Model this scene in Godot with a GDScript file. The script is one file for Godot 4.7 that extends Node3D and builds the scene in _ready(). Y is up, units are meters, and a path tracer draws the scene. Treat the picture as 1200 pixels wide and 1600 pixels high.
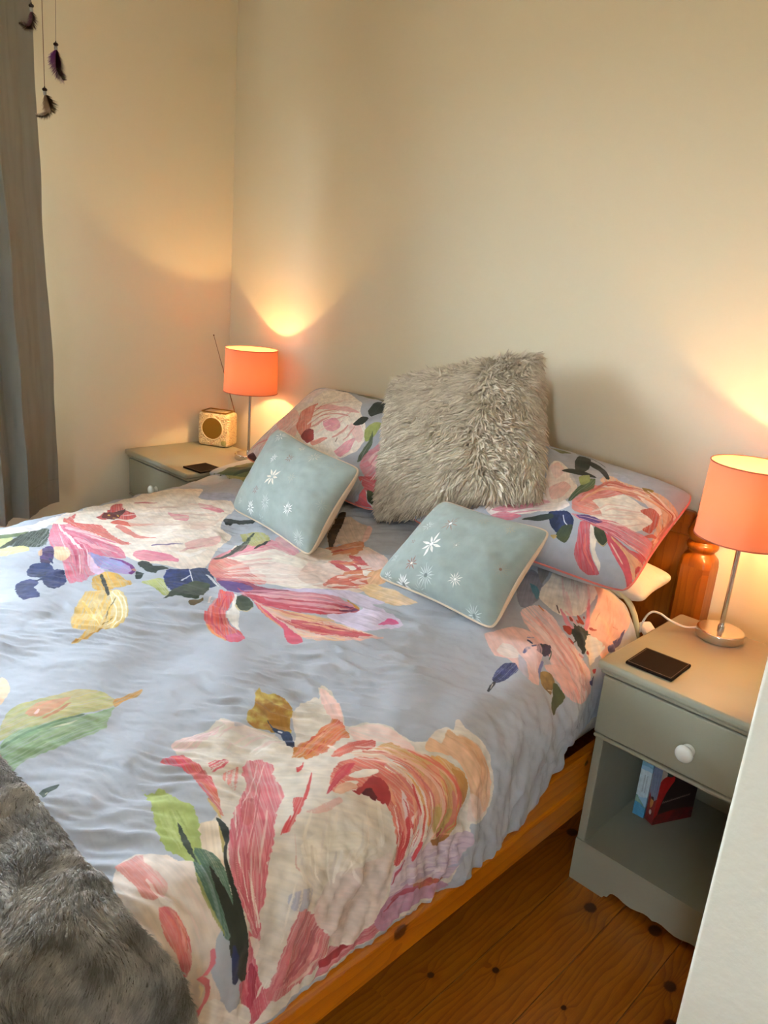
extends Node3D
# A bedroom corner: double bed with a floral duvet, two painted bedside tables, lamps, cushions.
# Camera stands at x=0, z=0; back wall at z=-2.15, left wall at x=-3.05, floor at y=0.

const BACK := -2.15
const LEFT := -3.05
const RIGHT := -0.253
const CEIL := 2.5

var rng := RandomNumberGenerator.new()
var taken := {}
var M := {}

# ---------------------------------------------------------------- helpers
func numbered(n: String) -> String:
	if not taken.has(n):
		taken[n] = 0
		return n
	taken[n] += 1
	return "%s_%03d" % [n, taken[n]]

func thing(called: String, label: String, category: String, at := Vector3.ZERO, turn := 0.0, group := "") -> Node3D:
	var o := Node3D.new()
	o.name = numbered(called)
	add_child(o)
	o.position = at
	o.rotation.y = turn
	tag(o, label, category, group)
	return o

func tag(o: Node3D, label: String, category: String, group := "") -> void:
	o.set_meta("label", label)
	o.set_meta("category", category)
	if group:
		o.set_meta("group", group)

func obj(called: String, mesh: Mesh, mat: Material, parent: Node3D = self) -> MeshInstance3D:
	var o := MeshInstance3D.new()
	o.name = numbered(called) if parent == self else called
	o.mesh = mesh
	o.material_override = mat
	parent.add_child(o, true)
	return o

func struct(called: String, mesh: Mesh, mat: Material, label := "") -> MeshInstance3D:
	var o := obj(called, mesh, mat)
	o.set_meta("kind", "structure")
	if label:
		o.set_meta("label", label)
	return o

func st_new() -> SurfaceTool:
	var st := SurfaceTool.new()
	st.begin(Mesh.PRIMITIVE_TRIANGLES)
	return st

# grid surface: f(i, j) gives points; outside is on the side of dP/di x dP/dj
func grid(st: SurfaceTool, pts: PackedVector3Array, ni: int, nj: int, uvs := PackedVector2Array(), wrap_i := false, wrap_j := false, flip := false) -> void:
	var nrm := PackedVector3Array()
	nrm.resize(pts.size())
	for i in ni:
		for j in nj:
			var i0 := (i - 1 + ni) % ni if wrap_i else maxi(i - 1, 0)
			var i1 := (i + 1) % ni if wrap_i else mini(i + 1, ni - 1)
			var j0 := (j - 1 + nj) % nj if wrap_j else maxi(j - 1, 0)
			var j1 := (j + 1) % nj if wrap_j else mini(j + 1, nj - 1)
			var n := (pts[i1 * nj + j] - pts[i0 * nj + j]).cross(pts[i * nj + j1] - pts[i * nj + j0])
			if n.length_squared() < 1e-16:
				n = Vector3.UP
			nrm[i * nj + j] = (-n if flip else n).normalized()
	var base := 0
	if st.has_meta("n"):
		base = st.get_meta("n")
	for k in pts.size():
		st.set_normal(nrm[k])
		if uvs.size():
			st.set_uv(uvs[k])
		else:
			st.set_uv(Vector2(pts[k].x, pts[k].z))
		st.add_vertex(pts[k])
	for i in (ni if wrap_i else ni - 1):
		for j in (nj if wrap_j else nj - 1):
			var a := base + i * nj + j
			var b := base + ((i + 1) % ni) * nj + j
			var c := base + ((i + 1) % ni) * nj + (j + 1) % nj
			var d := base + i * nj + (j + 1) % nj
			for k in ([a, b, c, a, c, d] if flip else [a, c, b, a, d, c]):
				st.add_index(k)
	st.set_meta("n", base + pts.size())

# box with rounded edges, indexed into the same tool
func rbox(st: SurfaceTool, c: Vector3, size: Vector3, r := 0.004, basis := Basis()) -> void:
	var h := size / 2.0
	r = minf(r, minf(h.x, minf(h.y, h.z)) * 0.98)
	for ax in 3:
		for sg in [-1.0, 1.0]:
			var u := (ax + 1) % 3
			var v := (ax + 2) % 3
			var pts := PackedVector3Array()
			var nr := PackedVector3Array()
			var uv := PackedVector2Array()
			for i in 6:
				for j in 6:
					var p := Vector3.ZERO
					p[ax] = h[ax] * sg
					p[u] = [-h[u], -h[u] + r * 0.35, -h[u] + r, h[u] - r, h[u] - r * 0.35, h[u]][i]
					p[v] = [-h[v], -h[v] + r * 0.35, -h[v] + r, h[v] - r, h[v] - r * 0.35, h[v]][j]
					var inner := p.clamp(-h + Vector3.ONE * r, h - Vector3.ONE * r)
					var d := (p - inner).normalized()
					pts.append(c + basis * (inner + d * r))
					nr.append(basis * d)
					uv.append(Vector2(p[u], p[v]))
			var base := 0
			if st.has_meta("n"):
				base = st.get_meta("n")
			for k in 36:
				st.set_normal(nr[k])
				st.set_uv(uv[k])
				st.add_vertex(pts[k])
			for i in 5:
				for j in 5:
					var a := base + i * 6 + j
					for k in ([a, a + 7, a + 6, a, a + 1, a + 7] if sg > 0.0 else [a, a + 6, a + 7, a, a + 7, a + 1]):
						st.add_index(k)
			st.set_meta("n", base + 36)

func box_mesh(c: Vector3, size: Vector3, r := 0.004) -> ArrayMesh:
	var st := st_new()
	rbox(st, c, size, r)
	return st.commit()

# profile of (radius, height), revolved about y at c
func lathe(st: SurfaceTool, c: Vector3, prof: PackedVector2Array, seg := 32) -> void:
	var pts := PackedVector3Array()
	var uv := PackedVector2Array()
	for i in prof.size():
		for j in seg + 1:
			var a := TAU * j / seg
			pts.append(c + Vector3(prof[i].x * cos(a), prof[i].y, prof[i].x * sin(a)))
			uv.append(Vector2(float(j) / seg, prof[i].y))
	grid(st, pts, prof.size(), seg + 1, uv)

func tube(st: SurfaceTool, path: PackedVector3Array, r: float, seg := 8, closed := false, taper := 1.0) -> void:
	var pts := PackedVector3Array()
	var uv := PackedVector2Array()
	var n := path.size()
	var up := Vector3.UP
	for i in n:
		var a := path[(i - 1 + n) % n] if closed else path[maxi(i - 1, 0)]
		var b := path[(i + 1) % n] if closed else path[mini(i + 1, n - 1)]
		var t := (b - a).normalized()
		if i == 0 and absf(t.dot(up)) > 0.9:
			up = Vector3.RIGHT
		var s := t.cross(up).normalized()
		var w := s.cross(t)
		up = w
		var rr := r * lerpf(1.0, taper, float(i) / maxf(n - 1, 1))
		for j in seg:
			var q := TAU * j / seg
			pts.append(path[i] + (s * cos(q) + w * sin(q)) * rr)
			uv.append(Vector2(float(i) / n, float(j) / seg))
	grid(st, pts, n, seg, uv, closed, true, true)
	if not closed:
		for e in 2:
			var cap := PackedVector3Array()
			var k := 0 if e == 0 else (n - 1) * seg
			var mid := path[0] if e == 0 else path[n - 1]
			for ring in [1.0, 0.0]:
				for j in seg:
					cap.append(mid.lerp(pts[k + j], ring))
			grid(st, cap, 2, seg, PackedVector2Array(), false, true, e == 1)

# prism: polygon in (a, b), extruded; place maps (a, b, t) to a point
func prism(st: SurfaceTool, poly: PackedVector2Array, place: Callable, t0: float, t1: float) -> void:
	if not Geometry2D.is_polygon_clockwise(poly):
		poly.reverse()
	var base := 0
	if st.has_meta("n"):
		base = st.get_meta("n")
	var x: Vector3 = (place.call(1.0, 0.0, 0.0) as Vector3) - (place.call(0.0, 0.0, 0.0) as Vector3)
	var y: Vector3 = (place.call(0.0, 1.0, 0.0) as Vector3) - (place.call(0.0, 0.0, 0.0) as Vector3)
	var z: Vector3 = (place.call(0.0, 0.0, 1.0) as Vector3) - (place.call(0.0, 0.0, 0.0) as Vector3)
	var right: bool = x.cross(y).dot(z) > 0.0
	var idx := Geometry2D.triangulate_polygon(poly)
	var count := 0
	for e in 2:
		var t := t1 if e else t0
		for p in poly:
			st.set_normal(z.normalized() * (1.0 if e else -1.0))
			st.set_uv(p)
			st.add_vertex(place.call(p.x, p.y, t))
		for k in range(0, idx.size(), 3):
			var tri := [idx[k], idx[k + 1], idx[k + 2]]
			var a := poly[tri[0]]
			var ccw: bool = (poly[tri[1]] - a).cross(poly[tri[2]] - a) > 0.0
			var outward: bool = ccw == (right == (e == 1))
			if outward:
				tri = [tri[0], tri[2], tri[1]]
			for q in tri:
				st.add_index(base + count + q)
		count += poly.size()
	var n := poly.size()
	for k in n:
		var p := poly[k]
		var q := poly[(k + 1) % n]
		var out := (x * -(q.y - p.y) + y * (q.x - p.x)).normalized()
		var quad := [[p, t0], [q, t0], [q, t1], [p, t1]]
		var along := 0.0
		for w in quad:
			st.set_normal(out)
			st.set_uv(Vector2(w[0].x + w[0].y, w[1]))
			st.add_vertex(place.call(w[0].x, w[0].y, w[1]))
		var a3: Vector3 = place.call(p.x, p.y, t0)
		var b3: Vector3 = place.call(q.x, q.y, t0)
		var d3: Vector3 = place.call(p.x, p.y, t1)
		var face := (b3 - a3).cross(d3 - a3).dot(out) > 0.0
		for f in ([0, 2, 1, 0, 3, 2] if face else [0, 1, 2, 0, 2, 3]):
			st.add_index(base + count + f)
		count += 4
	st.set_meta("n", base + count)

func mat(albedo: Color, rough := 0.6, metal := 0.0) -> StandardMaterial3D:
	var m := StandardMaterial3D.new()
	m.albedo_color = albedo
	m.roughness = rough
	m.metallic = metal
	return m

func rgb8(r: int, g: int, b: int) -> Color:
	return Color(r / 255.0, g / 255.0, b / 255.0)

func noise(sd: int, freq: float, oct := 4, ridged := false) -> FastNoiseLite:
	var n := FastNoiseLite.new()
	n.seed = sd
	n.frequency = freq
	n.noise_type = FastNoiseLite.TYPE_SIMPLEX_SMOOTH
	n.fractal_type = FastNoiseLite.FRACTAL_RIDGED if ridged else FastNoiseLite.FRACTAL_FBM
	n.fractal_octaves = oct
	return n

func noise_tex(n: FastNoiseLite, size := 512) -> NoiseTexture2D:
	var t := NoiseTexture2D.new()
	t.width = size
	t.height = size
	t.seamless = true
	t.noise = n
	return t

func bump(m: StandardMaterial3D, t: Texture2D, cm: float, scale := 1.0, tri := true) -> StandardMaterial3D:
	m.heightmap_enabled = true
	m.heightmap_texture = t
	m.heightmap_scale = cm
	if tri:
		m.uv1_triplanar = true
		m.uv1_world_triplanar = true
		m.uv1_scale = Vector3.ONE * scale
	return m

func smooth(a: float, b: float, x: float) -> float:
	return smoothstep(a, b, x)

# ---------------------------------------------------------------- painted prints
# a small brush painter: closed shapes with smooth outlines, filled with streaky, mottled colour on a cloth canvas
var cv := PackedFloat32Array()
var cw := 0
var ch := 0
var pn_a: FastNoiseLite
var pn_b: FastNoiseLite

func canvas(w: int, h: int, c: Color) -> void:
	cw = w
	ch = h
	cv = PackedFloat32Array()
	cv.resize(w * h * 3)
	for k in w * h:
		cv[k * 3] = c.r
		cv[k * 3 + 1] = c.g
		cv[k * 3 + 2] = c.b
	pn_a = noise(200, 1.0, 3)
	pn_b = noise(201, 1.0, 2)

func canvas_texture() -> ImageTexture:
	var data := PackedByteArray()
	data.resize(cw * ch * 3)
	for k in cw * ch * 3:
		data[k] = int(clampf(cv[k], 0.0, 1.0) * 255.0)
	return ImageTexture.create_from_image(Image.create_from_data(cw, ch, false, Image.FORMAT_RGB8, data))

func outline(p: Array, rag: float) -> PackedVector2Array:
	var n := p.size() / 2
	var out := PackedVector2Array()
	for i in n:
		var a := Vector2(p[((i - 1 + n) % n) * 2], p[((i - 1 + n) % n) * 2 + 1])
		var b := Vector2(p[i * 2], p[i * 2 + 1])
		var c := Vector2(p[((i + 1) % n) * 2], p[((i + 1) % n) * 2 + 1])
		var d := Vector2(p[((i + 2) % n) * 2], p[((i + 2) % n) * 2 + 1])
		var steps := clampi(int(b.distance_to(c) / 3.0), 2, 24)
		for k in steps:
			var t := float(k) / steps
			var q := b.cubic_interpolate(c, a, d, t)
			# keep small shapes from overshooting
			q = q.lerp(b.lerp(c, t), 0.35)
			if rag > 0.0:
				q += Vector2(pn_b.get_noise_2d(q.x * 0.11, q.y * 0.11), pn_b.get_noise_2d(q.x * 0.11 + 70.0, q.y * 0.11)) * rag
			out.append(q)
	return out

# o: angle of the brush in degrees, mottle, streak, opacity, dryness, raggedness
func F(p: Array, c0: String, c1: String, o: Array) -> void:
	var poly := outline(p, o[5])
	var ca := Color(c0)
	var cb := Color(c1)
	var lo := poly[0]
	var hi := poly[0]
	for q in poly:
		lo = lo.min(q)
		hi = hi.max(q)
	var ang: float = deg_to_rad(o[0])
	var dx := cos(ang)
	var dy := sin(ang)
	var mottle: float = o[1]
	var streak: float = o[2]
	var op: float = o[3]
	var dry: float = o[4]
	var span := maxf(absf((hi.x - lo.x) * dx) + absf((hi.y - lo.y) * dy), 1.0)
	var mid := (lo + hi) / 2.0
	var n := poly.size()
	var big := (hi - lo).length() > 90.0
	for y in range(maxi(int(lo.y), 0), mini(int(hi.y) + 1, ch)):
		var yy := y + 0.5
		var xs := PackedFloat32Array()
		for i in n:
			var a := poly[i]
			var b := poly[(i + 1) % n]
			if (a.y <= yy) != (b.y <= yy):
				xs.append(a.x + (yy - a.y) / (b.y - a.y) * (b.x - a.x))
		xs.sort()
		for s in range(0, xs.size() - 1, 2):
			var xa := xs[s]
			var xb := xs[s + 1]
			for x in range(maxi(int(xa), 0), mini(int(xb) + 1, cw)):
				var cover := minf(1.0, minf(x + 1.0 - xa, xb - x))
				if cover <= 0.0:
					continue
				var rx := x - mid.x
				var ry := y - mid.y
				var along := rx * dx + ry * dy
				var cross := ry * dx - rx * dy
				var t := 0.5 + along / span * 0.7
				var st := 0.0
				if streak > 0.0 or dry > 0.0:
					st = pn_b.get_noise_2d(along * 0.006 + 31.0, cross * 0.16 + mid.x)
					t += streak * st
				if mottle > 0.0:
					t += mottle * (pn_a.get_noise_2d(x * 0.014, y * 0.014 + mid.x) + 0.5 * pn_a.get_noise_2d(x * 0.06 + mid.y, y * 0.06))
				t = clampf(t, 0.0, 1.0)
				var k := op * cover
				if streak >= 0.5:
					# bristle marks: the ground shows faintly through
					var br := pn_b.get_noise_2d(along * 0.004 + 77.0, cross * 0.42 + mid.y)
					k *= clampf(0.86 + 0.55 * br + 0.25 * st, 0.35, 1.0)
				if dry > 0.0:
					k *= smoothstep(dry - 0.25, dry + 0.15, 0.5 + 0.55 * st + 0.3 * pn_a.get_noise_2d(x * 0.25, y * 0.25))
				# pigment settles unevenly and thins out here and there
				var lum := 1.0 + 0.07 * pn_b.get_noise_2d(x * 0.03 + 9.0, y * 0.03 + mid.y) + 0.05 * st
				if big:
					lum += 0.025 * pn_b.get_noise_2d(along * 0.012 + mid.y, cross * 0.07)
				var w := (y * cw + x) * 3
				cv[w] += ((ca.r + (cb.r - ca.r) * t) * lum - cv[w]) * k
				cv[w + 1] += ((ca.g + (cb.g - ca.g) * t) * lum - cv[w + 1]) * k
				cv[w + 2] += ((ca.b + (cb.b - ca.b) * t) * lum - cv[w + 2]) * k

# a brush stroke along a path; half widths at the ends and the middle
func S(p: Array, w0: float, w1: float, w2: float, c0: String, op := 0.9) -> void:
	var n := p.size() / 2
	var left := []
	var right := []
	for i in n:
		var q := Vector2(p[i * 2], p[i * 2 + 1])
		var a := Vector2(p[maxi(i - 1, 0) * 2], p[maxi(i - 1, 0) * 2 + 1])
		var b := Vector2(p[mini(i + 1, n - 1) * 2], p[mini(i + 1, n - 1) * 2 + 1])
		var d := (b - a).normalized()
		var t := float(i) / maxf(n - 1, 1)
		var w := lerpf(w0, w1, t * 2.0) if t < 0.5 else lerpf(w1, w2, t * 2.0 - 1.0)
		var o := Vector2(-d.y, d.x) * maxf(w, 0.4)
		left.append_array([q.x + o.x, q.y + o.y])
		right = [q.x - o.x, q.y - o.y] + right
	F(left + right, c0, c0, [0, 0.0, 0.0, op, 0.0, 0.6])

func grade(amount: float, freq: float) -> void:
	# faint unevenness of the dyed cloth
	for y in ch:
		for x in cw:
			var v := 1.0 + amount * pn_a.get_noise_2d(x * freq, y * freq)
			var w := (y * cw + x) * 3
			cv[w] *= v
			cv[w + 1] *= v
			cv[w + 2] *= v

# an embroidered star: thin petals round a centre; full petals or outlined ones
func star(x: float, y: float, r: float, rays: int, c: String, wide := 0.13, turn := 0.2, op := 0.9, dot := "") -> void:
	r *= 1.2
	wide *= 0.72
	for k in rays:
		var a := TAU * k / rays + turn
		var l := r * (1.0 if k % 2 == 0 else 0.78)
		var d := Vector2(cos(a), sin(a))
		var n := Vector2(-d.y, d.x) * r * wide
		var o := Vector2(x, y)
		var p0 := o + d * l * 0.16
		var p1 := o + d * l * 0.55 + n
		var p2 := o + d * l
		var p3 := o + d * l * 0.55 - n
		F([p0.x, p0.y, p1.x, p1.y, p2.x, p2.y, p3.x, p3.y], c, c, [0, 0.0, 0.0, op, 0.0, 0.3])
	if dot:
		var ring := []
		for k in 8:
			ring.append_array([x + cos(TAU * k / 8.0) * r * 0.17, y + sin(TAU * k / 8.0) * r * 0.17])
		F(ring, dot, dot, [0, 0.0, 0.0, 1.0, 0.0, 0.0])

func strokes_duvet() -> void:
	F([1652,817,1738,658,1729,546,1702,419,1590,334,1539,395,1482,384,1436,347,1386,378,1362,439,1317,488,1258,497,1218,573,1160,637,1137,670,1159,699,1197,721,1232,744,1268,760,1318,760,1410,751,1532,757,1610,770,1643,797], "ece2d2", "e4d3c2", [163, 0.6, 0.25, 1, 0, 1.28])
	F([1667,905,1669,809,1700,711,1638,799,1624,861,1613,926], "e9e5de", "ddd8d8", [108, 0.3, 0.25, 1, 0, 1.28])
	F([1635,788,1566,829,1467,863,1398,874,1338,894,1261,922,1240,918,1241,896,1267,870,1282,845,1343,798,1430,789,1522,778,1623,772], "d9828f", "cf6f82", [163, 0.7, 0.7, 1, 0, 1.28])
	F([1623,777,1616,750,1552,747,1472,753,1409,744,1353,746,1299,767,1318,783,1367,805,1397,824,1491,805,1571,791], "dc8592", "c9677c", [178, 0.5, 0.6, 1, 0, 1.28])
	S([1623,777,1511,799,1443,812,1387,817], 1.9, 3.8, 1.9, "f0e2dc", 0.92)
	F([1645,757,1669,729,1689,702,1625,737,1600,724,1565,698,1491,710,1435,713,1386,706,1394,727,1438,737,1492,743,1567,748,1611,752], "c8453f", "d0685c", [-178, 0.3, 0.6, 0.9, 0, 3.2])
	F([1675,611,1704,590,1702,562,1648,586,1591,584,1559,599,1555,623,1586,643,1593,675,1619,680,1629,656], "a8343a", "c85048", [153, 0.3, 0.7, 1, 0, 2.4])
	F([1613,668,1646,633,1635,617,1643,581,1598,618,1578,650,1599,663], "4a2420", "6e2a28", [127, 0.3, 0.25, 1, 0, 3.2])
	S([1561,660,1511,638,1491,585], 15.3, 12.8, 3.1, "cf5a4a", 0.92)
	S([1519,669,1432,664,1387,642], 8.4, 8.4, 2.1, "d27468", 0.8)
	S([1612,649,1614,644], 3.1, 3.1, 3.1, "d8b04a", 0.92)
	S([1599,630,1599,627], 4.9, 4.9, 4.9, "d8b04a", 0.92)
	S([1587,646,1592,640], 3.8, 3.8, 3.8, "c89a40", 0.92)
	F([1329,729,1319,710,1285,696,1253,682,1220,679,1206,689,1228,705,1242,738,1278,749,1305,746], "da8490", "d0768a", [-157, 0.5, 0.5, 1, 0, 1.28])
	F([1532,515,1493,502,1460,491,1437,515,1477,531], "dd949a", "d98a90", [-177, 0.5, 0.25, 0.8, 0, 1.28])
	F([1511,417,1456,411,1403,404,1400,419,1421,427,1469,438], "dd8f98", "d6828c", [-176, 0.3, 0.25, 0.9, 0, 1.28])
	F([1294,614,1287,563,1272,524,1247,549,1247,590,1250,633], "dfa39f", "e0b0a4", [91, 0.5, 0.25, 0.7, 0, 1.28])
	F([1488,558,1422,508,1382,446,1378,425,1345,500,1387,553], "d8b7a0", "e4cdb8", [50, 0.6, 0.25, 0.5, 0, 1.28])
	F([1555,623,1517,550,1381,538,1384,630,1447,656], "e8d2bc", "f0e6da", [-175, 0.7, 0.25, 0.6, 0, 1.28])
	S([1333,681,1307,655,1290,625], 3.1, 3.8, 1.5, "6a5a78", 0.8)
	S([1672,538,1652,518,1615,497], 3.1, 4.1, 1.5, "c06a70", 0.8)
	S([1573,513,1551,495,1531,479], 2.5, 2.9, 1.2, "8a6a60", 0.8)
	S([1250,655,1258,619,1259,582], 3.6, 4.5, 1.8, "c88a8a", 0.8)
	F([1387,817,1351,821,1310,830,1253,835,1274,852,1308,851], "e3c3c8", "cdb0cc", [167, 0.4, 0.25, 1, 0, 1.28])
	F([1382,816,1365,806,1324,788,1282,779,1245,780,1224,790,1228,808,1259,822,1291,828,1326,828], "7d92c6", "a585b4", [-173, 0.4, 0.5, 1, 0, 1.28])
	S([1327,791,1288,780,1251,780,1227,787,1224,798], 2.0, 3.7, 5.0, "6e2f72", 0.92)
	F([1564,923,1620,870,1628,835,1625,804,1566,829,1511,865,1522,895,1535,919], "4c5646", "2f3a30", [140, 0.6, 0.6, 1, 0, 3.2])
	F([1599,931,1594,903,1555,926,1534,956], "c9cb92", "b8bc80", [149, 0.3, 0.25, 1, 0, 1.28])
	F([1534,956,1543,909,1522,895,1470,920,1466,961,1461,983], "cfc98a", "d6cf9c", [140, 0.3, 0.25, 1, 0, 1.28])
	F([1622,922,1619,886,1630,850,1599,894,1599,931], "8b9a6a", "5d7050", [107, 0.3, 0.25, 1, 0, 1.28])
	S([1540,954,1564,924,1585,895], 3.7, 7.5, 3.7, "3a4234", 0.92)
	F([1486,851,1451,833,1384,858,1385,884,1410,884], "e6bd94", "e8c8a4", [160, 0.3, 0.25, 1, 0, 1.28])
	F([1460,894,1502,866,1488,852,1406,886,1373,910,1391,923], "5a4678", "3a2c48", [156, 0.7, 0.25, 1, 0, 1.28])
	F([1465,896,1483,880,1425,905,1427,912], "e0a878", "e0b890", [155, 0.3, 0.25, 0.8, 0, 1.28])
	F([1366,963,1390,942,1387,922,1371,910,1342,915,1316,932,1303,957,1310,969,1326,977], "34406c", "1d2440", [153, 0.9, 0.25, 1, 0, 2.4])
	F([1294,961,1322,941,1333,922,1336,909,1311,906,1262,923,1240,941,1224,966,1245,974], "38406e", "20264a", [156, 0.9, 0.25, 1, 0, 2.4])
	F([1278,1023,1300,1006,1307,983,1290,973,1263,982,1249,996,1214,1000,1203,1007,1202,1027,1203,1037,1231,1036], "3c4470", "262c50", [159, 0.9, 0.25, 1, 0, 2.4])
	S([1288,976,1296,963,1300,953], 3.6, 3.6, 3.6, "28304e", 0.92)
	S([1399,898,1370,905], 3.4, 3.4, 1.7, "2c3a60", 0.92)
	F([1248,873,1265,856,1266,841,1264,827,1234,820,1208,819,1161,825,1157,846,1161,866,1156,882,1177,900,1198,898], "d4a848", "c8963a", [163, 0.6, 0.5, 1, 0, 1.6])
	F([1181,912,1156,882,1149,865,1115,870,1066,888,1032,906,1002,930,986,951,989,966,996,984,986,1007,982,1027,985,1041,993,1030,1002,1011,1012,999,1021,1014,1043,1014,1078,1000,1115,975,1151,947], "e3c47e", "d2a44a", [142, 0.8, 0.6, 1, 0, 1.6])
	F([1146,887,1145,866,1088,882,1046,899,1002,931,989,953,989,966,1020,942,1086,910], "efe2b4", "dcc47c", [152, 0.3, 0.9, 0.8, 0, 1.28])
	S([1141,882,1075,897,1013,930,991,960], 1.2, 1.4, 0.6, "f6f0d8", 0.92)
	S([1124,896,1066,913,1010,945,1005,963], 0.8, 1.3, 0.7, "f4ecd0", 0.92)
	S([1136,872,1069,891,1009,924], 0.7, 1.2, 0.6, "f6f0d8", 0.92)
	S([1105,895,1074,925,1029,953], 0.9, 1.5, 0.7, "4a4020", 0.8)
	S([1020,944,1014,958,1013,969], 1.2, 1.8, 0.9, "6a5620", 0.8)
	F([1261,849,1259,843,1201,864,1136,891,1127,900,1197,874], "3a3a30", "2a2a22", [159, 0.3, 0.25, 1, 0, 1.28])
	S([989,1038,989,1012,996,984,991,965], 2.4, 2.4, 0.8, "a87424", 0.8)
	F([1160,807,1163,768,1139,762,1081,791,1049,798,1061,812,1088,811,1124,806], "b9bc72", "9aa258", [166, 0.3, 0.6, 1, 0, 1.6])
	F([1252,764,1258,749,1242,743,1214,746,1202,729,1183,726,1192,749,1185,758,1204,767,1231,768], "2a322e", "3a443c", [-167, 0.3, 0.25, 1, 0, 1.6])
	F([1222,784,1201,777,1186,793,1194,801], "2d3a38", "35403c", [153, 0.3, 0.25, 1, 0, 1.28])
	S([1237,785,1225,784], 4.6, 6.9, 2.3, "c8906e", 0.7)
	F([1157,754,1181,730,1166,702,1150,688,1113,705,1080,735,1075,759,1070,788,1112,778], "2c3c78", "1c2648", [145, 0.9, 0.25, 1, 0, 2.4])
	F([1153,689,1138,659,1081,675,1048,688,1057,708,1083,715,1108,714], "2a3550", "3a4a70", [166, 0.6, 0.25, 1, 0, 2.4])
	F([1070,788,1099,720,1068,696,1033,728,1013,760,1026,775,1046,792,1050,819,1057,805], "44503e", "2c362c", [104, 0.8, 0.25, 1, 0, 2.4])
	F([1013,782,1007,752,992,771,1000,787], "6a5628", "4a3a1c", [92, 0.3, 0.25, 1, 0, 1.6])
	S([1154,692,1123,707,1098,719], 1.3, 1.4, 0.9, "dfe0e4", 0.92)
	S([1115,736,1123,718,1128,705], 2.2, 2.5, 1.2, "cfd2dc", 0.92)
	S([1108,678,1081,680,1044,690], 2.3, 3.2, 1.6, "d8dbe0", 0.92)
	F([1556,359,1464,318,1420,338,1497,378,1539,390], "a9adbd", "a9adbd", [-158, 0.3, 0.25, 1, 0, 1.28])
	F([1144,646,1170,615,1191,564,1202,504,1160,448,1105,440,1032,454,961,456,898,439,876,475,884,506,866,537,893,569,932,591,976,608,1032,635,1086,664], "efe7da", "e8dccb", [-168, 0.6, 0.25, 1, 0, 1.28])
	F([1177,619,1192,569,1189,526,1169,488,1153,443,1098,448,1032,462,1059,475,1103,479,1124,527,1147,558,1165,592,1143,639], "df96a0", "d27a88", [59, 0.3, 0.7, 1, 0, 2.4])
	F([1136,655,1171,623,1176,593,1119,579,1053,584,1012,589,981,613,1002,631,1043,644,1070,666,1093,671], "e38f80", "d47a78", [-179, 0.5, 0.7, 1, 0, 1.6])
	F([1088,576,1070,532,1017,516,962,503,918,492,891,532,916,567,952,592,994,603,1037,605], "e9cfc4", "f0e2d6", [-165, 0.6, 0.25, 0.8, 0, 1.28])
	F([1255,469,1233,441,1190,432,1154,450,1139,492,1157,510,1187,506], "bcb878", "a8a868", [155, 0.3, 0.6, 1, 0, 1.28])
	F([1178,615,1176,584,1194,532,1222,463,1222,441,1205,474,1170,521,1170,551,1165,583,1168,608], "4e5a48", "36403a", [108, 0.3, 0.6, 1, 0, 1.6])
	F([1364,439,1344,430,1305,406,1276,384,1273,405,1302,429,1330,460], "2b302e", "363b36", [-146, 0.3, 0.25, 1, 0, 1.6])
	S([1144,514,1144,488,1154,450], 2.9, 5.4, 2.2, "2c302c", 0.92)
	F([1148,436,1130,409,1032,454,1059,475,1110,458], "dba6a4", "d8939a", [159, 0.3, 0.25, 0.8, 0, 1.28])
	F([987,642,945,615,889,572,840,542,808,534,778,533,769,534,773,549,791,588,807,626,849,658,893,672,927,679,1003,680], "dc92a0", "d07c8c", [-147, 0.4, 0.8, 1, 0, 1.28])
	F([1081,670,1056,651,1011,633,948,621,918,598,934,641,963,668,1021,675,1056,680], "b0405a", "7a3048", [-160, 0.3, 0.5, 1, 0, 1.28])
	F([1069,675,1038,655,1008,643,980,645,973,677,1014,688], "5d437c", "6a4a84", [-172, 0.5, 0.25, 1, 0, 1.28])
	F([1011,666,962,669,908,661,864,629,819,599,792,550,766,533,766,556,787,610,825,645,873,672,928,686], "cf5664", "bf3f4e", [-149, 0.3, 0.8, 1, 0, 1.6])
	F([801,561,786,540,767,534,778,548,794,566], "6c4468", "8a4868", [47, 0.3, 0.25, 1, 0, 1.28])
	S([808,527,781,532,768,533], 1.9, 2.9, 1.9, "b8843c", 0.92)
	F([930,684,885,678,846,660,801,632,741,618,699,605,660,592,649,584,671,632,697,657,736,687,781,696,817,699,867,695], "ecc3b2", "e6b0a0", [-160, 0.4, 0.6, 1, 0, 1.28])
	F([873,679,823,646,790,624,754,614,782,647,823,662], "e0bc84", "d9a870", [-151, 0.3, 0.5, 0.8, 0, 1.28])
	F([823,671,796,652,744,631,699,605,669,597,680,624,718,654,761,665,797,680], "bc3f4a", "c8545a", [-154, 0.3, 0.8, 1, 0, 4.8])
	F([789,685,739,668,692,645,701,670,749,691], "ecc89c", "e6b890", [-159, 0.3, 0.6, 1, 0.45, 1.28])
	F([923,687,883,687,848,690,822,688,795,691,767,692,744,707,740,722,755,730,786,716,812,699,838,699,871,699], "d86a80", "cf5068", [170, 0.3, 0.4, 1, 0, 1.28])
	S([909,688,864,697,817,699], 0.8, 2.0, 0.8, "e0a070", 0.8)
	F([987,690,957,702,943,715,921,724,897,742,875,759,854,769,889,765,912,761,933,746,951,721], "efeae2", "e6dfd6", [146, 0.3, 0.25, 1, 0, 1.28])
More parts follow.
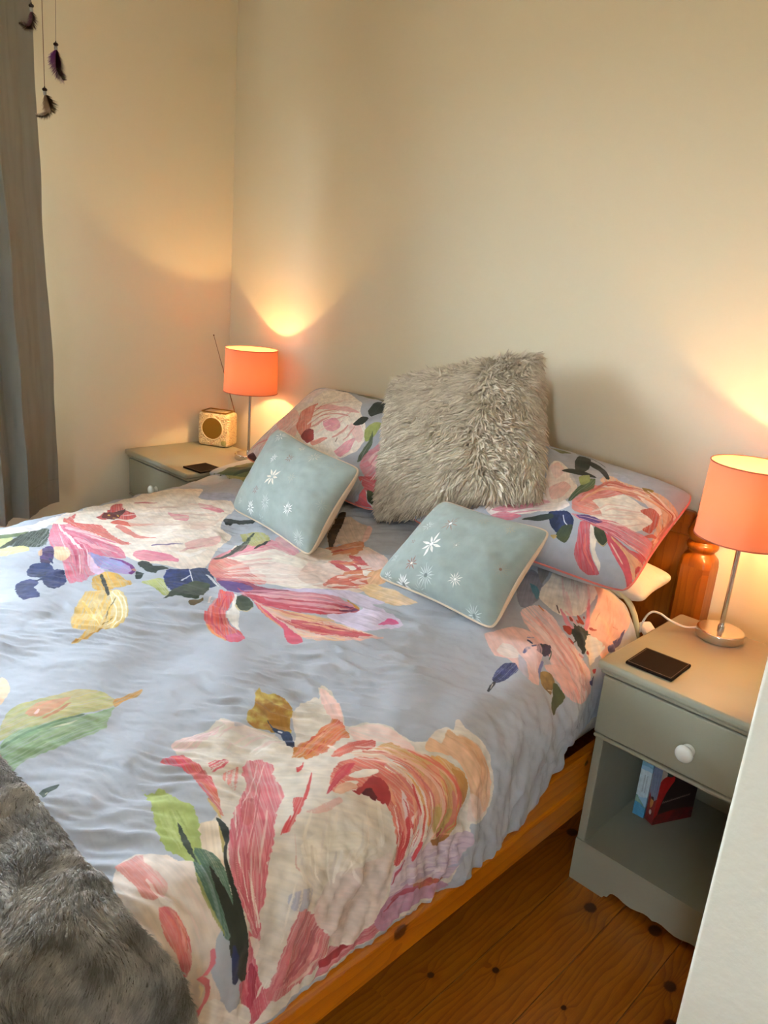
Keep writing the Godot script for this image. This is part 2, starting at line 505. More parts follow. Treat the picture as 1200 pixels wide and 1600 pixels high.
	F([1030,698,1009,692,992,688,962,708,954,723,933,748,913,762,883,769,845,772,822,782,812,801,819,818,838,819,867,820,902,810,934,798,951,786,977,753,987,731], "cf4f62", "d9604e", [149, 0.5, 0.8, 1, 0, 1.6])
	F([850,810,854,775,822,782,812,801,819,818], "c96090", "d85a72", [140, 0.3, 0.25, 0.7, 0, 1.28])
	S([916,806,874,815,832,820], 2.0, 3.5, 1.5, "e09a58", 0.7)
	S([1008,732,988,752,990,742], 1.2, 2.5, 1.2, "e8d8d0", 0.92)
	F([963,699,959,687,931,688,913,695,909,707,915,719,936,719,945,716], "3b4638", "4c5644", [165, 0.5, 0.25, 1, 0, 1.28])
	S([945,716,927,720,909,714,912,698], 1.3, 2.2, 1.1, "c9b890", 0.92)
	F([1016,395,938,310,838,312,807,379,808,476,879,544,952,545,991,473], "ead6c8", "e4c8b8", [69, 0.6, 0.25, 1, 0, 1.28])
	F([1075,283,1076,231,1023,223,950,239,926,286,939,327,991,334,1006,366], "cdb49a", "d8bfae", [144, 0.5, 0.25, 1, 0, 1.28])
	F([1085,222,1067,212,1037,259,1017,312,999,358,1000,374,1022,348,1044,320,1060,273], "33261c", "5a4226", [116, 0.6, 0.25, 1, 0, 3.2])
	F([966,234,944,240,925,277,932,298], "e0b4a4", "e4beb0", [118, 0.3, 0.25, 1, 0, 1.28])
	F([1013,372,974,326,930,294,913,333,931,359,967,372,991,410,1008,422], "d2895c", "c46f4c", [50, 0.6, 0.5, 1, 0, 3.2])
	F([1042,468,1037,397,989,373,960,433,987,465], "e8dccb", "dcc4ae", [77, 0.3, 0.25, 1, 0, 1.28])
	F([961,418,949,393,910,387,860,397,841,416,886,430,930,429], "c84e54", "b83c44", [179, 0.3, 0.6, 1, 0, 2.4])
	F([939,363,895,352,859,361,865,374,900,383], "cc5a5a", "b8484e", [178, 0.3, 0.5, 1, 0, 2.4])
	F([897,430,870,398,835,375,813,377,804,429,842,446,888,453], "cf7a58", "d89468", [-143, 0.7, 0.6, 1, 0, 3.2])
	F([891,522,904,471,886,443,844,430,816,421,822,458,856,479,880,499,879,530], "c9503e", "d4745e", [55, 0.3, 0.8, 1, 0, 3.2])
	F([933,404,904,394,882,403,890,417], "f0e6da", "ece0d4", [173, 0.3, 0.25, 1, 0, 1.28])
	F([868,397,846,388,834,395,847,414], "f0e6da", "ece0d4", [-177, 0.3, 0.25, 1, 0, 1.28])
	F([868,451,847,440,824,438,841,460], "f0dcd0", "ecd4c8", [-163, 0.3, 0.25, 0.8, 0, 1.28])
	S([872,526,850,498,826,466], 2.0, 4.0, 1.6, "c86a64", 0.8)
	F([921,338,893,311,855,308,827,334,823,360,827,386,854,377,889,363], "ecd6ce", "e4c0b4", [151, 0.4, 0.25, 1, 0, 1.28])
	F([846,402,826,355,791,391,800,421,820,434], "dca678", "e2b48c", [101, 0.3, 0.25, 1, 0, 1.28])
	F([830,460,809,422,762,421,706,418,683,420,694,436,726,469,763,470,800,473], "e0bc88", "eacdae", [-168, 0.5, 0.4, 1, 0, 1.28])
	F([937,604,899,564,864,539,839,499,796,478,742,469,759,496,725,496,689,501,659,511,662,547,676,584,698,606,730,611,765,616,785,608,771,547,761,528,812,525,855,566], "d2c4dc", "dcd0e0", [-172, 0.5, 0.3, 1, 0, 1.28])
	F([692,556,697,520,681,510,669,514,681,540], "dd6c9c", "d05888", [74, 0.3, 0.4, 1, 0, 1.28])
	F([506,231,518,152,477,167,448,230,452,275,472,278], "83838f", "8f8f9c", [111, 0.5, 0.25, 1, 0, 1.28])
	F([492,198,470,200,454,219,452,237], "4a8094", "5c8a98", [135, 0.3, 0.25, 1, 0, 1.28])
	F([516,128,510,96,493,96,479,137,471,183], "8a8580", "8f8b88", [113, 0.3, 0.25, 1, 0, 1.28])
	F([466,157,482,113,471,100,430,96,387,100,369,111,359,139,354,188,357,213,381,247,416,244,448,230,462,200], "f1e9de", "eadfd0", [112, 0.5, 0.25, 1, 0, 1.28])
	F([386,105,350,96,316,96,284,94,265,114,257,144,263,194,263,224,305,228,328,228,340,179,355,134], "eebfa9", "e6b09c", [114, 0.5, 0.4, 1, 0, 1.28])
	F([327,240,296,213,275,206,272,235,271,260,302,270], "eee6da", "e6dacc", [66, 0.3, 0.25, 1, 0, 1.28])
	F([505,420,491,393,467,351,431,340,399,346,374,348,381,386,370,431,356,457,369,470,395,464,433,444,459,453,479,444], "efcbc2", "e8bdb2", [148, 0.5, 0.4, 1, 0, 1.28])
	F([464,413,446,404,417,419,435,441,463,442], "f3e8de", "f0e0d6", [-169, 0.3, 0.25, 0.9, 0, 1.28])
	F([424,416,400,431,377,467,400,463], "b4b6c4", "b4b6c4", [127, 0.3, 0.25, 0.7, 0, 1.28])
	F([461,297,445,258,414,255,371,276,341,284,309,279,281,278,248,285,234,292,260,356,288,398,313,414,336,407,357,392,377,371,420,343], "f2d3cb", "eab0a6", [160, 0.5, 0.5, 1, 0, 1.28])
	S([432,302,386,333,342,349], 4.5, 9.0, 4.5, "f6e6e2", 0.6)
	S([348,358,316,374,281,372], 3.1, 6.1, 3.1, "e2988e", 0.6)
	F([369,409,338,366,297,371,310,406,337,412], "eec0b2", "e8b6a8", [-149, 0.3, 0.25, 0.8, 0, 1.28])
	S([395,230,369,254,345,261], 1.7, 5.1, 3.4, "dc8a96", 0.92)
	S([366,153,345,190,328,231], 1.6, 4.7, 3.9, "d87e86", 0.92)
	S([384,227,365,237,351,240], 2.2, 4.3, 2.2, "e8a6aa", 0.7)
	F([351,250,340,231,322,226,313,254,302,271,314,274,331,270,346,268], "3c4432", "2a2c2c", [129, 0.8, 0.25, 1, 0, 4])
	S([333,247,348,245,355,246], 3.4, 2.4, 1.2, "2e3226", 0.92)
	S([332,239,315,225], 1.8, 1.8, 0.9, "2e3226", 0.92)
	S([329,267,332,282], 1.2, 1.2, 0.6, "33382a", 0.92)
	S([369,239,362,242,360,244], 1.9, 4.2, 1.9, "9a3424", 0.92)
	S([359,216,348,225,339,223], 2.0, 5.6, 2.0, "a03824", 0.92)
	S([355,231,348,232], 1.9, 3.0, 1.9, "a03c2a", 0.92)
	S([349,207,345,211], 1.5, 2.6, 1.5, "a04030", 0.92)
	F([369,270,360,261,347,263,347,273,360,275], "9a3428", "b04a38", [-173, 0.3, 0.25, 1, 0, 2.4])
	S([344,284,330,281], 4.2, 5.0, 2.1, "a83a2c", 0.92)
	S([307,280,296,276], 1.6, 2.5, 0.8, "c03c30", 0.92)
	S([325,218,318,213,312,202], 1.7, 2.4, 1.0, "b04438", 0.92)
	S([300,267,291,256], 2.6, 3.9, 2.6, "b04438", 0.92)
	S([326,186,329,168,330,158], 0.7, 1.0, 0.6, "b08a78", 0.7)
	S([407,226,391,244], 1.3, 2.5, 1.0, "4a3a38", 0.92)
	S([437,253,420,260], 1.4, 2.5, 1.1, "c8703c", 0.8)
	S([288,143,278,136], 1.3, 2.3, 1.3, "d09078", 0.7)
	F([404,370,390,352,375,344,371,368,376,384,396,382], "5a4a62", "39443c", [66, 0.9, 0.25, 1, 0, 3.2])
	S([425,369,413,371], 2.5, 3.3, 2.1, "3c4668", 0.92)
	S([413,383,404,370], 1.8, 2.5, 1.8, "4a4e70", 0.92)
	S([427,363,414,352], 1.5, 1.9, 0.9, "8088b8", 0.8)
	S([417,406,416,391,410,384], 2.2, 3.3, 1.1, "6a6c98", 0.92)
	S([375,403,370,427,361,441], 2.6, 2.9, 1.2, "7c7ca8", 0.92)
	S([367,383,370,359], 1.1, 1.6, 0.7, "4a6048", 0.92)
	F([431,522,438,492,433,460,417,447,403,462,406,484,413,513,420,527], "484e82", "2c3052", [85, 0.8, 0.5, 1, 0, 1.28])
	S([423,526,420,542,415,560], 2.8, 3.3, 2.1, "2c2c30", 0.92)
	S([423,533,417,550], 0.8, 1.0, 0.6, "cfc8b8", 0.92)
	F([367,427,351,410,333,422,328,443,345,450,357,446], "a8844a", "6a5230", [119, 0.8, 0.25, 1, 0, 1.28])
	F([336,420,316,415,305,415,301,437,300,462,316,453,324,436], "5a5c36", "46482c", [115, 0.4, 0.25, 1, 0, 1.28])
	F([274,200,262,148,267,126,267,117,247,146,259,194], "524c72", "6a6488", [88, 0.5, 0.25, 1, 0, 1.28])
	F([256,287,246,255,244,281], "3c3a66", "4a4674", [77, 0.3, 0.25, 1, 0, 1.28])
	S([257,250,250,252], 4.6, 7.6, 3.0, "b83c3c", 0.92)
	S([337,444,329,434], 0.8, 1.1, 0.6, "e8d8c0", 0.92)
	F([801,1235,832,1213,845,1189,839,1162,836,1133,835,1103,819,1078,803,1070,780,1068,761,1075,758,1109,761,1157,768,1192,775,1217,772,1246], "c0b074", "a8a866", [89, 0.8, 0.6, 1, 0, 1.28])
	F([762,1249,779,1225,773,1200,762,1166,753,1131,758,1081,747,1088,729,1103,714,1115,707,1144,707,1173,708,1200,711,1235,698,1261,711,1269], "98b084", "86a274", [95, 0.6, 0.6, 1, 0, 2.4])
	S([757,1249,764,1213,761,1172,756,1130], 2.5, 3.3, 1.7, "5c7852", 0.8)
	S([760,1196,747,1163,747,1144], 1.2, 2.2, 0.9, "dcd8b4", 0.7)
	F([815,1192,829,1167,821,1140,819,1119,795,1150,789,1178,804,1192], "cf9678", "c88a66", [102, 0.3, 0.6, 1, 0, 1.6])
	S([782,1179,785,1156,799,1130], 1.9, 3.8, 1.5, "b4704c", 0.8)
	S([800,1183,808,1175], 3.1, 4.7, 1.6, "e8c4bc", 0.92)
	F([778,1069,781,1043,781,1018,769,1029,768,1055,756,1078], "b08a48", "c89050", [105, 0.3, 0.5, 1, 0, 1.28])
	F([955,1176,941,1171,904,1180,872,1202,867,1210], "eacdac", "e2bc98", [158, 0.3, 0.25, 1, 0, 1.28])
	F([633,1250,636,1236,633,1222,626,1229,624,1242,619,1249], "3c463c", "4c584c", [106, 0.3, 0.25, 1, 0, 1.28])
	S([625,1245,626,1241], 1.1, 1.4, 0.7, "e8dcc0", 0.92)
	S([710,1269,699,1261], 2.3, 1.2, 1.2, "4a5a44", 0.7)
	F([458,1230,459,1205,437,1179,418,1173,409,1161,376,1167,348,1172,323,1170,312,1178,299,1182,285,1188,265,1184,233,1176,224,1189,224,1209,273,1266,317,1269,351,1265,387,1261,435,1250], "e0d2c4", "dac6b6", [-177, 0.6, 0.25, 1, 0, 1.28])
	F([457,1235,455,1201,440,1207,410,1204,394,1204,383,1213,385,1227,395,1235,419,1233,442,1235], "de9c96", "d08478", [-178, 0.6, 0.6, 1, 0, 1.28])
	F([375,1226,368,1215,350,1210,329,1208,309,1211,296,1216,293,1222,320,1228,342,1234,362,1232], "dd8478", "ca6268", [-175, 0.4, 0.7, 1, 0, 1.28])
	S([305,1184,288,1185,277,1193,279,1202,266,1193,252,1192,243,1199,238,1211], 2.5, 3.7, 3.1, "d9707c", 0.92)
	S([269,1203,259,1199,254,1204], 1.6, 2.7, 1.1, "e8d4ae", 0.8)
	F([596,944,611,930,616,914,645,890,654,876,641,879,624,866,607,860,584,865,566,876,553,893,534,904,545,916,553,924,565,931,575,942,585,946], "c4ac58", "a0722e", [151, 1.6, 0.25, 1, 0, 1.6])
	F([608,1066,624,1056,621,1026,620,1009,621,986,621,968,600,965,594,967,581,949,570,939,549,925,520,923,522,906,565,880,578,857,591,811,580,807,601,792,610,773,576,782,542,798,509,818,496,827,485,810,465,786,445,778,419,776,403,771,391,754,397,725,395,704,383,695,395,678,392,672,374,676,350,662,319,650,286,650,254,652,227,667,218,679,231,708,216,710,189,707,171,733,127,738,138,803,143,875,144,926,142,978,147,1053,144,1142,166,1146,220,1140,259,1137,315,1141,346,1145,383,1132,411,1118,442,1123,450,1107,462,1088,505,1079,551,1071,575,1071], "e2d8cb", "d6cab9", [48, 0.7, 0.25, 1, 0, 1.28])
	F([454,1123,452,1105,441,1097,417,1107,390,1124,379,1137,394,1148,415,1145], "dcc6aa", "e2d0b8", [152, 0.4, 0.25, 1, 0, 1.28])
	F([555,1145,544,1143,538,1137,539,1128,527,1123,506,1119,488,1111,469,1115,445,1127,414,1142,397,1155,409,1161,420,1167,432,1173,446,1175,462,1173,486,1166,518,1153,537,1148], "b4c478", "9aa85a", [169, 0.8, 0.4, 1, 0, 3.2])
	F([623,1059,621,1026,611,985,603,998,594,1043,600,1066], "e9bcbc", "ecd0ca", [91, 0.3, 0.8, 1, 0.35, 1.28])
	F([619,976,572,944,547,926,558,954,594,975], "eecfc8", "f0dcd2", [-145, 0.3, 0.25, 0.5, 0, 1.28])
	F([593,1096,596,1079,588,1062,568,1060,546,1058,520,1059,487,1071,461,1084,448,1088,459,1090,488,1086,516,1083,538,1078,562,1079,573,1090], "d8566a", "c96a56", [176, 0.5, 0.7, 1, 0, 1.28])
	S([485,1088,462,1090,449,1092], 1.3, 2.1, 0.8, "d0b070", 0.9)
	F([537,1076,544,1059,533,1056,517,1074,521,1082], "a84a48", "b85a50", [135, 0.3, 0.25, 0.6, 0, 1.28])
	F([549,1045,547,1020,538,1017,530,1033,531,1050], "d0606c", "c85058", [100, 0.3, 0.6, 1, 0.5, 1.28])
	F([518,1045,522,1013,491,1036,483,1048,498,1048], "d06c70", "d88a78", [141, 0.3, 0.6, 1, 0.5, 1.28])
	F([524,997,516,974,490,973,480,984,449,992,433,1001,418,1023,396,1044,373,1062,359,1078,337,1095,319,1106,305,1117,287,1116,273,1118,290,1128,311,1133,335,1138,357,1134,380,1126,414,1104,438,1083,460,1054,485,1025,509,1015], "d77e84", "c8606c", [154, 0.5, 1, 1, 0, 3.2])
	F([459,1052,456,1035,426,1057,417,1072,430,1073], "a8484c", "b86058", [142, 0.5, 0.25, 0.6, 0, 1.28])
	S([509,989,484,1015,463,1041,448,1061], 0.5, 0.9, 0.5, "f0e0d8", 0.8)
	S([504,980,483,1005,459,1030], 0.5, 0.8, 0.5, "f0e0d8", 0.7)
	S([451,1068,416,1091,381,1111,346,1122,328,1127], 0.7, 1.3, 0.7, "eadcd0", 0.92)
	S([361,1109,343,1114,322,1119,294,1118], 0.7, 2.4, 0.9, "ebded2", 0.92)
	S([304,1123,294,1121], 1.7, 1.7, 0.8, "ebded2", 0.92)
	F([301,1136,279,1123,244,1120,209,1113,190,1105,198,1086,174,1099,148,1123,168,1136,194,1140,230,1149,233,1134,267,1135], "d2697a", "c05060", [-172, 0.4, 0.9, 1, 0, 1.28])
	F([293,1134,277,1120,262,1116,244,1121,270,1128], "e6d2c4", "ecdccf", [-164, 0.3, 0.25, 1, 0, 1.28])
	F([243,1127,222,1118,186,1121,168,1131,201,1130], "962840", "a83048", [177, 0.3, 0.5, 1, 0, 1.28])
	S([200,1107,191,1114,185,1119], 1.0, 2.1, 0.6, "f0e4d8", 0.92)
	S([202,1101,191,1108], 1.0, 1.6, 0.6, "f0e4d8", 0.92)
	F([294,1063,262,1033,284,1024,243,1024,217,1010,207,1002,185,1002,166,1014,158,1047,169,1095,178,1106,209,1093,244,1082], "cf7c7c", "bf6468", [161, 0.5, 1, 1, 0, 3.2])
	F([311,1074,310,1053,303,1038,289,1043,289,1063,296,1074], "a9a5b0", "b4b0b8", [148, 0.3, 0.7, 1, 0.4, 1.28])
	S([320,1060,304,1073,282,1081,247,1089], 0.7, 1.4, 0.7, "e8dccc", 0.8)
	F([287,1027,303,993,290,927,286,898,240,892,214,906,180,920,165,957,174,984,213,1004,232,1022,269,1034], "e2d2c6", "d6c0b4", [61, 0.7, 0.25, 0.9, 0, 1.28])
	F([354,1033,356,999,333,951,300,926,302,966,312,1010,332,1036], "e2d6c0", "eadfce", [69, 0.7, 0.25, 0.7, 0, 1.28])
	S([346,1045,335,1051,324,1046], 0.7, 1.0, 0.5, "d0a090", 0.7)
	S([369,1032,348,1044], 0.4, 0.6, 0.3, "d8b0a0", 0.6)
	S([310,976,290,972,255,946], 0.7, 2.1, 0.7, "ede2d6", 0.7)
	F([182,997,167,977,159,948,180,912,182,884,185,847,161,821,146,892,146,983,147,1044,148,1025,169,1009], "b4525c", "c87a84", [95, 0.4, 0.8, 1, 0, 1.28])
	F([172,1014,170,990,160,961,155,978,159,1014], "8f2630", "a03038", [81, 0.3, 0.25, 1, 0, 1.28])
	F([180,920,210,889,208,853,176,798,143,756,120,736,151,827,140,892], "c49ab0", "b88098", [72, 0.8, 0.25, 1, 0, 1.28])
	F([256,851,247,806,233,759,216,710,189,706,171,733,143,744,179,798,208,853,205,893,240,892,252,875], "c8b4c4", "d8c4c8", [72, 0.8, 0.4, 1, 0, 1.28])
	S([171,752,173,728,174,711], 1.3, 3.9, 2.0, "a8aabc", 0.8)
	F([213,846,177,795,149,755,158,780,167,809,195,844], "a84444", "b8804c", [57, 0.7, 0.25, 1, 0, 2.4])
	S([196,885,193,855,186,831], 3.0, 6.0, 2.0, "b04a5c", 0.92)
	S([180,897,188,883,187,868], 1.9, 3.3, 1.4, "a83c50", 0.92)
	F([375,734,389,703,372,698,351,678,311,659,271,655,232,667,232,698,250,709,287,716,325,725,351,735,380,767,393,742], "e4b78e", "e2b698", [-159, 0.6, 0.25, 1, 0, 1.28])
	F([287,716,258,684,223,673,234,706,239,715], "e2cac0", "e6d2ca", [-150, 0.3, 0.25, 0.7, 0, 1.28])
	S([365,711,341,719,324,712], 1.0, 1.6, 0.7, "dcb090", 0.6)
	F([599,790,572,786,536,801,504,825,517,835,555,822], "f0cfc4", "ecc4b8", [153, 0.4, 0.25, 1, 0, 1.28])
	F([490,825,463,789,430,779,402,777,379,785,412,797,440,811,462,838], "eed4c8", "e6beb0", [-153, 0.6, 0.5, 1, 0, 1.28])
	F([430,828,425,798,391,790,372,774,358,752,336,737,321,726,300,723,279,732,260,746,238,755,227,767,254,801,291,825,319,812,350,805,380,807,407,816], "cf9450", "d8a068", [-162, 1.3, 0.5, 1, 0, 3.2])
	F([360,780,348,767,327,775,304,787,311,812,340,806], "d98670", "e0a080", [147, 0.7, 0.25, 0.8, 0, 1.28])
	F([338,745,319,727,298,723,278,734,302,749,319,745], "b8803c", "a86a34", [-168, 0.7, 0.25, 0.8, 0, 1.28])
	F([305,803,272,748,237,758,257,796], "bfa45c", "b09450", [-138, 0.6, 0.25, 0.8, 0, 1.28])
	F([250,801,236,764,232,757,223,769,240,799], "a8743e", "98602c", [69, 0.3, 0.25, 1, 0, 1.28])
	F([332,821,329,810,314,810,303,823,315,829], "e0a888", "e4b49a", [160, 0.3, 0.25, 0.6, 0, 1.28])
	F([437,896,431,860,404,832,365,829,333,828,297,843,275,860,258,879,255,887,296,883,330,881,349,882,365,889,380,901,383,921,389,900,398,911,398,930,393,947,417,930], "d97a66", "c96054", [-163, 0.7, 0.7, 1, 0, 3.2])
	F([380,919,382,900,389,873,370,861,352,866,340,879,354,891,368,900,373,915], "a83434", "962c30", [65, 0.6, 0.25, 1, 0, 3.2])
	F([372,909,374,890,356,889,356,898,366,903], "541820", "6a1c24", [-136, 0.3, 0.25, 1, 0, 2.4])
	F([400,928,395,910,383,906,384,925,384,937,392,946], "dca88c", "e0b496", [86, 0.5, 0.25, 1, 0, 1.28])
	F([409,901,406,878,396,857,388,859,392,884,403,903], "f0e6da", "eadfd0", [72, 0.3, 0.25, 1, 0, 1.28])
	F([449,866,440,839,419,818,405,814,418,833,433,859], "efe4d6", "e8d8c4", [53, 0.3, 0.25, 1, 0, 1.28])
	F([394,842,392,816,371,826,374,841,387,844], "f0e6d8", "ecdfd0", [87, 0.3, 0.25, 1, 0, 1.28])
	F([351,846,337,845,317,851,309,862,324,864,338,852], "e9d0c8", "dcc0c4", [158, 0.3, 0.25, 1, 0, 1.28])
	F([358,808,340,806,316,815,288,829,301,835,325,830,342,823], "ecd8cc", "e6ccc8", [160, 0.3, 0.25, 1, 0, 1.28])
	S([315,833,309,850,296,861,270,872], 1.7, 3.5, 1.2, "ecdcd4", 0.8)
	S([293,832,276,841,252,851], 2.0, 4.6, 1.3, "e6d4d0", 0.8)
	S([285,816,256,809,244,822], 5.4, 10.9, 3.6, "ecdcd2", 0.8)
	S([364,858,343,867,326,868], 1.2, 2.9, 1.2, "e0a080", 0.8)
	F([492,939,507,915,508,883,515,857,519,833,505,825,472,841,477,857,472,882,469,904,475,923,488,937], "d9725c", "cf8448", [99, 0.8, 0.6, 1, 0, 3.2])
	F([463,883,464,850,454,825,441,813,432,828,443,849,449,877,455,893], "cd544c", "d4705c", [77, 0.3, 0.7, 1, 0, 2.4])
	S([479,879,471,876,463,876], 2.0, 3.4, 1.4, "f0e0d6", 0.92)
	F([396,956,409,934,427,906,427,884,422,875,411,898,403,929,395,949], "c4424a", "b83844", [111, 0.3, 0.6, 1, 0, 1.6])
	F([464,953,471,932,455,952,458,957], "cc5450", "c84848", [121, 0.3, 0.25, 1, 0, 2.4])
	S([440,945,418,971,406,988], 0.9, 2.4, 1.9, "c84646", 0.92)
	F([419,995,408,982,397,999,388,1016,377,1035,380,1043,390,1029,396,1014], "cc5450", "c03e40", [123, 0.3, 0.5, 1, 0, 2.4])
	S([396,1018,387,1034,381,1045], 0.9, 1.9, 0.5, "c84646", 0.92)
	F([389,999,385,977,383,944,375,944,373,970,378,989], "d8968a", "e0a89a", [83, 0.3, 0.25, 0.6, 0.3, 1.28])
	F([315,856,294,852,265,861,251,879,254,884,280,876,303,869], "c84040", "b83438", [159, 0.3, 0.6, 1, 0, 1.6])
	S([250,864,242,880,228,892], 1.1, 2.1, 0.6, "ac4456", 0.92)
	S([314,875,302,876,290,885], 1.2, 2.4, 1.2, "c84a44", 0.92)
	S([267,833,251,837,240,846], 2.8, 5.1, 2.0, "c4404a", 0.92)
	S([249,775,251,790], 5.0, 8.3, 3.3, "b04440", 0.92)
	S([386,804,351,789,319,779,284,778,256,797], 1.8, 3.7, 1.0, "d4604c", 0.84)
	S([451,847,436,829,419,811,394,802,373,788], 1.2, 2.2, 0.6, "f0e2d4", 0.68)
	S([344,830,328,832,313,838,294,846,269,848], 0.8, 1.6, 0.5, "c86a66", 0.61)
	S([367,783,347,777,329,768,311,769,293,770], 0.6, 1.2, 0.4, "d4604c", 0.62)
	S([390,834,351,822,318,822,284,839,256,859], 1.4, 2.7, 0.8, "f0e2d4", 0.61)
	S([317,746,297,745,270,738,258,760,233,768], 0.8, 1.6, 0.5, "c86a66", 0.61)
	S([403,839,385,836,369,829,354,826,340,826], 0.7, 1.3, 0.4, "e0a080", 0.57)
	S([358,811,337,811,318,812,301,823,283,831], 1.2, 2.3, 0.7, "ecd2c4", 0.57)
	S([337,755,322,744,306,743,290,741,269,735], 0.6, 1.2, 0.4, "c86a66", 0.68)
	S([447,855,436,841,425,828,411,819,395,813], 1.7, 3.3, 1.0, "f0e2d4", 0.59)
	S([416,838,376,826,343,819,314,822,284,835], 1.7, 3.4, 1.0, "d99a58", 0.82)
	S([374,834,343,829,316,831,286,842,259,854], 0.5, 1.0, 0.3, "c8483f", 0.62)
	S([437,845,419,825,392,814,367,804,344,799], 1.9, 3.8, 1.1, "c8483f", 0.66)
	S([437,863,425,843,409,830,385,828,365,819], 2.2, 4.5, 1.3, "e8b8a0", 0.61)
	S([411,852,370,839,336,836,306,848,269,860], 0.8, 1.7, 0.4, "e0a080", 0.84)
	S([444,862,428,835,404,819,375,809,350,800], 0.9, 2.0, 0.6, "e8b8a0", 0.67)
	S([416,840,372,827,336,824,304,835,265,845], 1.3, 2.5, 0.7, "c86a66", 0.59)
	S([327,800,312,805,297,813,271,808,268,831], 1.7, 3.2, 1.0, "ecd2c4", 0.89)
	S([369,808,342,802,318,798,293,806,264,811], 0.9, 1.8, 0.5, "c86a66", 0.87)
	S([407,841,367,832,336,831,309,843,269,848], 1.3, 2.7, 0.8, "e0a080", 0.61)
	S([395,816,365,803,339,798,313,795,284,798], 0.7, 1.3, 0.4, "e0a080", 0.79)
	S([429,827,395,806,359,789,326,775,293,778], 0.9, 1.8, 0.6, "e8b8a0", 0.64)
	S([374,773,337,755,304,745,267,747,231,768], 1.0, 2.0, 0.6, "d4604c", 0.72)
	S([430,818,405,806,380,793,356,782,333,773], 1.2, 2.4, 0.7, "e0a080", 0.67)
	S([382,802,348,789,316,781,280,782,251,802], 2.0, 4.1, 1.2, "e8b8a0", 0.89)
	S([407,795,377,777,346,765,317,750,286,747], 1.4, 2.8, 0.8, "e8b8a0", 0.65)
	S([409,844,375,836,345,831,320,832,293,846], 1.5, 3.2, 1.0, "c86a66", 0.66)
	S([437,842,404,815,364,796,329,786,293,786], 0.9, 1.8, 0.5, "e8b8a0", 0.77)
	S([430,864,404,836,367,825,337,823,310,829], 1.7, 3.3, 1.0, "f0e2d4", 0.61)
	S([307,754,285,749,268,752,251,765,232,774], 2.3, 4.8, 1.4, "c86a66", 0.71)
	S([393,822,361,810,333,808,309,816,282,824], 1.7, 3.4, 1.0, "d4604c", 0.67)
	S([395,790,356,768,318,747,276,738,242,764], 1.3, 2.7, 0.8, "d4604c", 0.74)
	S([381,825,360,813,340,812,322,809,305,819], 1.0, 2.0, 0.6, "e0a080", 0.84)
	S([404,821,364,807,331,803,302,812,276,829], 0.7, 1.6, 0.5, "c86a66", 0.75)
	S([316,822,301,828,285,834,260,835,245,847], 1.2, 2.4, 0.7, "c03c3a", 0.73)
	S([335,857,321,860,308,865,293,865,274,870], 1.3, 2.5, 0.8, "e0a894", 0.73)
	S([336,850,327,851,318,853,309,856,299,859], 0.6, 1.3, 0.4, "b8403e", 0.81)
	S([339,859,325,862,312,867,296,868,278,872], 0.8, 1.5, 0.5, "d4786a", 0.77)
	S([351,856,340,857,330,859,319,861,309,866], 0.9, 1.7, 0.6, "d4786a", 0.61)
	S([335,868,326,870,316,873,306,873,294,873], 0.7, 1.4, 0.5, "ecd8d0", 0.87)
	S([350,859,340,860,331,860,322,861,312,864], 0.7, 1.5, 0.5, "e0a894", 0.95)
	S([315,852,301,856,279,851,266,862,251,871], 0.8, 1.5, 0.4, "b8403e", 0.71)
	S([335,846,325,847,316,851,306,855,295,857], 0.7, 1.3, 0.4, "d4786a", 0.84)
	S([347,823,337,827,328,830,319,831,310,832], 1.3, 2.7, 0.9, "c03c3a", 0.91)
	S([299,856,290,855,278,854,271,861,261,864], 2.0, 3.8, 1.1, "ecd8d0", 0.9)
	S([306,833,294,838,277,837,260,839,249,848], 1.4, 2.7, 0.9, "ecd8d0", 0.89)
	S([335,872,322,875,309,877,294,879,273,879], 0.6, 1.3, 0.4, "ecd8d0", 0.92)
	S([333,868,323,871,313,873,301,873,287,875], 0.8, 1.4, 0.4, "b8403e", 0.75)
	S([490,876,485,889,487,896,482,909,483,916], 0.7, 1.3, 0.4, "c8483f", 0.7)
	S([506,876,505,890,500,905,494,921,492,932], 1.3, 2.6, 0.8, "c8483f", 0.54)
	S([504,875,503,888,499,903,493,919,493,931], 1.9, 3.8, 1.1, "e8a88a", 0.71)
	S([492,860,492,870,492,879,488,892,488,901], 0.7, 1.3, 0.4, "d98a4a", 0.51)
	S([505,862,506,873,504,886,503,897,498,911], 1.2, 2.3, 0.6, "c85a40", 0.76)
	S([504,866,502,879,501,891,498,904,491,918], 1.5, 2.9, 0.9, "e8a88a", 0.77)
	S([504,875,502,885,499,897,497,908,492,920], 1.1, 2.2, 0.7, "d98a4a", 0.58)
	S([489,873,487,885,486,895,480,909,482,917], 0.6, 1.4, 0.4, "d98a4a", 0.76)
	S([464,1018,432,1047,409,1070,392,1087,376,1101], 0.5, 0.9, 0.3, "a8484c", 0.72)
	S([408,1094,395,1107,379,1116,364,1124,349,1130], 0.8, 1.6, 0.5, "c8606a", 0.84)
	S([427,1075,406,1095,386,1112,362,1123,341,1131], 0.8, 1.6, 0.5, "c8606a", 0.72)
	S([361,1118,347,1125,332,1128,313,1127,290,1122], 1.0, 1.9, 0.6, "b8505c", 0.73)
	S([459,1028,416,1065,390,1088,365,1107,340,1120], 0.8, 1.4, 0.4, "c8606a", 0.6)
	S([424,1036,402,1055,385,1071,370,1084,352,1098], 0.9, 1.7, 0.5, "ead8cc", 0.66)
	S([395,1071,377,1088,356,1104,336,1116,312,1121], 0.3, 0.7, 0.2, "e6b8b0", 0.52)
	S([391,1103,369,1115,348,1125,325,1129,295,1124], 0.6, 1.2, 0.3, "c8606a", 0.64)
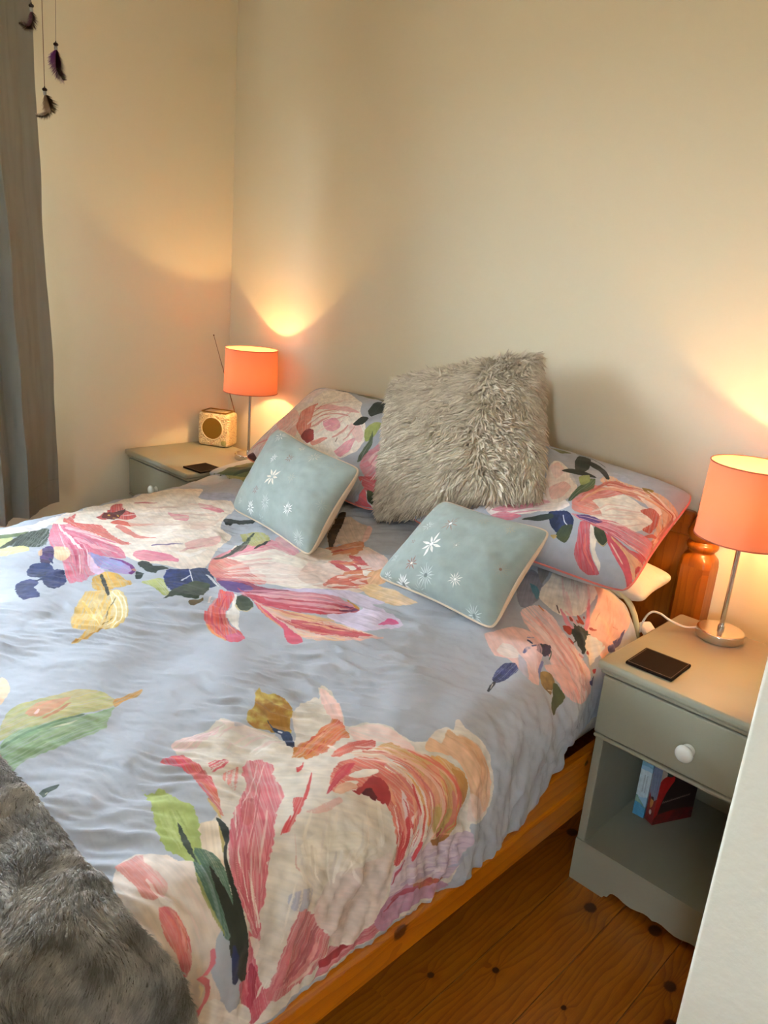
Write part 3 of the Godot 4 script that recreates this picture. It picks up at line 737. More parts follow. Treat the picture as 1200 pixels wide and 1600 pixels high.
	S([409,1037,387,1057,369,1074,349,1091,329,1106], 0.3, 0.7, 0.2, "b8505c", 0.71)
	S([423,1082,396,1106,366,1123,338,1132,300,1126], 0.6, 1.3, 0.3, "e6b8b0", 0.56)
	S([460,1042,429,1069,412,1086,396,1101,378,1113], 0.2, 0.6, 0.2, "ead8cc", 0.58)
	S([420,1084,408,1095,395,1107,382,1115,367,1121], 0.3, 0.6, 0.2, "d88a8a", 0.58)
	S([361,1107,346,1115,330,1122,310,1124,286,1121], 0.9, 1.6, 0.5, "a8484c", 0.54)
	S([386,1113,365,1123,346,1131,321,1131,290,1123], 0.4, 1.0, 0.3, "c8606a", 0.59)
	S([463,1047,420,1084,392,1109,360,1125,327,1131], 0.3, 0.8, 0.3, "b8505c", 0.83)
	S([370,1089,352,1104,334,1115,314,1121,287,1120], 0.3, 0.7, 0.2, "d88a8a", 0.61)
	S([396,1108,371,1121,349,1131,323,1132,287,1123], 0.5, 1.0, 0.3, "e6b8b0", 0.74)
	S([484,1016,440,1055,410,1083,385,1105,358,1119], 0.7, 1.4, 0.4, "d88a8a", 0.47)
	S([436,1046,417,1063,405,1076,392,1088,381,1098], 0.4, 0.9, 0.3, "e6b8b0", 0.8)
	S([371,1067,358,1078,344,1091,330,1101,317,1110], 0.5, 0.8, 0.3, "b8505c", 0.48)
	S([405,1081,390,1094,377,1104,362,1112,348,1118], 0.7, 1.3, 0.4, "d88a8a", 0.54)
	S([435,1073,414,1093,393,1112,369,1124,347,1132], 0.5, 1.0, 0.3, "d88a8a", 0.5)
	S([430,1079,405,1101,378,1119,351,1130,320,1131], 0.9, 1.8, 0.6, "a8484c", 0.5)
	S([381,1103,365,1112,352,1119,338,1123,321,1126], 0.5, 1.0, 0.3, "b8505c", 0.66)
	S([402,1073,380,1092,356,1108,333,1119,305,1122], 0.7, 1.4, 0.4, "ead8cc", 0.47)
	S([431,1030,413,1047,400,1059,388,1071,377,1082], 0.5, 1.0, 0.3, "e6b8b0", 0.48)
	S([188,1025,178,1034,174,1047,173,1063,180,1083], 1.0, 1.9, 0.6, "b85a60", 0.7)
	S([231,1036,206,1041,195,1056,188,1073,184,1092], 2.0, 3.9, 1.1, "c87878", 0.59)
	S([210,1013,198,1020,185,1026,177,1037,172,1050], 0.6, 1.1, 0.3, "e0c0b0", 0.67)
	S([217,1048,211,1055,204,1062,210,1077,203,1083], 1.2, 2.8, 0.9, "d89088", 0.52)
	S([237,1067,228,1077,215,1084,200,1091,186,1098], 0.8, 1.5, 0.5, "b85a60", 0.68)
	S([261,1063,243,1065,236,1074,224,1080,214,1087], 2.0, 3.7, 1.2, "b85a60", 0.75)
	S([279,1062,259,1067,239,1072,224,1080,209,1089], 2.0, 3.9, 1.2, "c87878", 0.78)
	S([237,1072,225,1080,213,1086,198,1094,184,1102], 0.7, 1.4, 0.4, "c87878", 0.52)
	S([199,1026,188,1031,185,1042,178,1050,176,1062], 0.8, 1.5, 0.4, "b85a60", 0.78)
	S([195,1059,192,1069,198,1085,190,1091,181,1098], 1.6, 3.3, 1.1, "c87878", 0.75)
	S([241,1038,227,1045,209,1050,198,1061,195,1075], 1.0, 1.9, 0.6, "a85058", 0.62)
	S([203,1020,191,1025,181,1033,177,1044,173,1056], 2.1, 4.2, 1.3, "d89088", 0.72)
	S([207,1054,197,1060,194,1072,197,1085,186,1092], 1.3, 2.9, 1.0, "b85a60", 0.64)
	S([180,1031,175,1043,171,1054,174,1070,180,1087], 1.5, 3.1, 0.8, "c87878", 0.74)
	S([193,1019,177,1027,167,1040,168,1059,174,1081], 0.6, 1.3, 0.3, "a85058", 0.71)
	S([230,1021,205,1026,189,1037,179,1053,181,1074], 1.9, 4.1, 1.3, "a85058", 0.63)
	S([230,1032,207,1037,198,1051,183,1061,190,1085], 1.8, 3.9, 1.2, "a85058", 0.73)
	S([225,1025,203,1032,194,1048,182,1061,188,1086], 1.8, 3.6, 1.1, "a85058", 0.57)
	S([212,1060,209,1069,210,1081,201,1086,191,1092], 3.0, 6.0, 1.8, "c87878", 0.61)
	S([178,1019,172,1030,164,1039,166,1054,170,1071], 1.8, 3.6, 1.0, "e0c0b0", 0.81)
	S([319,963,315,975,308,984,303,988,297,992], 0.9, 1.8, 0.5, "dccfc4", 0.38)
	S([336,1033,327,1037,318,1039,311,1035,303,1031], 2.1, 4.0, 1.2, "e6d8c4", 0.48)
	S([342,935,332,944,322,950,315,957,311,964], 0.9, 1.9, 0.5, "cfc4b8", 0.39)
	S([317,966,314,978,308,985,303,989,298,992], 1.8, 3.7, 1.1, "f0e8dc", 0.45)
	S([349,920,336,930,323,938,314,944,308,954], 0.8, 1.6, 0.5, "e6d8c4", 0.62)
	S([343,1016,335,1020,329,1022,321,1025,315,1026], 1.8, 3.6, 1.1, "e6d8c4", 0.5)
	S([320,1003,311,1008,304,1008,298,1009,292,1008], 1.1, 2.2, 0.7, "dccfc4", 0.66)
	S([369,978,360,988,351,996,343,1004,335,1011], 1.3, 2.7, 0.8, "dccfc4", 0.41)
	S([347,1019,337,1024,326,1028,315,1031,308,1027], 1.5, 3.1, 1.0, "d8cab6", 0.68)
	S([385,992,376,1003,368,1014,359,1024,348,1030], 1.1, 2.2, 0.7, "e6d8c4", 0.67)
	S([336,1020,325,1026,315,1029,307,1026,295,1019], 0.6, 1.4, 0.4, "f0e8dc", 0.59)
	S([367,1016,359,1022,348,1027,338,1031,329,1034], 1.3, 2.6, 0.7, "e6d8c4", 0.61)
	S([315,950,309,957,305,967,301,975,297,980], 1.9, 3.8, 1.2, "d8cab6", 0.48)
	S([328,936,321,943,316,951,313,958,310,965], 1.7, 3.5, 1.0, "d8cab6", 0.44)
	S([345,897,333,904,322,909,311,914,302,917], 2.9, 6.0, 1.9, "f0e8dc", 0.59)
	S([324,992,314,1000,305,1004,297,1006,289,1007], 1.6, 3.1, 0.9, "cfc4b8", 0.36)
	S([316,949,310,960,306,974,301,981,296,988], 1.0, 2.0, 0.5, "f0e8dc", 0.45)
	S([326,990,317,997,307,1001,302,1002,296,1004], 0.9, 1.7, 0.5, "cfc4b8", 0.68)
	S([381,1009,370,1017,361,1025,350,1029,339,1032], 0.9, 1.8, 0.5, "d8cab6", 0.4)
	S([314,916,305,922,304,937,300,947,301,962], 1.8, 3.6, 1.1, "f0e8dc", 0.38)
	S([377,966,364,977,353,986,341,994,331,1002], 1.0, 2.0, 0.6, "d8cab6", 0.36)
	S([324,982,315,992,305,997,300,1001,292,1003], 1.6, 3.2, 1.0, "f0e8dc", 0.69)
	S([366,963,357,973,348,980,339,989,332,996], 1.6, 3.3, 1.0, "e6d8c4", 0.53)
	S([341,1039,331,1045,321,1047,313,1041,304,1036], 1.4, 2.9, 0.9, "dccfc4", 0.57)
	S([334,1045,326,1048,320,1047,314,1044,307,1039], 1.8, 3.5, 1.1, "e6d8c4", 0.67)
	S([338,997,326,1004,314,1008,304,1008,296,1008], 0.9, 1.7, 0.5, "f0e8dc", 0.5)
	S([532,975,534,958,532,944,529,935,524,928], 0.8, 1.5, 0.5, "f4ece2", 0.46)
	S([608,1021,615,1002,615,991,610,984,608,977], 0.7, 1.4, 0.4, "dcb0ae", 0.46)
	S([539,979,542,962,542,950,538,943,535,937], 1.3, 2.7, 0.8, "f4ece2", 0.53)
	S([603,997,603,986,599,980,597,974,593,967], 0.5, 1.1, 0.3, "e6c0bc", 0.59)
	S([603,1008,610,994,610,988,608,984,605,979], 0.8, 1.6, 0.5, "f4ece2", 0.51)
	S([532,975,534,961,534,948,532,941,530,934], 1.3, 2.7, 0.8, "f4ece2", 0.44)
	S([539,971,540,955,535,945,531,937,527,931], 1.4, 2.7, 0.8, "e6c0bc", 0.43)
	S([565,1001,571,982,570,969,568,960,563,954], 1.3, 2.5, 0.7, "e6c0bc", 0.35)
	S([591,1002,599,987,598,981,596,976,596,971], 0.9, 1.8, 0.6, "dcb0ae", 0.42)
	S([554,985,559,966,555,955,549,949,546,941], 0.8, 1.8, 0.6, "e6c0bc", 0.55)
	S([209,855,209,840,187,805,182,786,185,775], 4.7, 9.4, 2.8, "e0d4d8", 0.75)
	S([210,763,202,747,201,736,197,723,198,716], 1.2, 2.4, 0.8, "b098b4", 0.59)
	S([234,856,227,827,216,794,206,766,196,741], 2.8, 5.4, 1.6, "b098b4", 0.56)
	S([222,774,221,763,222,756,220,750,211,736], 0.8, 1.7, 0.5, "d8c8d0", 0.44)
	S([217,873,211,853,206,834,185,800,184,785], 2.7, 5.1, 1.6, "b098b4", 0.66)
	S([233,826,225,796,213,765,203,742,197,723], 1.3, 2.7, 0.8, "b098b4", 0.65)
	S([216,827,203,794,198,772,188,746,183,723], 1.4, 2.9, 0.9, "d8c8d0", 0.72)
	S([222,816,219,800,217,787,207,769,207,762], 2.6, 5.1, 1.6, "d8c8d0", 0.41)
	S([224,823,215,799,208,777,206,764,196,743], 2.9, 5.7, 1.8, "d8c8d0", 0.65)
	S([228,890,224,870,220,848,205,817,195,790], 0.8, 1.8, 0.6, "d8c8d0", 0.73)
	S([221,851,213,829,196,798,202,790,196,774], 1.8, 3.6, 1.2, "c8a8bc", 0.4)
	S([194,805,194,789,193,772,185,751,184,734], 0.9, 1.7, 0.5, "b098b4", 0.73)
	S([232,834,223,805,212,773,211,760,201,737], 3.9, 8.0, 2.3, "e0d4d8", 0.55)
	S([234,867,228,847,216,820,205,796,201,780], 1.3, 2.7, 0.8, "e0d4d8", 0.73)
	S([222,814,220,801,218,788,208,770,208,763], 2.0, 4.0, 1.2, "b098b4", 0.59)
	S([197,803,201,792,195,775,194,761,185,740], 1.0, 2.1, 0.7, "d8c8d0", 0.47)
	S([368,701,350,684,328,679,303,675,264,677], 2.2, 4.6, 1.3, "dcaa82", 0.64)
	S([374,712,357,699,338,690,318,686,288,687], 1.7, 3.2, 1.0, "d8a078", 0.4)
	S([371,695,357,685,340,673,319,668,292,657], 2.0, 4.1, 1.3, "dcaa82", 0.47)
	S([379,711,368,703,357,693,345,685,332,682], 1.4, 2.7, 0.8, "eccaa8", 0.37)
	S([330,684,316,681,297,680,269,677,244,678], 4.0, 7.9, 2.3, "d8a078", 0.47)
	S([357,692,347,681,333,679,319,676,303,670], 1.9, 3.9, 1.2, "d8a078", 0.38)
	S([359,693,339,679,314,676,280,674,236,676], 1.3, 2.6, 0.7, "dcaa82", 0.38)
	S([319,676,301,666,283,675,260,676,234,676], 3.3, 6.7, 2.0, "eccaa8", 0.44)
	S([380,708,362,697,343,681,320,678,291,674], 2.6, 5.2, 1.6, "dcaa82", 0.46)
	S([372,700,353,683,331,675,299,659,266,674], 2.2, 4.3, 1.2, "dcaa82", 0.44)
	S([386,1187,368,1186,354,1184,344,1184,333,1182], 1.2, 2.5, 0.7, "e0c8bc", 0.5)
	S([412,1212,392,1214,376,1214,366,1210,357,1205], 1.5, 3.1, 0.9, "e0c8bc", 0.38)
	S([353,1194,344,1192,336,1192,327,1193,318,1193], 1.0, 2.0, 0.6, "d8c4b4", 0.39)
	S([390,1219,380,1219,374,1216,367,1213,362,1210], 1.1, 2.2, 0.7, "d8c4b4", 0.59)
	S([357,1199,349,1197,341,1197,333,1197,324,1197], 1.2, 2.4, 0.7, "e0c8bc", 0.57)
	S([413,1219,393,1220,379,1219,369,1214,359,1210], 1.3, 2.8, 0.8, "f0e6da", 0.61)
	S([375,1202,365,1200,355,1198,347,1196,337,1197], 0.9, 1.8, 0.6, "e0c8bc", 0.48)
	S([420,1205,393,1208,374,1207,363,1203,351,1199], 1.1, 2.2, 0.6, "e0c8bc", 0.36)
	S([350,1197,343,1197,336,1197,329,1197,321,1197], 0.8, 1.6, 0.5, "e0c8bc", 0.55)
	S([391,1211,374,1211,365,1208,355,1203,343,1200], 1.4, 2.7, 0.8, "d8c4b4", 0.4)
	S([345,1215,339,1215,333,1216,326,1216,319,1215], 0.9, 1.8, 0.6, "e8a898", 0.57)
	S([362,1224,354,1222,345,1220,332,1220,318,1219], 0.4, 0.9, 0.3, "d87868", 0.57)
	S([359,1216,351,1214,342,1211,333,1212,322,1213], 0.6, 1.1, 0.3, "b85850", 0.78)
	S([366,1223,360,1222,355,1220,350,1219,344,1218], 0.5, 1.0, 0.3, "d87868", 0.59)
	S([353,1215,346,1213,339,1213,330,1213,321,1214], 0.7, 1.4, 0.4, "d87868", 0.72)
	S([365,1216,358,1215,350,1213,342,1211,333,1211], 0.7, 1.4, 0.4, "e8a898", 0.73)
	S([360,1222,354,1221,348,1219,339,1219,329,1219], 0.6, 1.3, 0.4, "d87868", 0.52)
	S([911,664,881,642,843,614,813,584,796,562], 2.2, 4.0, 1.2, "d07888", 0.75)
	S([962,687,927,679,895,669,864,645,831,619], 2.1, 4.2, 1.2, "b84858", 0.84)
	S([899,656,878,636,855,615,827,600,810,582], 1.2, 2.5, 0.6, "c85868", 0.5)
	S([893,629,871,605,844,584,818,573,802,558], 1.0, 2.1, 0.5, "e4a8b0", 0.81)
	S([916,664,898,654,875,632,853,611,826,594], 1.4, 3.2, 0.9, "e4a8b0", 0.6)
	S([885,634,867,610,838,594,815,581,803,566], 1.3, 2.3, 0.8, "e4a8b0", 0.8)
	S([921,678,889,666,851,636,814,605,798,574], 2.2, 4.5, 1.3, "c85868", 0.76)
	S([928,642,897,612,864,584,835,561,803,551], 0.6, 1.3, 0.4, "d07888", 0.84)
	S([934,642,901,614,868,584,838,560,812,542], 1.5, 3.0, 0.9, "ecc8c8", 0.56)
	S([891,639,859,606,820,582,800,562,780,539], 1.5, 3.0, 0.8, "c85868", 0.84)
	S([841,623,819,599,804,578,794,560,781,543], 0.7, 1.4, 0.3, "e4a8b0", 0.85)
	S([863,621,832,603,811,581,797,564,785,545], 1.0, 2.2, 0.7, "ecc8c8", 0.71)
	S([919,660,900,647,881,625,862,604,835,588], 2.0, 3.9, 1.2, "b84858", 0.67)
	S([922,628,892,599,859,574,834,554,804,544], 0.6, 1.3, 0.4, "d07888", 0.61)
	S([985,665,965,650,943,637,914,619,891,593], 3.6, 6.8, 2.3, "e4a8b0", 0.61)
	S([900,654,879,635,860,617,838,599,817,584], 2.2, 4.5, 1.3, "e4a8b0", 0.51)
	S([927,665,904,649,879,620,851,593,819,577], 1.3, 2.3, 0.8, "c85868", 0.7)
	S([858,644,826,619,799,593,787,574,779,549], 2.4, 4.5, 1.4, "e4a8b0", 0.83)
	S([940,659,922,650,903,633,887,612,866,593], 1.1, 2.0, 0.6, "ecc8c8", 0.8)
	S([939,662,920,654,904,637,885,617,865,599], 1.6, 3.3, 1.1, "e4a8b0", 0.74)
	S([980,680,943,665,907,650,875,610,831,579], 1.3, 2.4, 0.8, "ecc8c8", 0.66)
	S([902,672,877,652,844,628,816,599,801,575], 2.0, 4.0, 1.3, "c85868", 0.64)
	S([794,644,758,632,729,614,697,605,667,595], 0.6, 1.5, 0.4, "e4b08c", 0.8)
	S([812,658,784,649,757,638,734,625,714,613], 0.7, 1.4, 0.3, "d88a78", 0.51)
	S([825,662,792,652,760,640,733,624,709,612], 0.5, 1.2, 0.4, "f0d8c4", 0.57)
	S([869,678,843,667,816,658,787,648,758,637], 0.9, 1.8, 0.5, "e4b08c", 0.66)
	S([807,689,778,684,753,672,720,667,697,653], 1.6, 3.2, 0.8, "f0d8c4", 0.52)
	S([795,664,772,651,748,641,725,630,704,619], 1.3, 2.8, 0.8, "e4b08c", 0.82)
	S([884,684,853,674,825,664,792,652,760,640], 1.2, 2.2, 0.6, "e4b08c", 0.5)
	S([819,681,785,675,758,659,728,646,701,634], 0.5, 1.1, 0.3, "d88a78", 0.45)
	S([849,686,825,680,800,675,775,666,755,653], 1.6, 3.3, 1.0, "b84450", 0.63)
	S([757,638,740,627,723,618,706,610,687,605], 1.0, 2.2, 0.7, "d88a78", 0.8)
	S([860,687,841,683,819,680,801,675,781,670], 0.8, 1.4, 0.4, "e4b08c", 0.69)
	S([904,684,868,672,833,659,796,642,754,629], 0.7, 1.3, 0.4, "b84450", 0.53)
	S([831,689,794,684,761,670,720,662,693,643], 0.7, 1.5, 0.4, "f0d8c4", 0.46)
	S([748,622,728,612,705,607,683,600,663,592], 0.7, 1.6, 0.5, "f0d8c4", 0.7)
	S([810,680,774,672,743,654,704,647,682,628], 1.1, 2.2, 0.7, "e4b08c", 0.55)
	S([899,684,874,675,850,667,830,656,807,644], 1.0, 2.2, 0.6, "d88a78", 0.79)
	S([842,686,814,681,785,675,763,662,739,648], 1.3, 2.7, 0.7, "b84450", 0.54)
	S([797,675,777,667,758,658,740,647,718,641], 0.4, 0.8, 0.3, "c8545a", 0.5)
	S([1153,569,1148,546,1137,532,1122,518,1112,500], 3.2, 6.4, 2.0, "f4ece2", 0.56)
	S([1124,596,1112,575,1098,558,1088,538,1072,520], 3.7, 7.4, 2.3, "d89890", 0.45)
	S([1128,538,1122,525,1117,508,1110,494,1097,485], 1.3, 2.5, 0.6, "e0a8a4", 0.38)
	S([1116,552,1108,533,1097,512,1083,496,1061,485], 3.6, 6.9, 2.0, "dcc4b8", 0.42)
	S([1002,607,984,594,964,583,944,573,928,559], 3.3, 6.5, 2.0, "e8d4c6", 0.43)
	S([1111,611,1100,592,1086,575,1072,558,1060,541], 3.4, 6.4, 1.9, "d89890", 0.58)
	S([1057,606,1034,587,1015,564,985,551,960,532], 3.8, 7.7, 2.2, "f4ece2", 0.46)
	S([1068,587,1049,566,1034,545,1012,528,985,514], 2.0, 4.0, 1.3, "e8d4c6", 0.65)
	S([1096,628,1080,612,1063,596,1048,579,1031,562], 3.4, 6.7, 1.9, "f4ece2", 0.56)
	S([1072,652,1041,633,1015,609,990,584,962,564], 1.7, 3.0, 0.8, "dcc4b8", 0.45)
	S([1012,603,998,585,981,570,961,557,947,538], 1.6, 3.2, 0.9, "dcc4b8", 0.36)
	S([1100,519,1089,501,1068,492,1043,486,1017,482], 2.0, 4.0, 1.3, "e8d4c6", 0.49)
	S([963,597,939,581,919,563,902,542,892,511], 3.5, 6.8, 2.1, "f4ece2", 0.62)
	S([1073,666,1045,650,1021,630,995,614,970,595], 2.2, 4.6, 1.5, "e0a8a4", 0.53)
	S([1119,532,1106,513,1093,491,1066,485,1032,485], 1.6, 3.5, 1.0, "e8d4c6", 0.6)
	S([1078,640,1057,618,1036,597,1018,573,991,555], 3.3, 6.7, 1.9, "f4ece2", 0.45)
	S([1017,630,992,615,968,600,944,586,925,567], 1.8, 3.9, 1.1, "e8d4c6", 0.52)
	S([1110,618,1093,597,1080,574,1062,554,1049,530], 3.8, 7.2, 2.3, "dcc4b8", 0.68)
	S([1148,552,1136,528,1124,503,1105,482,1069,477], 3.2, 6.6, 1.9, "dcc4b8", 0.35)
	S([1086,647,1071,622,1051,600,1034,578,1017,555], 1.6, 3.6, 1.2, "f4ece2", 0.64)
	S([1117,627,1110,607,1103,590,1097,570,1085,555], 3.9, 8.1, 2.3, "e8d4c6", 0.54)
	S([1035,580,1013,560,990,542,962,525,942,499], 4.2, 8.4, 2.4, "e8d4c6", 0.53)
	S([1058,644,1027,625,1004,598,975,578,944,558], 3.0, 5.6, 1.6, "f4ece2", 0.52)
	S([1129,494,1125,472,1099,473,1072,473,1052,470], 2.5, 5.5, 1.7, "dcc4b8", 0.51)
	S([957,767,926,786,910,795,878,800,842,811], 1.4, 2.7, 0.9, "b83c50", 0.61)
	S([988,732,984,743,967,761,942,778,927,788], 1.5, 3.2, 0.9, "e0908a", 0.73)
	S([943,744,918,760,903,768,892,770,870,777], 1.1, 2.0, 0.6, "e0908a", 0.51)
	S([978,715,967,734,934,761,906,776,875,785], 0.8, 1.5, 0.5, "b83c50", 0.6)
	S([904,768,895,771,877,775,860,778,839,783], 1.1, 2.1, 0.6, "e0908a", 0.75)
	S([980,719,973,733,952,755,925,772,909,781], 0.9, 1.8, 0.5, "d8604c", 0.54)
	S([969,725,952,745,920,766,900,775,871,782], 1.4, 2.8, 0.9, "e0908a", 0.52)
	S([974,733,953,758,924,776,906,784,877,791], 1.7, 3.3, 1.0, "d8604c", 0.53)
	S([1375,841,1361,848,1330,862,1307,872,1285,883], 1.3, 2.8, 0.7, "f0d8d8", 0.63)
	S([1490,801,1441,811,1391,824,1355,841,1316,860], 0.6, 1.4, 0.5, "e8b4ba", 0.46)
	S([1429,815,1382,832,1354,845,1317,862,1288,875], 1.0, 1.9, 0.6, "dc98a0", 0.77)
	S([1494,818,1449,832,1400,849,1375,857,1344,871], 0.8, 1.6, 0.5, "dc98a0", 0.8)
	S([1506,808,1455,822,1397,839,1367,852,1321,871], 0.9, 1.6, 0.5, "c05870", 0.6)
	S([1501,794,1464,799,1421,806,1380,820,1346,837], 1.5, 2.9, 0.7, "f0d8d8", 0.51)
	S([1493,809,1438,824,1371,847,1328,865,1288,883], 1.2, 2.2, 0.7, "c05870", 0.61)
	S([1572,800,1520,816,1466,834,1406,853,1380,861], 0.8, 1.5, 0.4, "f0d8d8", 0.56)
	S([1455,797,1412,802,1365,820,1332,838,1291,859], 0.6, 1.3, 0.3, "dc98a0", 0.68)
	S([1488,815,1444,827,1393,843,1369,852,1333,865], 1.1, 2.3, 0.8, "c05870", 0.75)
	S([1483,815,1440,827,1388,845,1363,854,1321,873], 1.6, 3.2, 0.9, "c05870", 0.66)
	S([1527,791,1477,799,1425,808,1374,825,1337,843], 1.5, 3.1, 0.8, "c05870", 0.77)
	S([1504,770,1466,765,1434,755,1401,746,1362,741], 1.4, 2.7, 0.7, "e8b0b6", 0.58)
	S([1565,771,1519,769,1481,765,1447,755,1416,745], 2.3, 4.5, 1.4, "e8b0b6", 0.59)
	S([1577,767,1535,762,1490,757,1446,746,1407,733], 3.9, 8.4, 2.5, "e8b0b6", 0.72)
	S([1533,766,1504,765,1473,764,1448,756,1427,748], 1.7, 3.4, 0.9, "e8b0b6", 0.66)
	S([1510,775,1472,772,1446,763,1412,754,1376,748], 2.8, 5.3, 1.6, "c46478", 0.79)
	S([1535,762,1497,757,1451,750,1421,736,1376,728], 3.6, 7.3, 2.3, "f0dcd8", 0.52)
	S([1596,777,1567,771,1529,772,1497,770,1472,766], 2.3, 5.1, 1.4, "c46478", 0.72)
	S([1501,794,1458,787,1406,786,1380,772,1342,766], 3.3, 7.0, 1.9, "e8b0b6", 0.7)
	S([1606,770,1558,764,1511,756,1456,749,1412,734], 4.2, 8.4, 2.4, "c46478", 0.69)
	S([1601,769,1567,763,1530,759,1502,753,1456,749], 3.6, 7.2, 2.4, "f0dcd8", 0.59)
	S([1492,618,1481,589,1460,567,1432,552,1396,540], 3.0, 6.4, 2.0, "d8b8a8", 0.49)
	S([1463,638,1455,612,1437,591,1387,592,1363,575], 3.0, 6.0, 1.8, "e6d6c8", 0.38)
	S([1514,645,1508,618,1500,589,1479,567,1454,550], 2.3, 4.7, 1.4, "d8b8a8", 0.36)
	S([1357,607,1341,595,1326,584,1314,571,1314,556], 4.8, 9.6, 2.6, "e6d6c8", 0.59)
	S([1295,582,1296,568,1295,557,1287,549,1288,537], 3.2, 6.3, 2.0, "dcc8b4", 0.45)
	S([1542,515,1511,487,1479,459,1448,447,1425,433], 3.5, 7.0, 2.0, "f4ece4", 0.48)
	S([1589,560,1574,524,1550,486,1527,447,1497,418], 4.0, 8.0, 2.4, "dcc8b4", 0.53)
	S([1268,621,1265,604,1267,586,1266,568,1268,549], 3.5, 6.9, 2.1, "d8b8a8", 0.5)
	S([1485,645,1481,627,1474,613,1464,599,1454,586], 3.6, 7.2, 2.1, "e6d6c8", 0.6)
	S([1513,423,1493,416,1473,414,1451,415,1439,407], 2.4, 4.8, 1.5, "dcc8b4", 0.47)
	S([1601,541,1588,524,1566,509,1553,491,1537,472], 4.1, 8.1, 2.7, "d8b8a8", 0.48)
	S([1541,571,1516,545,1483,522,1451,498,1423,480], 5.0, 9.6, 2.9, "dcc8b4", 0.62)
	S([1540,456,1513,430,1478,426,1451,422,1427,415], 3.0, 5.4, 1.5, "e6d6c8", 0.48)
	S([1483,461,1460,450,1444,440,1429,432,1412,424], 1.8, 3.3, 1.1, "e4c8b8", 0.47)
	S([1598,618,1583,593,1566,566,1547,539,1525,513], 2.5, 4.9, 1.5, "f4ece4", 0.62)
	S([1236,655,1219,647,1222,632,1229,613,1234,595], 3.7, 7.4, 2.1, "f4ece4", 0.64)
	S([1509,513,1478,485,1441,466,1421,451,1398,436], 2.3, 4.6, 1.5, "d8b8a8", 0.62)
	S([1365,606,1345,599,1323,593,1300,590,1292,582], 4.1, 7.7, 2.3, "f4ece4", 0.35)
	S([1385,539,1369,530,1359,522,1347,516,1340,508], 6.0, 12.6, 3.6, "d8b8a8", 0.5)
	S([1552,504,1534,475,1513,445,1485,428,1458,421], 4.1, 7.8, 2.3, "e6d6c8", 0.36)
	S([1412,699,1398,691,1378,685,1363,677,1343,671], 7.2, 14.4, 4.2, "dcc8b4", 0.49)
	S([1313,670,1288,657,1260,649,1239,636,1236,617], 3.4, 6.5, 2.2, "dcc8b4", 0.56)
	S([1422,526,1399,521,1389,510,1383,502,1374,492], 4.2, 8.4, 2.6, "e4c8b8", 0.42)
	S([1281,667,1250,667,1231,658,1213,651,1216,634], 2.0, 3.8, 1.0, "f4ece4", 0.61)
	S([1549,521,1533,492,1513,462,1490,433,1463,428], 5.1, 10.2, 3.3, "e6d6c8", 0.49)
	S([1532,438,1514,427,1495,422,1474,424,1455,424], 2.4, 4.8, 1.4, "d8b8a8", 0.62)
	S([1145,944,1123,949,1103,955,1087,958,1067,964], 1.5, 3.0, 0.9, "ecd494", 0.68)
	S([1131,929,1104,936,1080,943,1049,954,1030,960], 1.6, 3.3, 1.0, "ecd494", 0.54)
	S([1097,952,1081,954,1064,960,1045,965,1026,971], 0.8, 1.6, 0.5, "ecd494", 0.73)
	S([1115,906,1085,916,1059,930,1022,950,1005,960], 0.8, 1.6, 0.5, "dcb458", 0.72)
	S([1115,951,1090,955,1060,963,1029,970,1009,974], 0.9, 1.6, 0.5, "ecd494", 0.72)
	S([1139,947,1121,950,1102,954,1089,957,1068,962], 1.8, 3.4, 1.1, "dcb458", 0.76)
	S([1141,916,1125,920,1102,928,1085,932,1063,942], 1.0, 2.1, 0.6, "ecd494", 0.49)
	S([1113,913,1087,920,1063,930,1031,946,1012,957], 0.8, 1.7, 0.5, "dcb458", 0.69)
	S([867,471,861,451,850,436,841,420,833,405], 1.9, 3.6, 1.1, "c8503c", 0.71)
	S([896,464,884,453,878,438,867,425,858,412], 2.7, 5.5, 1.6, "f0dcd0", 0.83)
	S([913,456,907,448,902,439,898,431,891,421], 2.1, 4.2, 1.2, "f0dcd0", 0.57)
	S([855,506,846,491,834,479,825,465,819,452], 1.2, 2.4, 0.6, "c8503c", 0.56)
	S([852,444,846,435,842,427,837,419,833,408], 2.3, 4.7, 1.6, "f0dcd0", 0.72)
	S([885,416,877,407,868,397,862,386,853,376], 1.4, 2.8, 0.8, "c8503c", 0.55)
	S([828,465,823,457,821,444,815,433,812,421], 1.4, 2.8, 0.8, "e8b898", 0.66)
	S([887,467,877,451,868,436,859,419,850,405], 1.6, 3.0, 0.8, "f0dcd0", 0.56)
	S([875,446,869,437,864,428,857,422,852,413], 2.5, 5.2, 1.7, "d07050", 0.54)
	S([865,516,860,505,853,494,849,480,839,471], 2.3, 4.5, 1.3, "c8503c", 0.65)
	S([964,420,948,410,934,400,920,391,911,378], 2.9, 5.7, 1.8, "d88058", 0.5)
	S([957,349,951,344,944,337,939,332,933,326], 2.3, 4.2, 1.4, "d88058", 0.55)
	S([935,409,925,401,917,392,909,383,900,375], 3.0, 6.4, 2.0, "d88058", 0.74)
	S([980,377,970,367,958,357,949,348,938,340], 1.4, 2.7, 0.8, "d88058", 0.51)
	S([989,378,980,363,966,349,955,338,942,330], 2.6, 4.9, 1.4, "b84c3c", 0.8)
	S([924,410,911,400,898,388,886,377,875,366], 2.6, 5.0, 1.5, "b84c3c", 0.55)
	S([985,403,975,388,963,376,950,364,938,354], 3.0, 6.1, 1.8, "e4c8b4", 0.73)
	S([971,348,959,339,947,329,936,322,924,311], 2.2, 4.7, 1.4, "e4c8b4", 0.57)
	S([960,401,949,393,936,387,926,378,917,370], 2.7, 5.7, 1.7, "e4c8b4", 0.75)
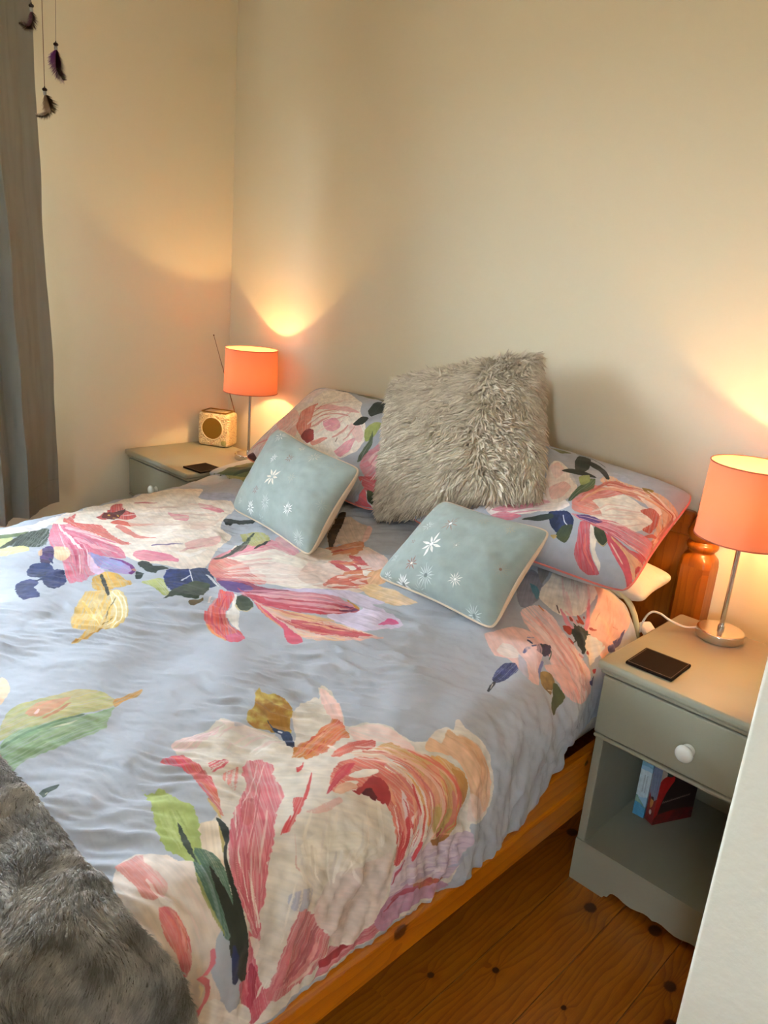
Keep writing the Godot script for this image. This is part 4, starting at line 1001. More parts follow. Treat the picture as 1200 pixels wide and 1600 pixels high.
	S([400,269,377,280,358,286,339,292,325,292], 1.7, 3.7, 1.2, "dc988e", 0.48)
	S([359,285,330,294,301,285,286,303,271,321], 5.8, 11.6, 3.6, "f4dcd4", 0.54)
	S([372,304,352,312,338,321,321,323,305,325], 3.0, 6.0, 1.8, "e4a49a", 0.41)
	S([313,301,294,294,291,317,278,322,267,331], 4.6, 9.3, 3.0, "dc988e", 0.62)
	S([373,309,352,318,334,327,315,329,301,338], 2.5, 5.2, 1.6, "dc988e", 0.49)
	S([395,276,369,288,346,297,331,305,310,298], 2.3, 4.6, 1.3, "e4a49a", 0.72)
	S([425,285,400,302,377,315,355,323,334,331], 2.5, 5.3, 1.6, "dc988e", 0.59)
	S([346,326,326,331,309,338,295,349,276,353], 2.1, 3.9, 1.3, "f0c8c0", 0.47)
	S([361,334,347,342,332,342,319,345,309,354], 3.8, 7.3, 2.2, "e4a49a", 0.4)
	S([320,332,310,339,299,344,289,350,278,356], 3.8, 7.6, 2.3, "f0c8c0", 0.71)
	S([374,285,354,294,337,302,323,301,304,294], 1.6, 3.4, 1.1, "e4a49a", 0.63)
	S([363,298,339,310,317,315,297,323,275,327], 2.4, 5.1, 1.6, "f4dcd4", 0.63)
	S([403,295,376,312,351,324,327,331,307,339], 2.3, 4.6, 1.5, "f4dcd4", 0.65)
	S([400,275,376,289,354,300,338,307,322,310], 3.3, 6.4, 2.0, "f4dcd4", 0.46)
	S([409,260,370,283,338,297,310,287,288,293], 2.4, 4.7, 1.3, "f4dcd4", 0.41)
	S([392,299,365,314,343,327,319,330,301,340], 2.7, 5.4, 1.6, "f0c8c0", 0.54)
	S([428,356,404,358,392,370,385,388,379,410], 1.0, 2.3, 0.7, "e0aca4", 0.63)
	S([422,374,408,385,394,403,383,420,375,435], 1.8, 3.4, 1.0, "f4e0d8", 0.48)
	S([419,363,401,370,392,387,382,406,376,421], 2.0, 3.9, 1.3, "e0aca4", 0.42)
	S([419,358,406,361,399,368,394,380,389,389], 2.2, 4.4, 1.3, "e0aca4", 0.47)
	S([465,389,450,386,434,382,419,390,405,400], 1.8, 3.5, 1.1, "ecc4bc", 0.55)
	S([459,375,435,375,415,380,400,396,385,417], 2.0, 4.0, 1.2, "ecc4bc", 0.64)
	S([437,384,416,395,396,411,384,427,374,444], 1.2, 2.5, 0.7, "ecc4bc", 0.47)
	S([449,381,428,380,409,394,391,413,380,431], 1.6, 3.2, 1.0, "ecc4bc", 0.59)
	S([419,374,408,385,397,396,386,411,379,424], 1.4, 2.8, 0.8, "ecc4bc", 0.67)
	S([385,137,374,155,367,171,361,188,357,205], 1.5, 3.0, 0.9, "dcd4c6", 0.66)
	S([456,117,439,145,422,170,411,186,396,205], 1.1, 2.2, 0.6, "e8b4b0", 0.41)
	S([428,158,416,177,401,195,389,210,377,222], 1.8, 3.6, 1.1, "e4c8c0", 0.53)
	S([415,169,402,184,390,202,378,215,366,228], 2.5, 4.9, 1.5, "e8b4b0", 0.48)
	S([442,102,431,117,418,136,410,148,402,158], 1.9, 3.8, 1.1, "e4c8c0", 0.61)
	S([388,124,378,138,367,152,361,166,357,181], 2.1, 4.1, 1.3, "e8b4b0", 0.45)
	S([396,117,383,136,372,151,364,164,358,180], 1.1, 2.1, 0.7, "dcd4c6", 0.57)
	S([377,181,371,189,366,199,361,206,358,212], 2.1, 4.0, 1.3, "dcd4c6", 0.5)
	S([404,200,394,209,385,217,376,224,367,233], 2.5, 5.1, 1.6, "e4c8c0", 0.42)
	S([433,114,420,133,411,149,402,163,394,176], 0.8, 1.6, 0.5, "f6f0e6", 0.42)
	S([407,117,396,137,387,150,378,162,372,175], 0.7, 1.4, 0.4, "dcd4c6", 0.42)
	S([410,133,403,144,397,153,389,162,383,169], 1.8, 3.8, 1.1, "e4c8c0", 0.68)
	S([333,112,323,123,311,131,300,143,290,158], 2.5, 4.9, 1.5, "dca08a", 0.45)
	S([300,136,292,145,287,157,287,185,283,197], 2.5, 4.7, 1.6, "dca08a", 0.54)
	S([318,107,303,118,289,130,280,148,278,188], 2.5, 5.0, 1.5, "e8b49e", 0.58)
	S([299,110,285,118,277,137,266,148,271,189], 1.3, 2.6, 0.7, "e8b49e", 0.41)
	S([333,112,319,124,304,135,293,154,288,191], 1.8, 3.5, 1.1, "e8b49e", 0.68)
	S([298,99,285,108,273,117,266,133,258,146], 1.5, 3.1, 0.9, "e8b49e", 0.61)
	S([340,105,328,117,317,126,305,136,295,150], 1.7, 3.3, 1.0, "f0c8b4", 0.41)
	S([314,134,303,147,296,173,290,196,281,209], 1.9, 3.9, 1.3, "e8b49e", 0.69)
	S([347,111,340,117,331,125,323,131,315,136], 1.1, 2.2, 0.6, "dca08a", 0.62)
	S([737,1212,739,1197,737,1183,735,1168,734,1152], 1.5, 3.1, 0.9, "a8be90", 0.57)
	S([758,1223,758,1209,759,1193,754,1177,750,1159], 2.0, 4.0, 1.2, "6a8a5c", 0.66)
	S([743,1217,745,1208,747,1198,747,1188,744,1178], 1.6, 3.3, 1.0, "6a8a5c", 0.42)
	S([731,1237,729,1221,730,1203,730,1184,727,1163], 1.7, 3.6, 1.1, "7a9868", 0.66)
	S([754,1240,754,1227,753,1213,755,1199,752,1183], 1.5, 3.2, 0.9, "7a9868", 0.54)
	S([725,1234,725,1215,726,1195,726,1173,723,1151], 1.5, 2.9, 0.9, "a8be90", 0.5)
	S([722,1242,723,1232,724,1221,725,1211,726,1200], 1.4, 2.7, 0.9, "6a8a5c", 0.53)
	S([744,1200,744,1187,741,1175,738,1162,738,1147], 2.0, 4.0, 1.3, "a8be90", 0.47)
	S([716,1203,716,1184,714,1166,714,1145,718,1123], 1.3, 2.5, 0.8, "7a9868", 0.46)
	S([715,1256,717,1238,718,1219,717,1201,717,1179], 1.4, 2.7, 0.8, "7a9868", 0.65)
	S([493,1131,484,1132,473,1135,464,1136,454,1139], 0.7, 1.4, 0.4, "8c9c50", 0.48)
	S([492,1146,477,1150,466,1152,451,1155,435,1158], 1.1, 2.2, 0.6, "c4d08c", 0.38)
	S([498,1135,484,1138,469,1142,453,1146,437,1152], 0.5, 1.0, 0.3, "c4d08c", 0.51)
	S([491,1156,480,1158,463,1160,445,1162,432,1163], 0.9, 1.9, 0.5, "c4d08c", 0.42)
	S([502,1145,497,1147,487,1151,481,1152,475,1154], 0.8, 1.6, 0.5, "a4b464", 0.53)
	S([496,1139,480,1143,465,1147,450,1150,433,1155], 1.0, 2.0, 0.6, "8c9c50", 0.43)
	S([481,1127,466,1131,455,1134,440,1140,425,1147], 0.7, 1.4, 0.4, "a4b464", 0.42)
	S([490,1150,478,1153,464,1154,448,1157,433,1160], 1.3, 2.5, 0.7, "c4d08c", 0.45)
	S([471,1146,463,1148,455,1149,447,1151,436,1155], 0.8, 1.6, 0.4, "c4d08c", 0.42)
	F([423,1148,408,1134,380,1134,352,1141,333,1148,317,1158,302,1161,313,1168,330,1171,353,1174,376,1174,403,1162], "5a7660", "44604e", [171, 0.8, 0.5, 1, 0, 1.28])
	S([388,1169,364,1174,338,1173,313,1167], 1.1, 2.2, 0.7, "9a9a54", 0.8)
	S([438,1102,419,1110,400,1122], 1.2, 2.4, 0.8, "b09a54", 0.92)
	F([473,1141,460,1142,432,1149,403,1158,413,1158,433,1157,457,1149], "303a2c", "3c4636", [166, 0.3, 0.25, 1, 0, 1.28])
	F([453,1096,439,1094,423,1097,410,1107,401,1117,418,1109,436,1103], "24281c", "2c3024", [157, 0.3, 0.25, 1, 0, 1.28])
	S([407,1113,397,1121,382,1129,358,1136], 1.6, 2.1, 3.3, "22261c", 0.92)
	F([390,1148,371,1148,351,1147,336,1147,366,1135,391,1125,377,1128,353,1134,331,1137,306,1138,267,1135,221,1133,236,1147,250,1151,287,1162,312,1162,339,1161,367,1157], "20241a", "2a2e20", [178, 0.3, 0.25, 1, 0, 1.28])
	F([296,1159,284,1152,239,1149,236,1155,248,1160], "2a3058", "1e2240", [-177, 0.3, 0.25, 1, 0, 1.28])
	F([578,917,557,918,544,910,534,906,510,918,502,928,517,928,541,919,554,923], "3a4a68", "22283c", [173, 0.8, 0.25, 1, 0, 1.28])
	S([550,919,544,915], 1.2, 1.8, 1.2, "e4e4e4", 0.92)
	F([219,1217,240,1200,239,1184,221,1171,200,1163,196,1147,179,1131,160,1127,144,1147,162,1187], "e6dccf", "eee6da", [-141, 0.5, 0.25, 1, 0, 1.28])

func strokes_pillow_l() -> void:
	F([31,640,37,549,60,427,44,284,37,112,108,21,286,21,270,24,268,256,278,490,193,637], "e6dad4", "dfcccc", [99, 0.6, 0.25, 1, 0, 1.28])
	F([168,351,164,224,141,74,271,26,418,81,531,134,570,191,665,263,735,354,755,433,706,497,610,510,508,502,387,479,282,453], "f0e6da", "e6d8ca", [-149, 0.7, 0.25, 1, 0, 1.28])
	F([70,636,91,539,60,413,68,313,207,374,268,463,296,547,236,619,122,640], "ecdcd8", "e0cfd6", [77, 0.6, 0.25, 1, 0, 1.28])
	F([78,399,34,309,95,261,232,334,309,447,278,490,186,448], "e6b4ac", "dd9c96", [-145, 0.3, 0.6, 0.8, 0, 1.28])
	F([252,389,184,262,212,181,334,331,391,415,469,464,393,462], "dd8a74", "cc6a5c", [-135, 0.3, 0.8, 1, 0, 2.4])
	F([354,448,351,391,416,397,462,446,446,481], "a43c3a", "7a2a28", [-151, 0.3, 0.25, 1, 0, 3.2])
	F([459,468,494,428,537,413,518,455,497,489], "d27468", "dc9484", [133, 0.3, 0.6, 1, 0, 1.28])
	F([436,332,493,290,543,317,533,367,486,372], "e0a4aa", "d98e9a", [-174, 0.5, 0.25, 1, 0, 1.28])
	F([629,468,643,393,677,351,711,427,700,490], "e2a0aa", "d8899a", [86, 0.3, 0.5, 1, 0, 1.28])
	F([594,310,619,262,699,319,722,378], "eecdc6", "e8bcb8", [-145, 0.3, 0.25, 0.8, 0, 1.28])
	F([268,256,365,193,507,192,580,206,514,234,386,237], "e2a8a4", "d8908e", [173, 0.3, 0.5, 0.9, 0, 1.28])
	S([380,303,445,265,548,251], 3.6, 6.0, 3.0, "c88078", 0.7)
	S([301,353,349,276,423,225], 3.6, 7.2, 3.0, "d08a70", 0.7)
	S([595,417,588,393], 2.4, 3.2, 1.6, "6a4a40", 0.8)
	F([15,640,77,607,143,634,131,640,68,640], "4c2428", "5c2c30", [180, 0.3, 0.25, 1, 0, 1.28])
	S([68,342,42,288], 6.0, 9.6, 4.8, "3a2a30", 0.92)
	S([44,578,88,528,144,494], 4.8, 9.6, 3.6, "d8909a", 0.8)
	F([182,26,271,21,386,33,314,27,229,33], "34362e", "4a4a36", [-179, 0.3, 0.25, 1, 0, 2.4])
	F([603,171,593,90,652,81,672,149,652,202], "2e332e", "3a4038", [77, 0.3, 0.25, 1, 0, 1.6])
	F([601,281,611,222,646,215,648,258,618,283], "30352e", "3a4036", [113, 0.3, 0.25, 1, 0, 1.28])
	S([386,33,509,39,637,70], 7.2, 14.4, 9.6, "74704a", 0.92)
	F([271,26,369,26,491,33,410,36], "6a6a4c", "8a7a50", [-178, 0.3, 0.25, 0.8, 0, 1.28])
	F([679,287,696,229,749,229,750,302,740,351], "a8b06c", "94a058", [77, 0.5, 0.25, 1, 0, 1.28])
	F([802,480,762,369,721,276,773,339,817,429], "56664c", "44523e", [66, 0.3, 0.5, 1, 0, 1.28])
	F([819,482,805,381,807,309,868,300,979,454,958,526,871,519], "e2a0a4", "d27e88", [112, 0.4, 0.8, 1, 0, 1.28])
	F([841,446,837,373,890,390,902,452], "efd4cc", "e8c4be", [60, 0.3, 0.25, 0.7, 0, 1.28])
	F([848,537,926,490,994,493,1000,558,933,579], "cf6468", "b84850", [175, 0.3, 0.7, 1, 0, 1.28])
	F([869,639,891,621,906,567,955,619,995,628,989,635,932,639], "c84a58", "d05a60", [-172, 0.3, 0.6, 1, 0, 1.28])
	F([922,579,992,632,995,624,1000,558], "ece2d6", "e4d8cc", [-139, 0.3, 0.25, 1, 0, 1.28])
	F([924,571,964,567,991,617,950,611], "38422f", "4a5438", [-138, 0.3, 0.25, 1, 0, 1.28])
	F([818,640,864,591,871,540,900,624,869,639], "a9adbd", "a9adbd", [108, 0.3, 0.25, 1, 0, 1.28])
	S([297,276,305,235,334,205,351,168,381,141], 3.0, 6.0, 1.8, "c87870", 0.58)
	S([288,307,290,276,306,251,301,216,325,198], 2.4, 4.2, 1.2, "c87870", 0.74)
	S([415,365,435,349,452,333,462,312,475,294], 1.7, 3.9, 1.1, "f4ece4", 0.44)
	S([257,184,325,186,345,160,370,136,401,118], 4.8, 9.0, 3.0, "d4b8ac", 0.56)
	S([592,362,588,340,587,317,591,300,591,278], 3.4, 7.3, 2.1, "e8c8c0", 0.59)
	S([512,347,524,314,536,284,546,253,555,218], 1.9, 3.8, 1.0, "f4ece4", 0.62)
	S([342,326,354,276,386,237,416,205,464,181], 2.4, 4.8, 1.8, "dc9c98", 0.46)
	S([626,392,629,366,623,339,620,311,615,285], 2.7, 5.4, 1.3, "c87870", 0.52)
	S([504,378,513,353,520,327,528,308,538,287], 3.2, 6.0, 2.0, "dc9c98", 0.59)
	S([446,410,456,391,474,375,487,357,495,337], 3.1, 6.8, 2.1, "e8c8c0", 0.71)
	S([386,347,414,331,433,308,451,289,466,266], 4.2, 9.0, 2.4, "e8c8c0", 0.59)
	S([357,402,371,368,409,346,433,318,455,294], 4.8, 9.6, 3.0, "c87870", 0.63)
	S([558,400,574,381,577,351,579,324,583,300], 4.9, 9.2, 2.7, "c87870", 0.64)
	S([323,365,364,332,394,295,417,256,464,234], 3.6, 7.2, 1.8, "c87870", 0.52)
	S([475,338,492,304,512,275,535,244,544,211], 2.9, 5.3, 1.4, "dc9c98", 0.57)
	S([320,362,338,342,357,325,367,297,376,275], 4.8, 10.2, 3.0, "f4ece4", 0.7)
	S([215,573,189,521,173,473,177,433,194,393], 4.8, 9.0, 3.0, "f0e4e0", 0.5)
	S([158,585,133,528,121,478,124,429,137,385], 4.2, 8.4, 2.4, "e8b0b0", 0.53)
	S([222,432,227,414,235,394,228,370,223,346], 4.2, 8.4, 2.4, "f0e4e0", 0.53)
	S([155,596,154,559,128,508,121,466,130,429], 2.4, 4.8, 1.8, "e8b0b0", 0.66)
	S([200,477,201,446,211,416,215,385,203,342], 2.4, 4.2, 1.2, "f0e4e0", 0.6)
	S([135,592,119,541,96,485,85,433,109,393], 2.4, 4.2, 1.2, "d89098", 0.41)
	S([160,595,144,537,122,474,125,425,141,373], 2.4, 4.8, 1.2, "e8b0b0", 0.48)
	S([236,501,228,476,228,457,237,435,237,413], 3.0, 5.4, 1.8, "d89098", 0.5)
	S([910,488,915,460,922,438,924,420,924,399], 1.0, 2.4, 0.7, "b85060", 0.56)
	S([909,436,916,429,918,419,918,409,920,398], 2.4, 5.2, 1.6, "b85060", 0.59)
	S([904,497,912,472,916,445,921,426,920,408], 1.7, 3.8, 1.0, "b85060", 0.72)
	S([860,453,857,429,853,402,850,380,849,365], 2.8, 5.6, 1.8, "b85060", 0.5)
	S([904,519,907,496,913,474,920,450,923,434], 2.2, 4.0, 1.2, "f0dcd8", 0.73)
	S([934,538,937,506,944,478,945,456,946,437], 2.5, 5.0, 1.6, "e8b8b8", 0.52)
	S([879,479,875,444,872,410,869,386,876,369], 3.1, 6.2, 1.9, "e8b8b8", 0.63)
	S([917,494,923,466,928,446,928,426,927,407], 2.2, 4.8, 1.3, "e8b8b8", 0.74)

func strokes_pillow_r() -> void:
	F([374,467,484,397,570,342,656,334,691,355,649,386,577,412,499,472,416,490], "f2e6de", "ead6ce", [155, 0.5, 0.25, 1, 0, 1.28])
	F([401,471,468,420,556,369,612,358,536,413,463,463], "de929a", "d27e8c", [149, 0.3, 0.7, 1, 0, 1.28])
	F([402,492,463,463,535,459,505,485,435,498], "d67084", "dc8894", [167, 0.3, 0.5, 1, 0, 1.28])
	S([625,338,671,345], 3.8, 7.7, 2.6, "f2e8e0", 0.92)
	F([510,221,506,139,586,179,659,245,673,313,634,357,579,349], "efe2d6", "e6d2c6", [56, 0.6, 0.25, 1, 0, 1.28])
	F([571,305,600,249,640,259,645,323,607,349], "dda098", "e0b0a4", [93, 0.3, 0.6, 0.8, 0, 1.28])
	F([513,201,517,153,572,193,566,249], "e2b4ac", "ecd0c6", [56, 0.3, 0.25, 0.8, 0, 1.28])
	F([597,197,643,116,719,83,802,108,772,169,699,209,649,237], "b4b6c4", "c4c0c0", [149, 0.3, 0.25, 0.7, 0, 1.28])
	F([729,352,732,274,765,197,831,191,903,211,947,211,969,245,964,293,937,337,880,362,798,359], "f1e7d8", "e8dac8", [168, 0.5, 0.25, 1, 0, 1.28])
	F([692,343,688,278,704,194,775,175,844,159,796,213,755,278,732,342], "dd8c82", "d27870", [123, 0.3, 0.8, 1, 0, 2.4])
	F([698,353,704,305,741,289,784,306,814,339,760,361,716,367], "e09a8c", "d88274", [172, 0.5, 0.6, 1, 0, 1.28])
	F([710,166,728,118,776,132,852,127,926,117,980,129,1000,140,999,198,997,274,999,362,999,452,999,489,999,454,994,365,991,305,975,233,945,198,870,196], "e8bd9a", "dca078", [57, 0.9, 0.6, 1, 0, 1.28])
	F([747,150,795,142,864,149,915,172,886,187,814,175], "eed8c6", "e6c4b0", [-170, 0.3, 0.5, 1, 0, 1.28])
	F([731,169,767,138,824,146,896,152,906,187,848,188,781,187], "d27a6c", "c96858", [-176, 0.3, 0.7, 1, 0, 2.4])
	F([844,159,918,156,969,185,966,211,924,203], "efdccc", "e8ccb8", [-160, 0.3, 0.4, 1, 0, 1.28])
	F([912,236,937,199,968,205,982,249,978,300,954,306,965,247], "c86454", "b8503e", [74, 0.3, 0.6, 1, 0, 2.4])
	F([950,169,987,175,999,198,999,261,998,261,989,211], "e8c4a4", "dea47c", [71, 0.6, 0.25, 1, 0, 1.28])
	S([910,141,973,160,1000,186,999,248], 2.3, 4.7, 2.3, "c87a58", 0.8)
	S([990,227,999,248,999,349], 1.5, 3.0, 1.5, "c07048", 0.8)
	S([970,332,988,297,1000,286], 2.5, 5.4, 2.5, "c26050", 0.92)
	S([992,331,1000,299,999,299], 1.8, 3.6, 1.8, "c87858", 0.92)
	S([999,286,999,374,999,441], 0.2, 0.4, 0.2, "d8905c", 0.8)
	F([709,381,776,367,863,337,935,333,991,319,999,337,999,386,995,396,938,395,862,388,768,393], "dc8a8e", "d07078", [175, 0.3, 0.9, 1, 0, 1.28])
	F([856,386,955,407,999,386,999,397,999,431,996,456,931,447], "cc5c60", "bc464e", [-170, 0.3, 0.7, 1, 0, 1.6])
	F([731,381,784,356,828,358,787,389], "5c4276", "6a4a80", [165, 0.3, 0.25, 1, 0, 1.28])
	F([877,395,959,419,1000,420,999,441,1000,489,990,499,928,441], "e8c49a", "dcaa78", [-145, 0.3, 0.6, 1, 0, 1.28])
	F([991,454,999,431,999,471,1000,480], "bc4a4a", "a83a40", [87, 0.3, 0.5, 1, 0.3, 1.28])
	F([846,392,900,409,956,441,997,496,999,519,1000,537,967,499,907,453], "cf6068", "c2485a", [-137, 0.3, 0.4, 1, 0, 1.28])
	S([888,421,949,469], 2.4, 4.9, 2.4, "ecd6c0", 0.8)
	F([757,398,794,388,816,425,823,468,852,507,891,542,853,554,813,546,782,515,768,454], "cf5a62", "bf4a54", [61, 0.4, 0.7, 1, 0, 1.28])
	F([794,388,833,423,845,468,882,507,888,534,849,500,823,462], "f0e8dc", "e8dccc", [58, 0.3, 0.25, 1, 0, 1.28])
	F([812,388,848,391,872,419,865,443,836,432,820,416], "34402f", "48523a", [-141, 0.5, 0.25, 1, 0, 1.28])
	S([838,436,864,441,872,419], 1.1, 1.9, 1.1, "c8b080", 0.92)
	F([622,399,687,376,728,397,737,430,722,456,684,461,647,441], "2c3a68", "1e2844", [-167, 0.9, 0.25, 1, 0, 1.6])
	F([694,434,735,419,737,457,731,489,684,473], "3c4636", "4a5438", [107, 0.6, 0.25, 1, 0, 1.28])
	S([681,394,698,417,713,425], 1.4, 1.9, 1.2, "d8dce4", 0.92)
	F([542,473,584,425,634,401,645,414,595,447], "2e362e", "38423a", [146, 0.3, 0.25, 1, 0, 1.28])
	F([664,477,687,467,685,486], "c8b078", "b09a60", [172, 0.3, 0.25, 1, 0, 1.28])
	F([415,59,456,48,509,48,470,72], "6a6a48", "8a8458", [175, 0.3, 0.25, 1, 0, 1.28])
	F([555,98,544,48,596,48,630,135,603,163], "2c322c", "383e34", [62, 0.3, 0.25, 1, 0, 1.28])
	F([564,199,603,142,688,156,653,174,606,189], "2c302a", "34382e", [164, 0.3, 0.25, 1, 0, 1.28])
	S([599,69,671,94,730,143], 8.0, 13.3, 6.4, "2c2e28", 0.92)
	F([662,204,688,165,712,228,692,285,686,331,671,329], "66764a", "4a5a3c", [91, 0.3, 0.6, 1, 0, 1.28])
	F([636,193,656,157,680,189,665,228], "a8b074", "98a060", [81, 0.3, 0.25, 1, 0, 1.28])
	F([856,122,898,112,893,147], "b09040", "8a7030", [-168, 0.3, 0.25, 1, 0, 1.28])
	S([526,41,596,41,669,67], 0.9, 1.3, 0.9, "3a3e34", 0.92)
	S([971,166,998,158,999,198,997,274,999,337], 1.3, 2.5, 0.8, "b85848", 0.53)
	S([724,197,746,167,794,162,840,151,883,138], 2.3, 4.7, 1.3, "ecc8a8", 0.62)
	S([843,157,893,142,939,159,978,165,1000,164], 3.0, 5.6, 1.6, "e8b088", 0.83)
	S([726,191,769,170,825,157,880,145,931,158], 2.1, 4.1, 1.4, "f0dccb", 0.79)
	S([924,166,966,169,996,175,1000,223,999,299], 1.2, 2.1, 0.6, "c86a58", 0.7)
	S([735,182,804,171,869,157,925,164,973,168], 1.8, 3.7, 1.1, "ecc8a8", 0.56)
	S([706,286,714,219,732,162,799,149,867,136], 2.4, 4.9, 1.4, "c86a58", 0.83)
	S([898,138,940,157,977,163,1000,149,999,211], 1.7, 3.7, 1.1, "c86a58", 0.69)
	S([920,154,955,167,983,167,999,170,1000,211], 1.1, 2.0, 0.6, "ecc8a8", 0.66)
	S([711,327,726,273,728,198,782,179,841,164], 2.9, 5.3, 1.6, "c86a58", 0.72)
	S([940,173,975,169,999,191,999,236,997,312], 1.3, 2.9, 1.0, "f0dccb", 0.78)
	S([906,152,944,163,975,169,997,164,1000,198], 2.6, 5.1, 1.4, "b85848", 0.72)
	S([736,198,804,181,870,165,932,172,979,167], 2.2, 4.0, 1.1, "ecc8a8", 0.58)
	S([730,237,751,191,808,179,864,168,915,172], 2.6, 5.5, 1.5, "c86a58", 0.66)
	S([717,300,726,230,757,182,824,165,890,154], 2.7, 5.5, 1.7, "ecc8a8", 0.58)
	S([758,193,810,181,858,171,905,171,944,172], 1.5, 3.0, 1.1, "b85848", 0.73)
	S([718,234,732,176,790,164,852,149,906,144], 2.2, 4.7, 1.3, "c86a58", 0.66)
	S([901,175,949,174,989,173,1000,223,999,299], 2.6, 5.2, 1.4, "d88a68", 0.84)
	S([719,196,743,162,799,153,851,140,902,131], 1.1, 2.1, 0.7, "b85848", 0.83)
	S([810,181,860,170,910,172,949,174,985,165], 1.7, 3.4, 1.0, "e8b088", 0.76)
	S([901,126,951,150,990,158,1000,163,999,236], 2.3, 4.8, 1.4, "e8b088", 0.51)
	S([897,163,941,171,976,167,999,187,999,236], 2.2, 4.5, 1.4, "e8b088", 0.61)
	S([883,128,929,140,972,158,999,155,999,186], 2.3, 4.9, 1.4, "f0dccb", 0.84)
	S([905,160,958,167,996,171,999,236,999,324], 0.9, 2.0, 0.6, "ecc8a8", 0.73)
	S([717,314,728,264,730,202,778,185,827,171], 3.3, 6.5, 2.0, "e8b088", 0.68)
	S([969,166,993,164,999,178,999,223,999,286], 1.3, 2.5, 0.6, "b85848", 0.75)
	S([797,375,824,371,852,367,878,363,905,364], 1.0, 1.8, 0.5, "e4a8a8", 0.55)
	S([900,385,925,388,950,390,973,390,992,387], 1.6, 3.1, 1.0, "ecccc4", 0.76)
	S([820,385,855,384,889,383,932,386,971,390], 0.7, 1.4, 0.5, "b84c58", 0.53)
	S([807,362,833,358,860,350,884,349,909,350], 0.8, 1.6, 0.5, "b84c58", 0.78)
	S([752,387,791,383,831,376,872,372,915,375], 1.3, 2.7, 0.8, "e4a8a8", 0.74)
	S([844,387,873,384,903,386,936,391,968,393], 1.4, 2.6, 0.7, "ecccc4", 0.74)
	S([844,382,878,379,916,383,955,385,989,379], 1.7, 3.7, 1.0, "d07078", 0.63)
	S([912,357,934,358,954,356,975,354,991,346], 0.8, 1.9, 0.5, "ecccc4", 0.59)
	S([852,383,872,383,896,382,923,387,947,389], 1.4, 2.8, 0.7, "b84c58", 0.55)
	S([825,385,851,386,875,383,903,386,933,388], 1.2, 2.3, 0.7, "ecccc4", 0.52)
	S([880,385,901,387,924,391,947,394,969,395], 1.0, 2.2, 0.7, "e4a8a8", 0.61)
	S([769,390,804,387,837,388,871,388,909,390], 1.1, 2.1, 0.5, "b84c58", 0.59)
	S([743,379,770,371,797,363,824,356,852,349], 0.8, 1.5, 0.5, "ecccc4", 0.72)
	S([790,384,811,382,834,381,853,380,875,378], 1.1, 2.4, 0.8, "d07078", 0.79)
	S([771,389,812,388,851,386,891,387,940,394], 1.5, 3.2, 1.0, "d07078", 0.74)
	S([825,380,845,378,867,378,886,375,909,377], 1.6, 3.3, 0.9, "b84c58", 0.66)
	S([850,350,862,345,876,342,887,335,899,324], 2.3, 4.6, 1.5, "dcc8b6", 0.7)
	S([788,323,803,294,820,264,855,253,889,245], 2.3, 4.2, 1.1, "f6eee2", 0.52)
	S([780,267,787,229,820,228,856,226,888,224], 2.2, 4.7, 1.5, "dcc8b6", 0.46)
	S([777,338,796,306,813,274,847,258,884,245], 2.9, 5.8, 1.8, "f6eee2", 0.65)
	S([844,353,874,349,904,333,927,311,948,280], 1.5, 3.4, 1.0, "e0b8a8", 0.56)
	S([813,309,831,284,859,270,888,257,917,241], 2.9, 6.2, 1.8, "e0b8a8", 0.59)
	S([773,341,792,308,809,272,840,253,879,245], 2.5, 4.6, 1.4, "e0b8a8", 0.55)
	S([858,286,876,278,893,267,909,255,924,246], 3.2, 6.0, 1.8, "dcc8b6", 0.56)
	S([821,329,841,317,863,305,885,289,904,274], 2.0, 3.7, 1.0, "e0b8a8", 0.55)
	S([815,341,844,329,874,316,904,297,929,269], 1.8, 3.5, 0.9, "e0b8a8", 0.57)
	S([780,359,794,350,806,340,818,328,830,316], 2.8, 5.6, 1.7, "dcc8b6", 0.63)
	S([843,351,867,345,890,336,910,315,930,290], 2.0, 4.1, 1.3, "f6eee2", 0.46)
	S([817,479,830,492,844,506,859,518,871,529], 1.2, 2.2, 0.7, "a83c48", 0.56)
	S([794,433,798,450,804,463,809,478,820,492], 1.9, 4.1, 1.2, "e08078", 0.7)
	S([812,491,828,505,841,517,855,528,867,540], 1.6, 3.2, 0.9, "e08078", 0.78)
	S([800,421,807,446,816,469,829,489,854,512], 0.9, 1.9, 0.5, "d86a60", 0.53)
	S([784,434,791,457,797,478,814,501,834,519], 1.4, 2.8, 0.9, "a83c48", 0.53)
	S([796,446,802,466,808,487,828,505,850,521], 1.4, 2.8, 0.7, "d86a60", 0.72)
	S([497,421,514,411,539,398,562,384,588,374], 1.1, 2.1, 0.8, "d87088", 0.78)
	S([488,445,508,430,531,415,560,400,588,384], 1.8, 3.8, 1.0, "e0a0a8", 0.69)
	S([556,393,575,381,595,371,617,362,639,356], 1.0, 2.3, 0.8, "f4ece6", 0.63)
	S([465,457,484,444,505,431,524,418,552,407], 2.3, 4.6, 1.5, "e0a0a8", 0.66)
	S([463,474,490,462,513,445,538,429,570,409], 1.4, 2.5, 0.7, "d87088", 0.77)
	S([489,452,508,436,531,420,560,406,590,393], 1.0, 1.8, 0.5, "f4ece6", 0.76)
	S([460,475,492,462,518,443,546,422,582,404], 1.4, 3.1, 1.0, "e0a0a8", 0.75)
	S([557,399,576,389,597,379,615,371,638,365], 1.3, 2.4, 0.8, "f4ece6", 0.73)

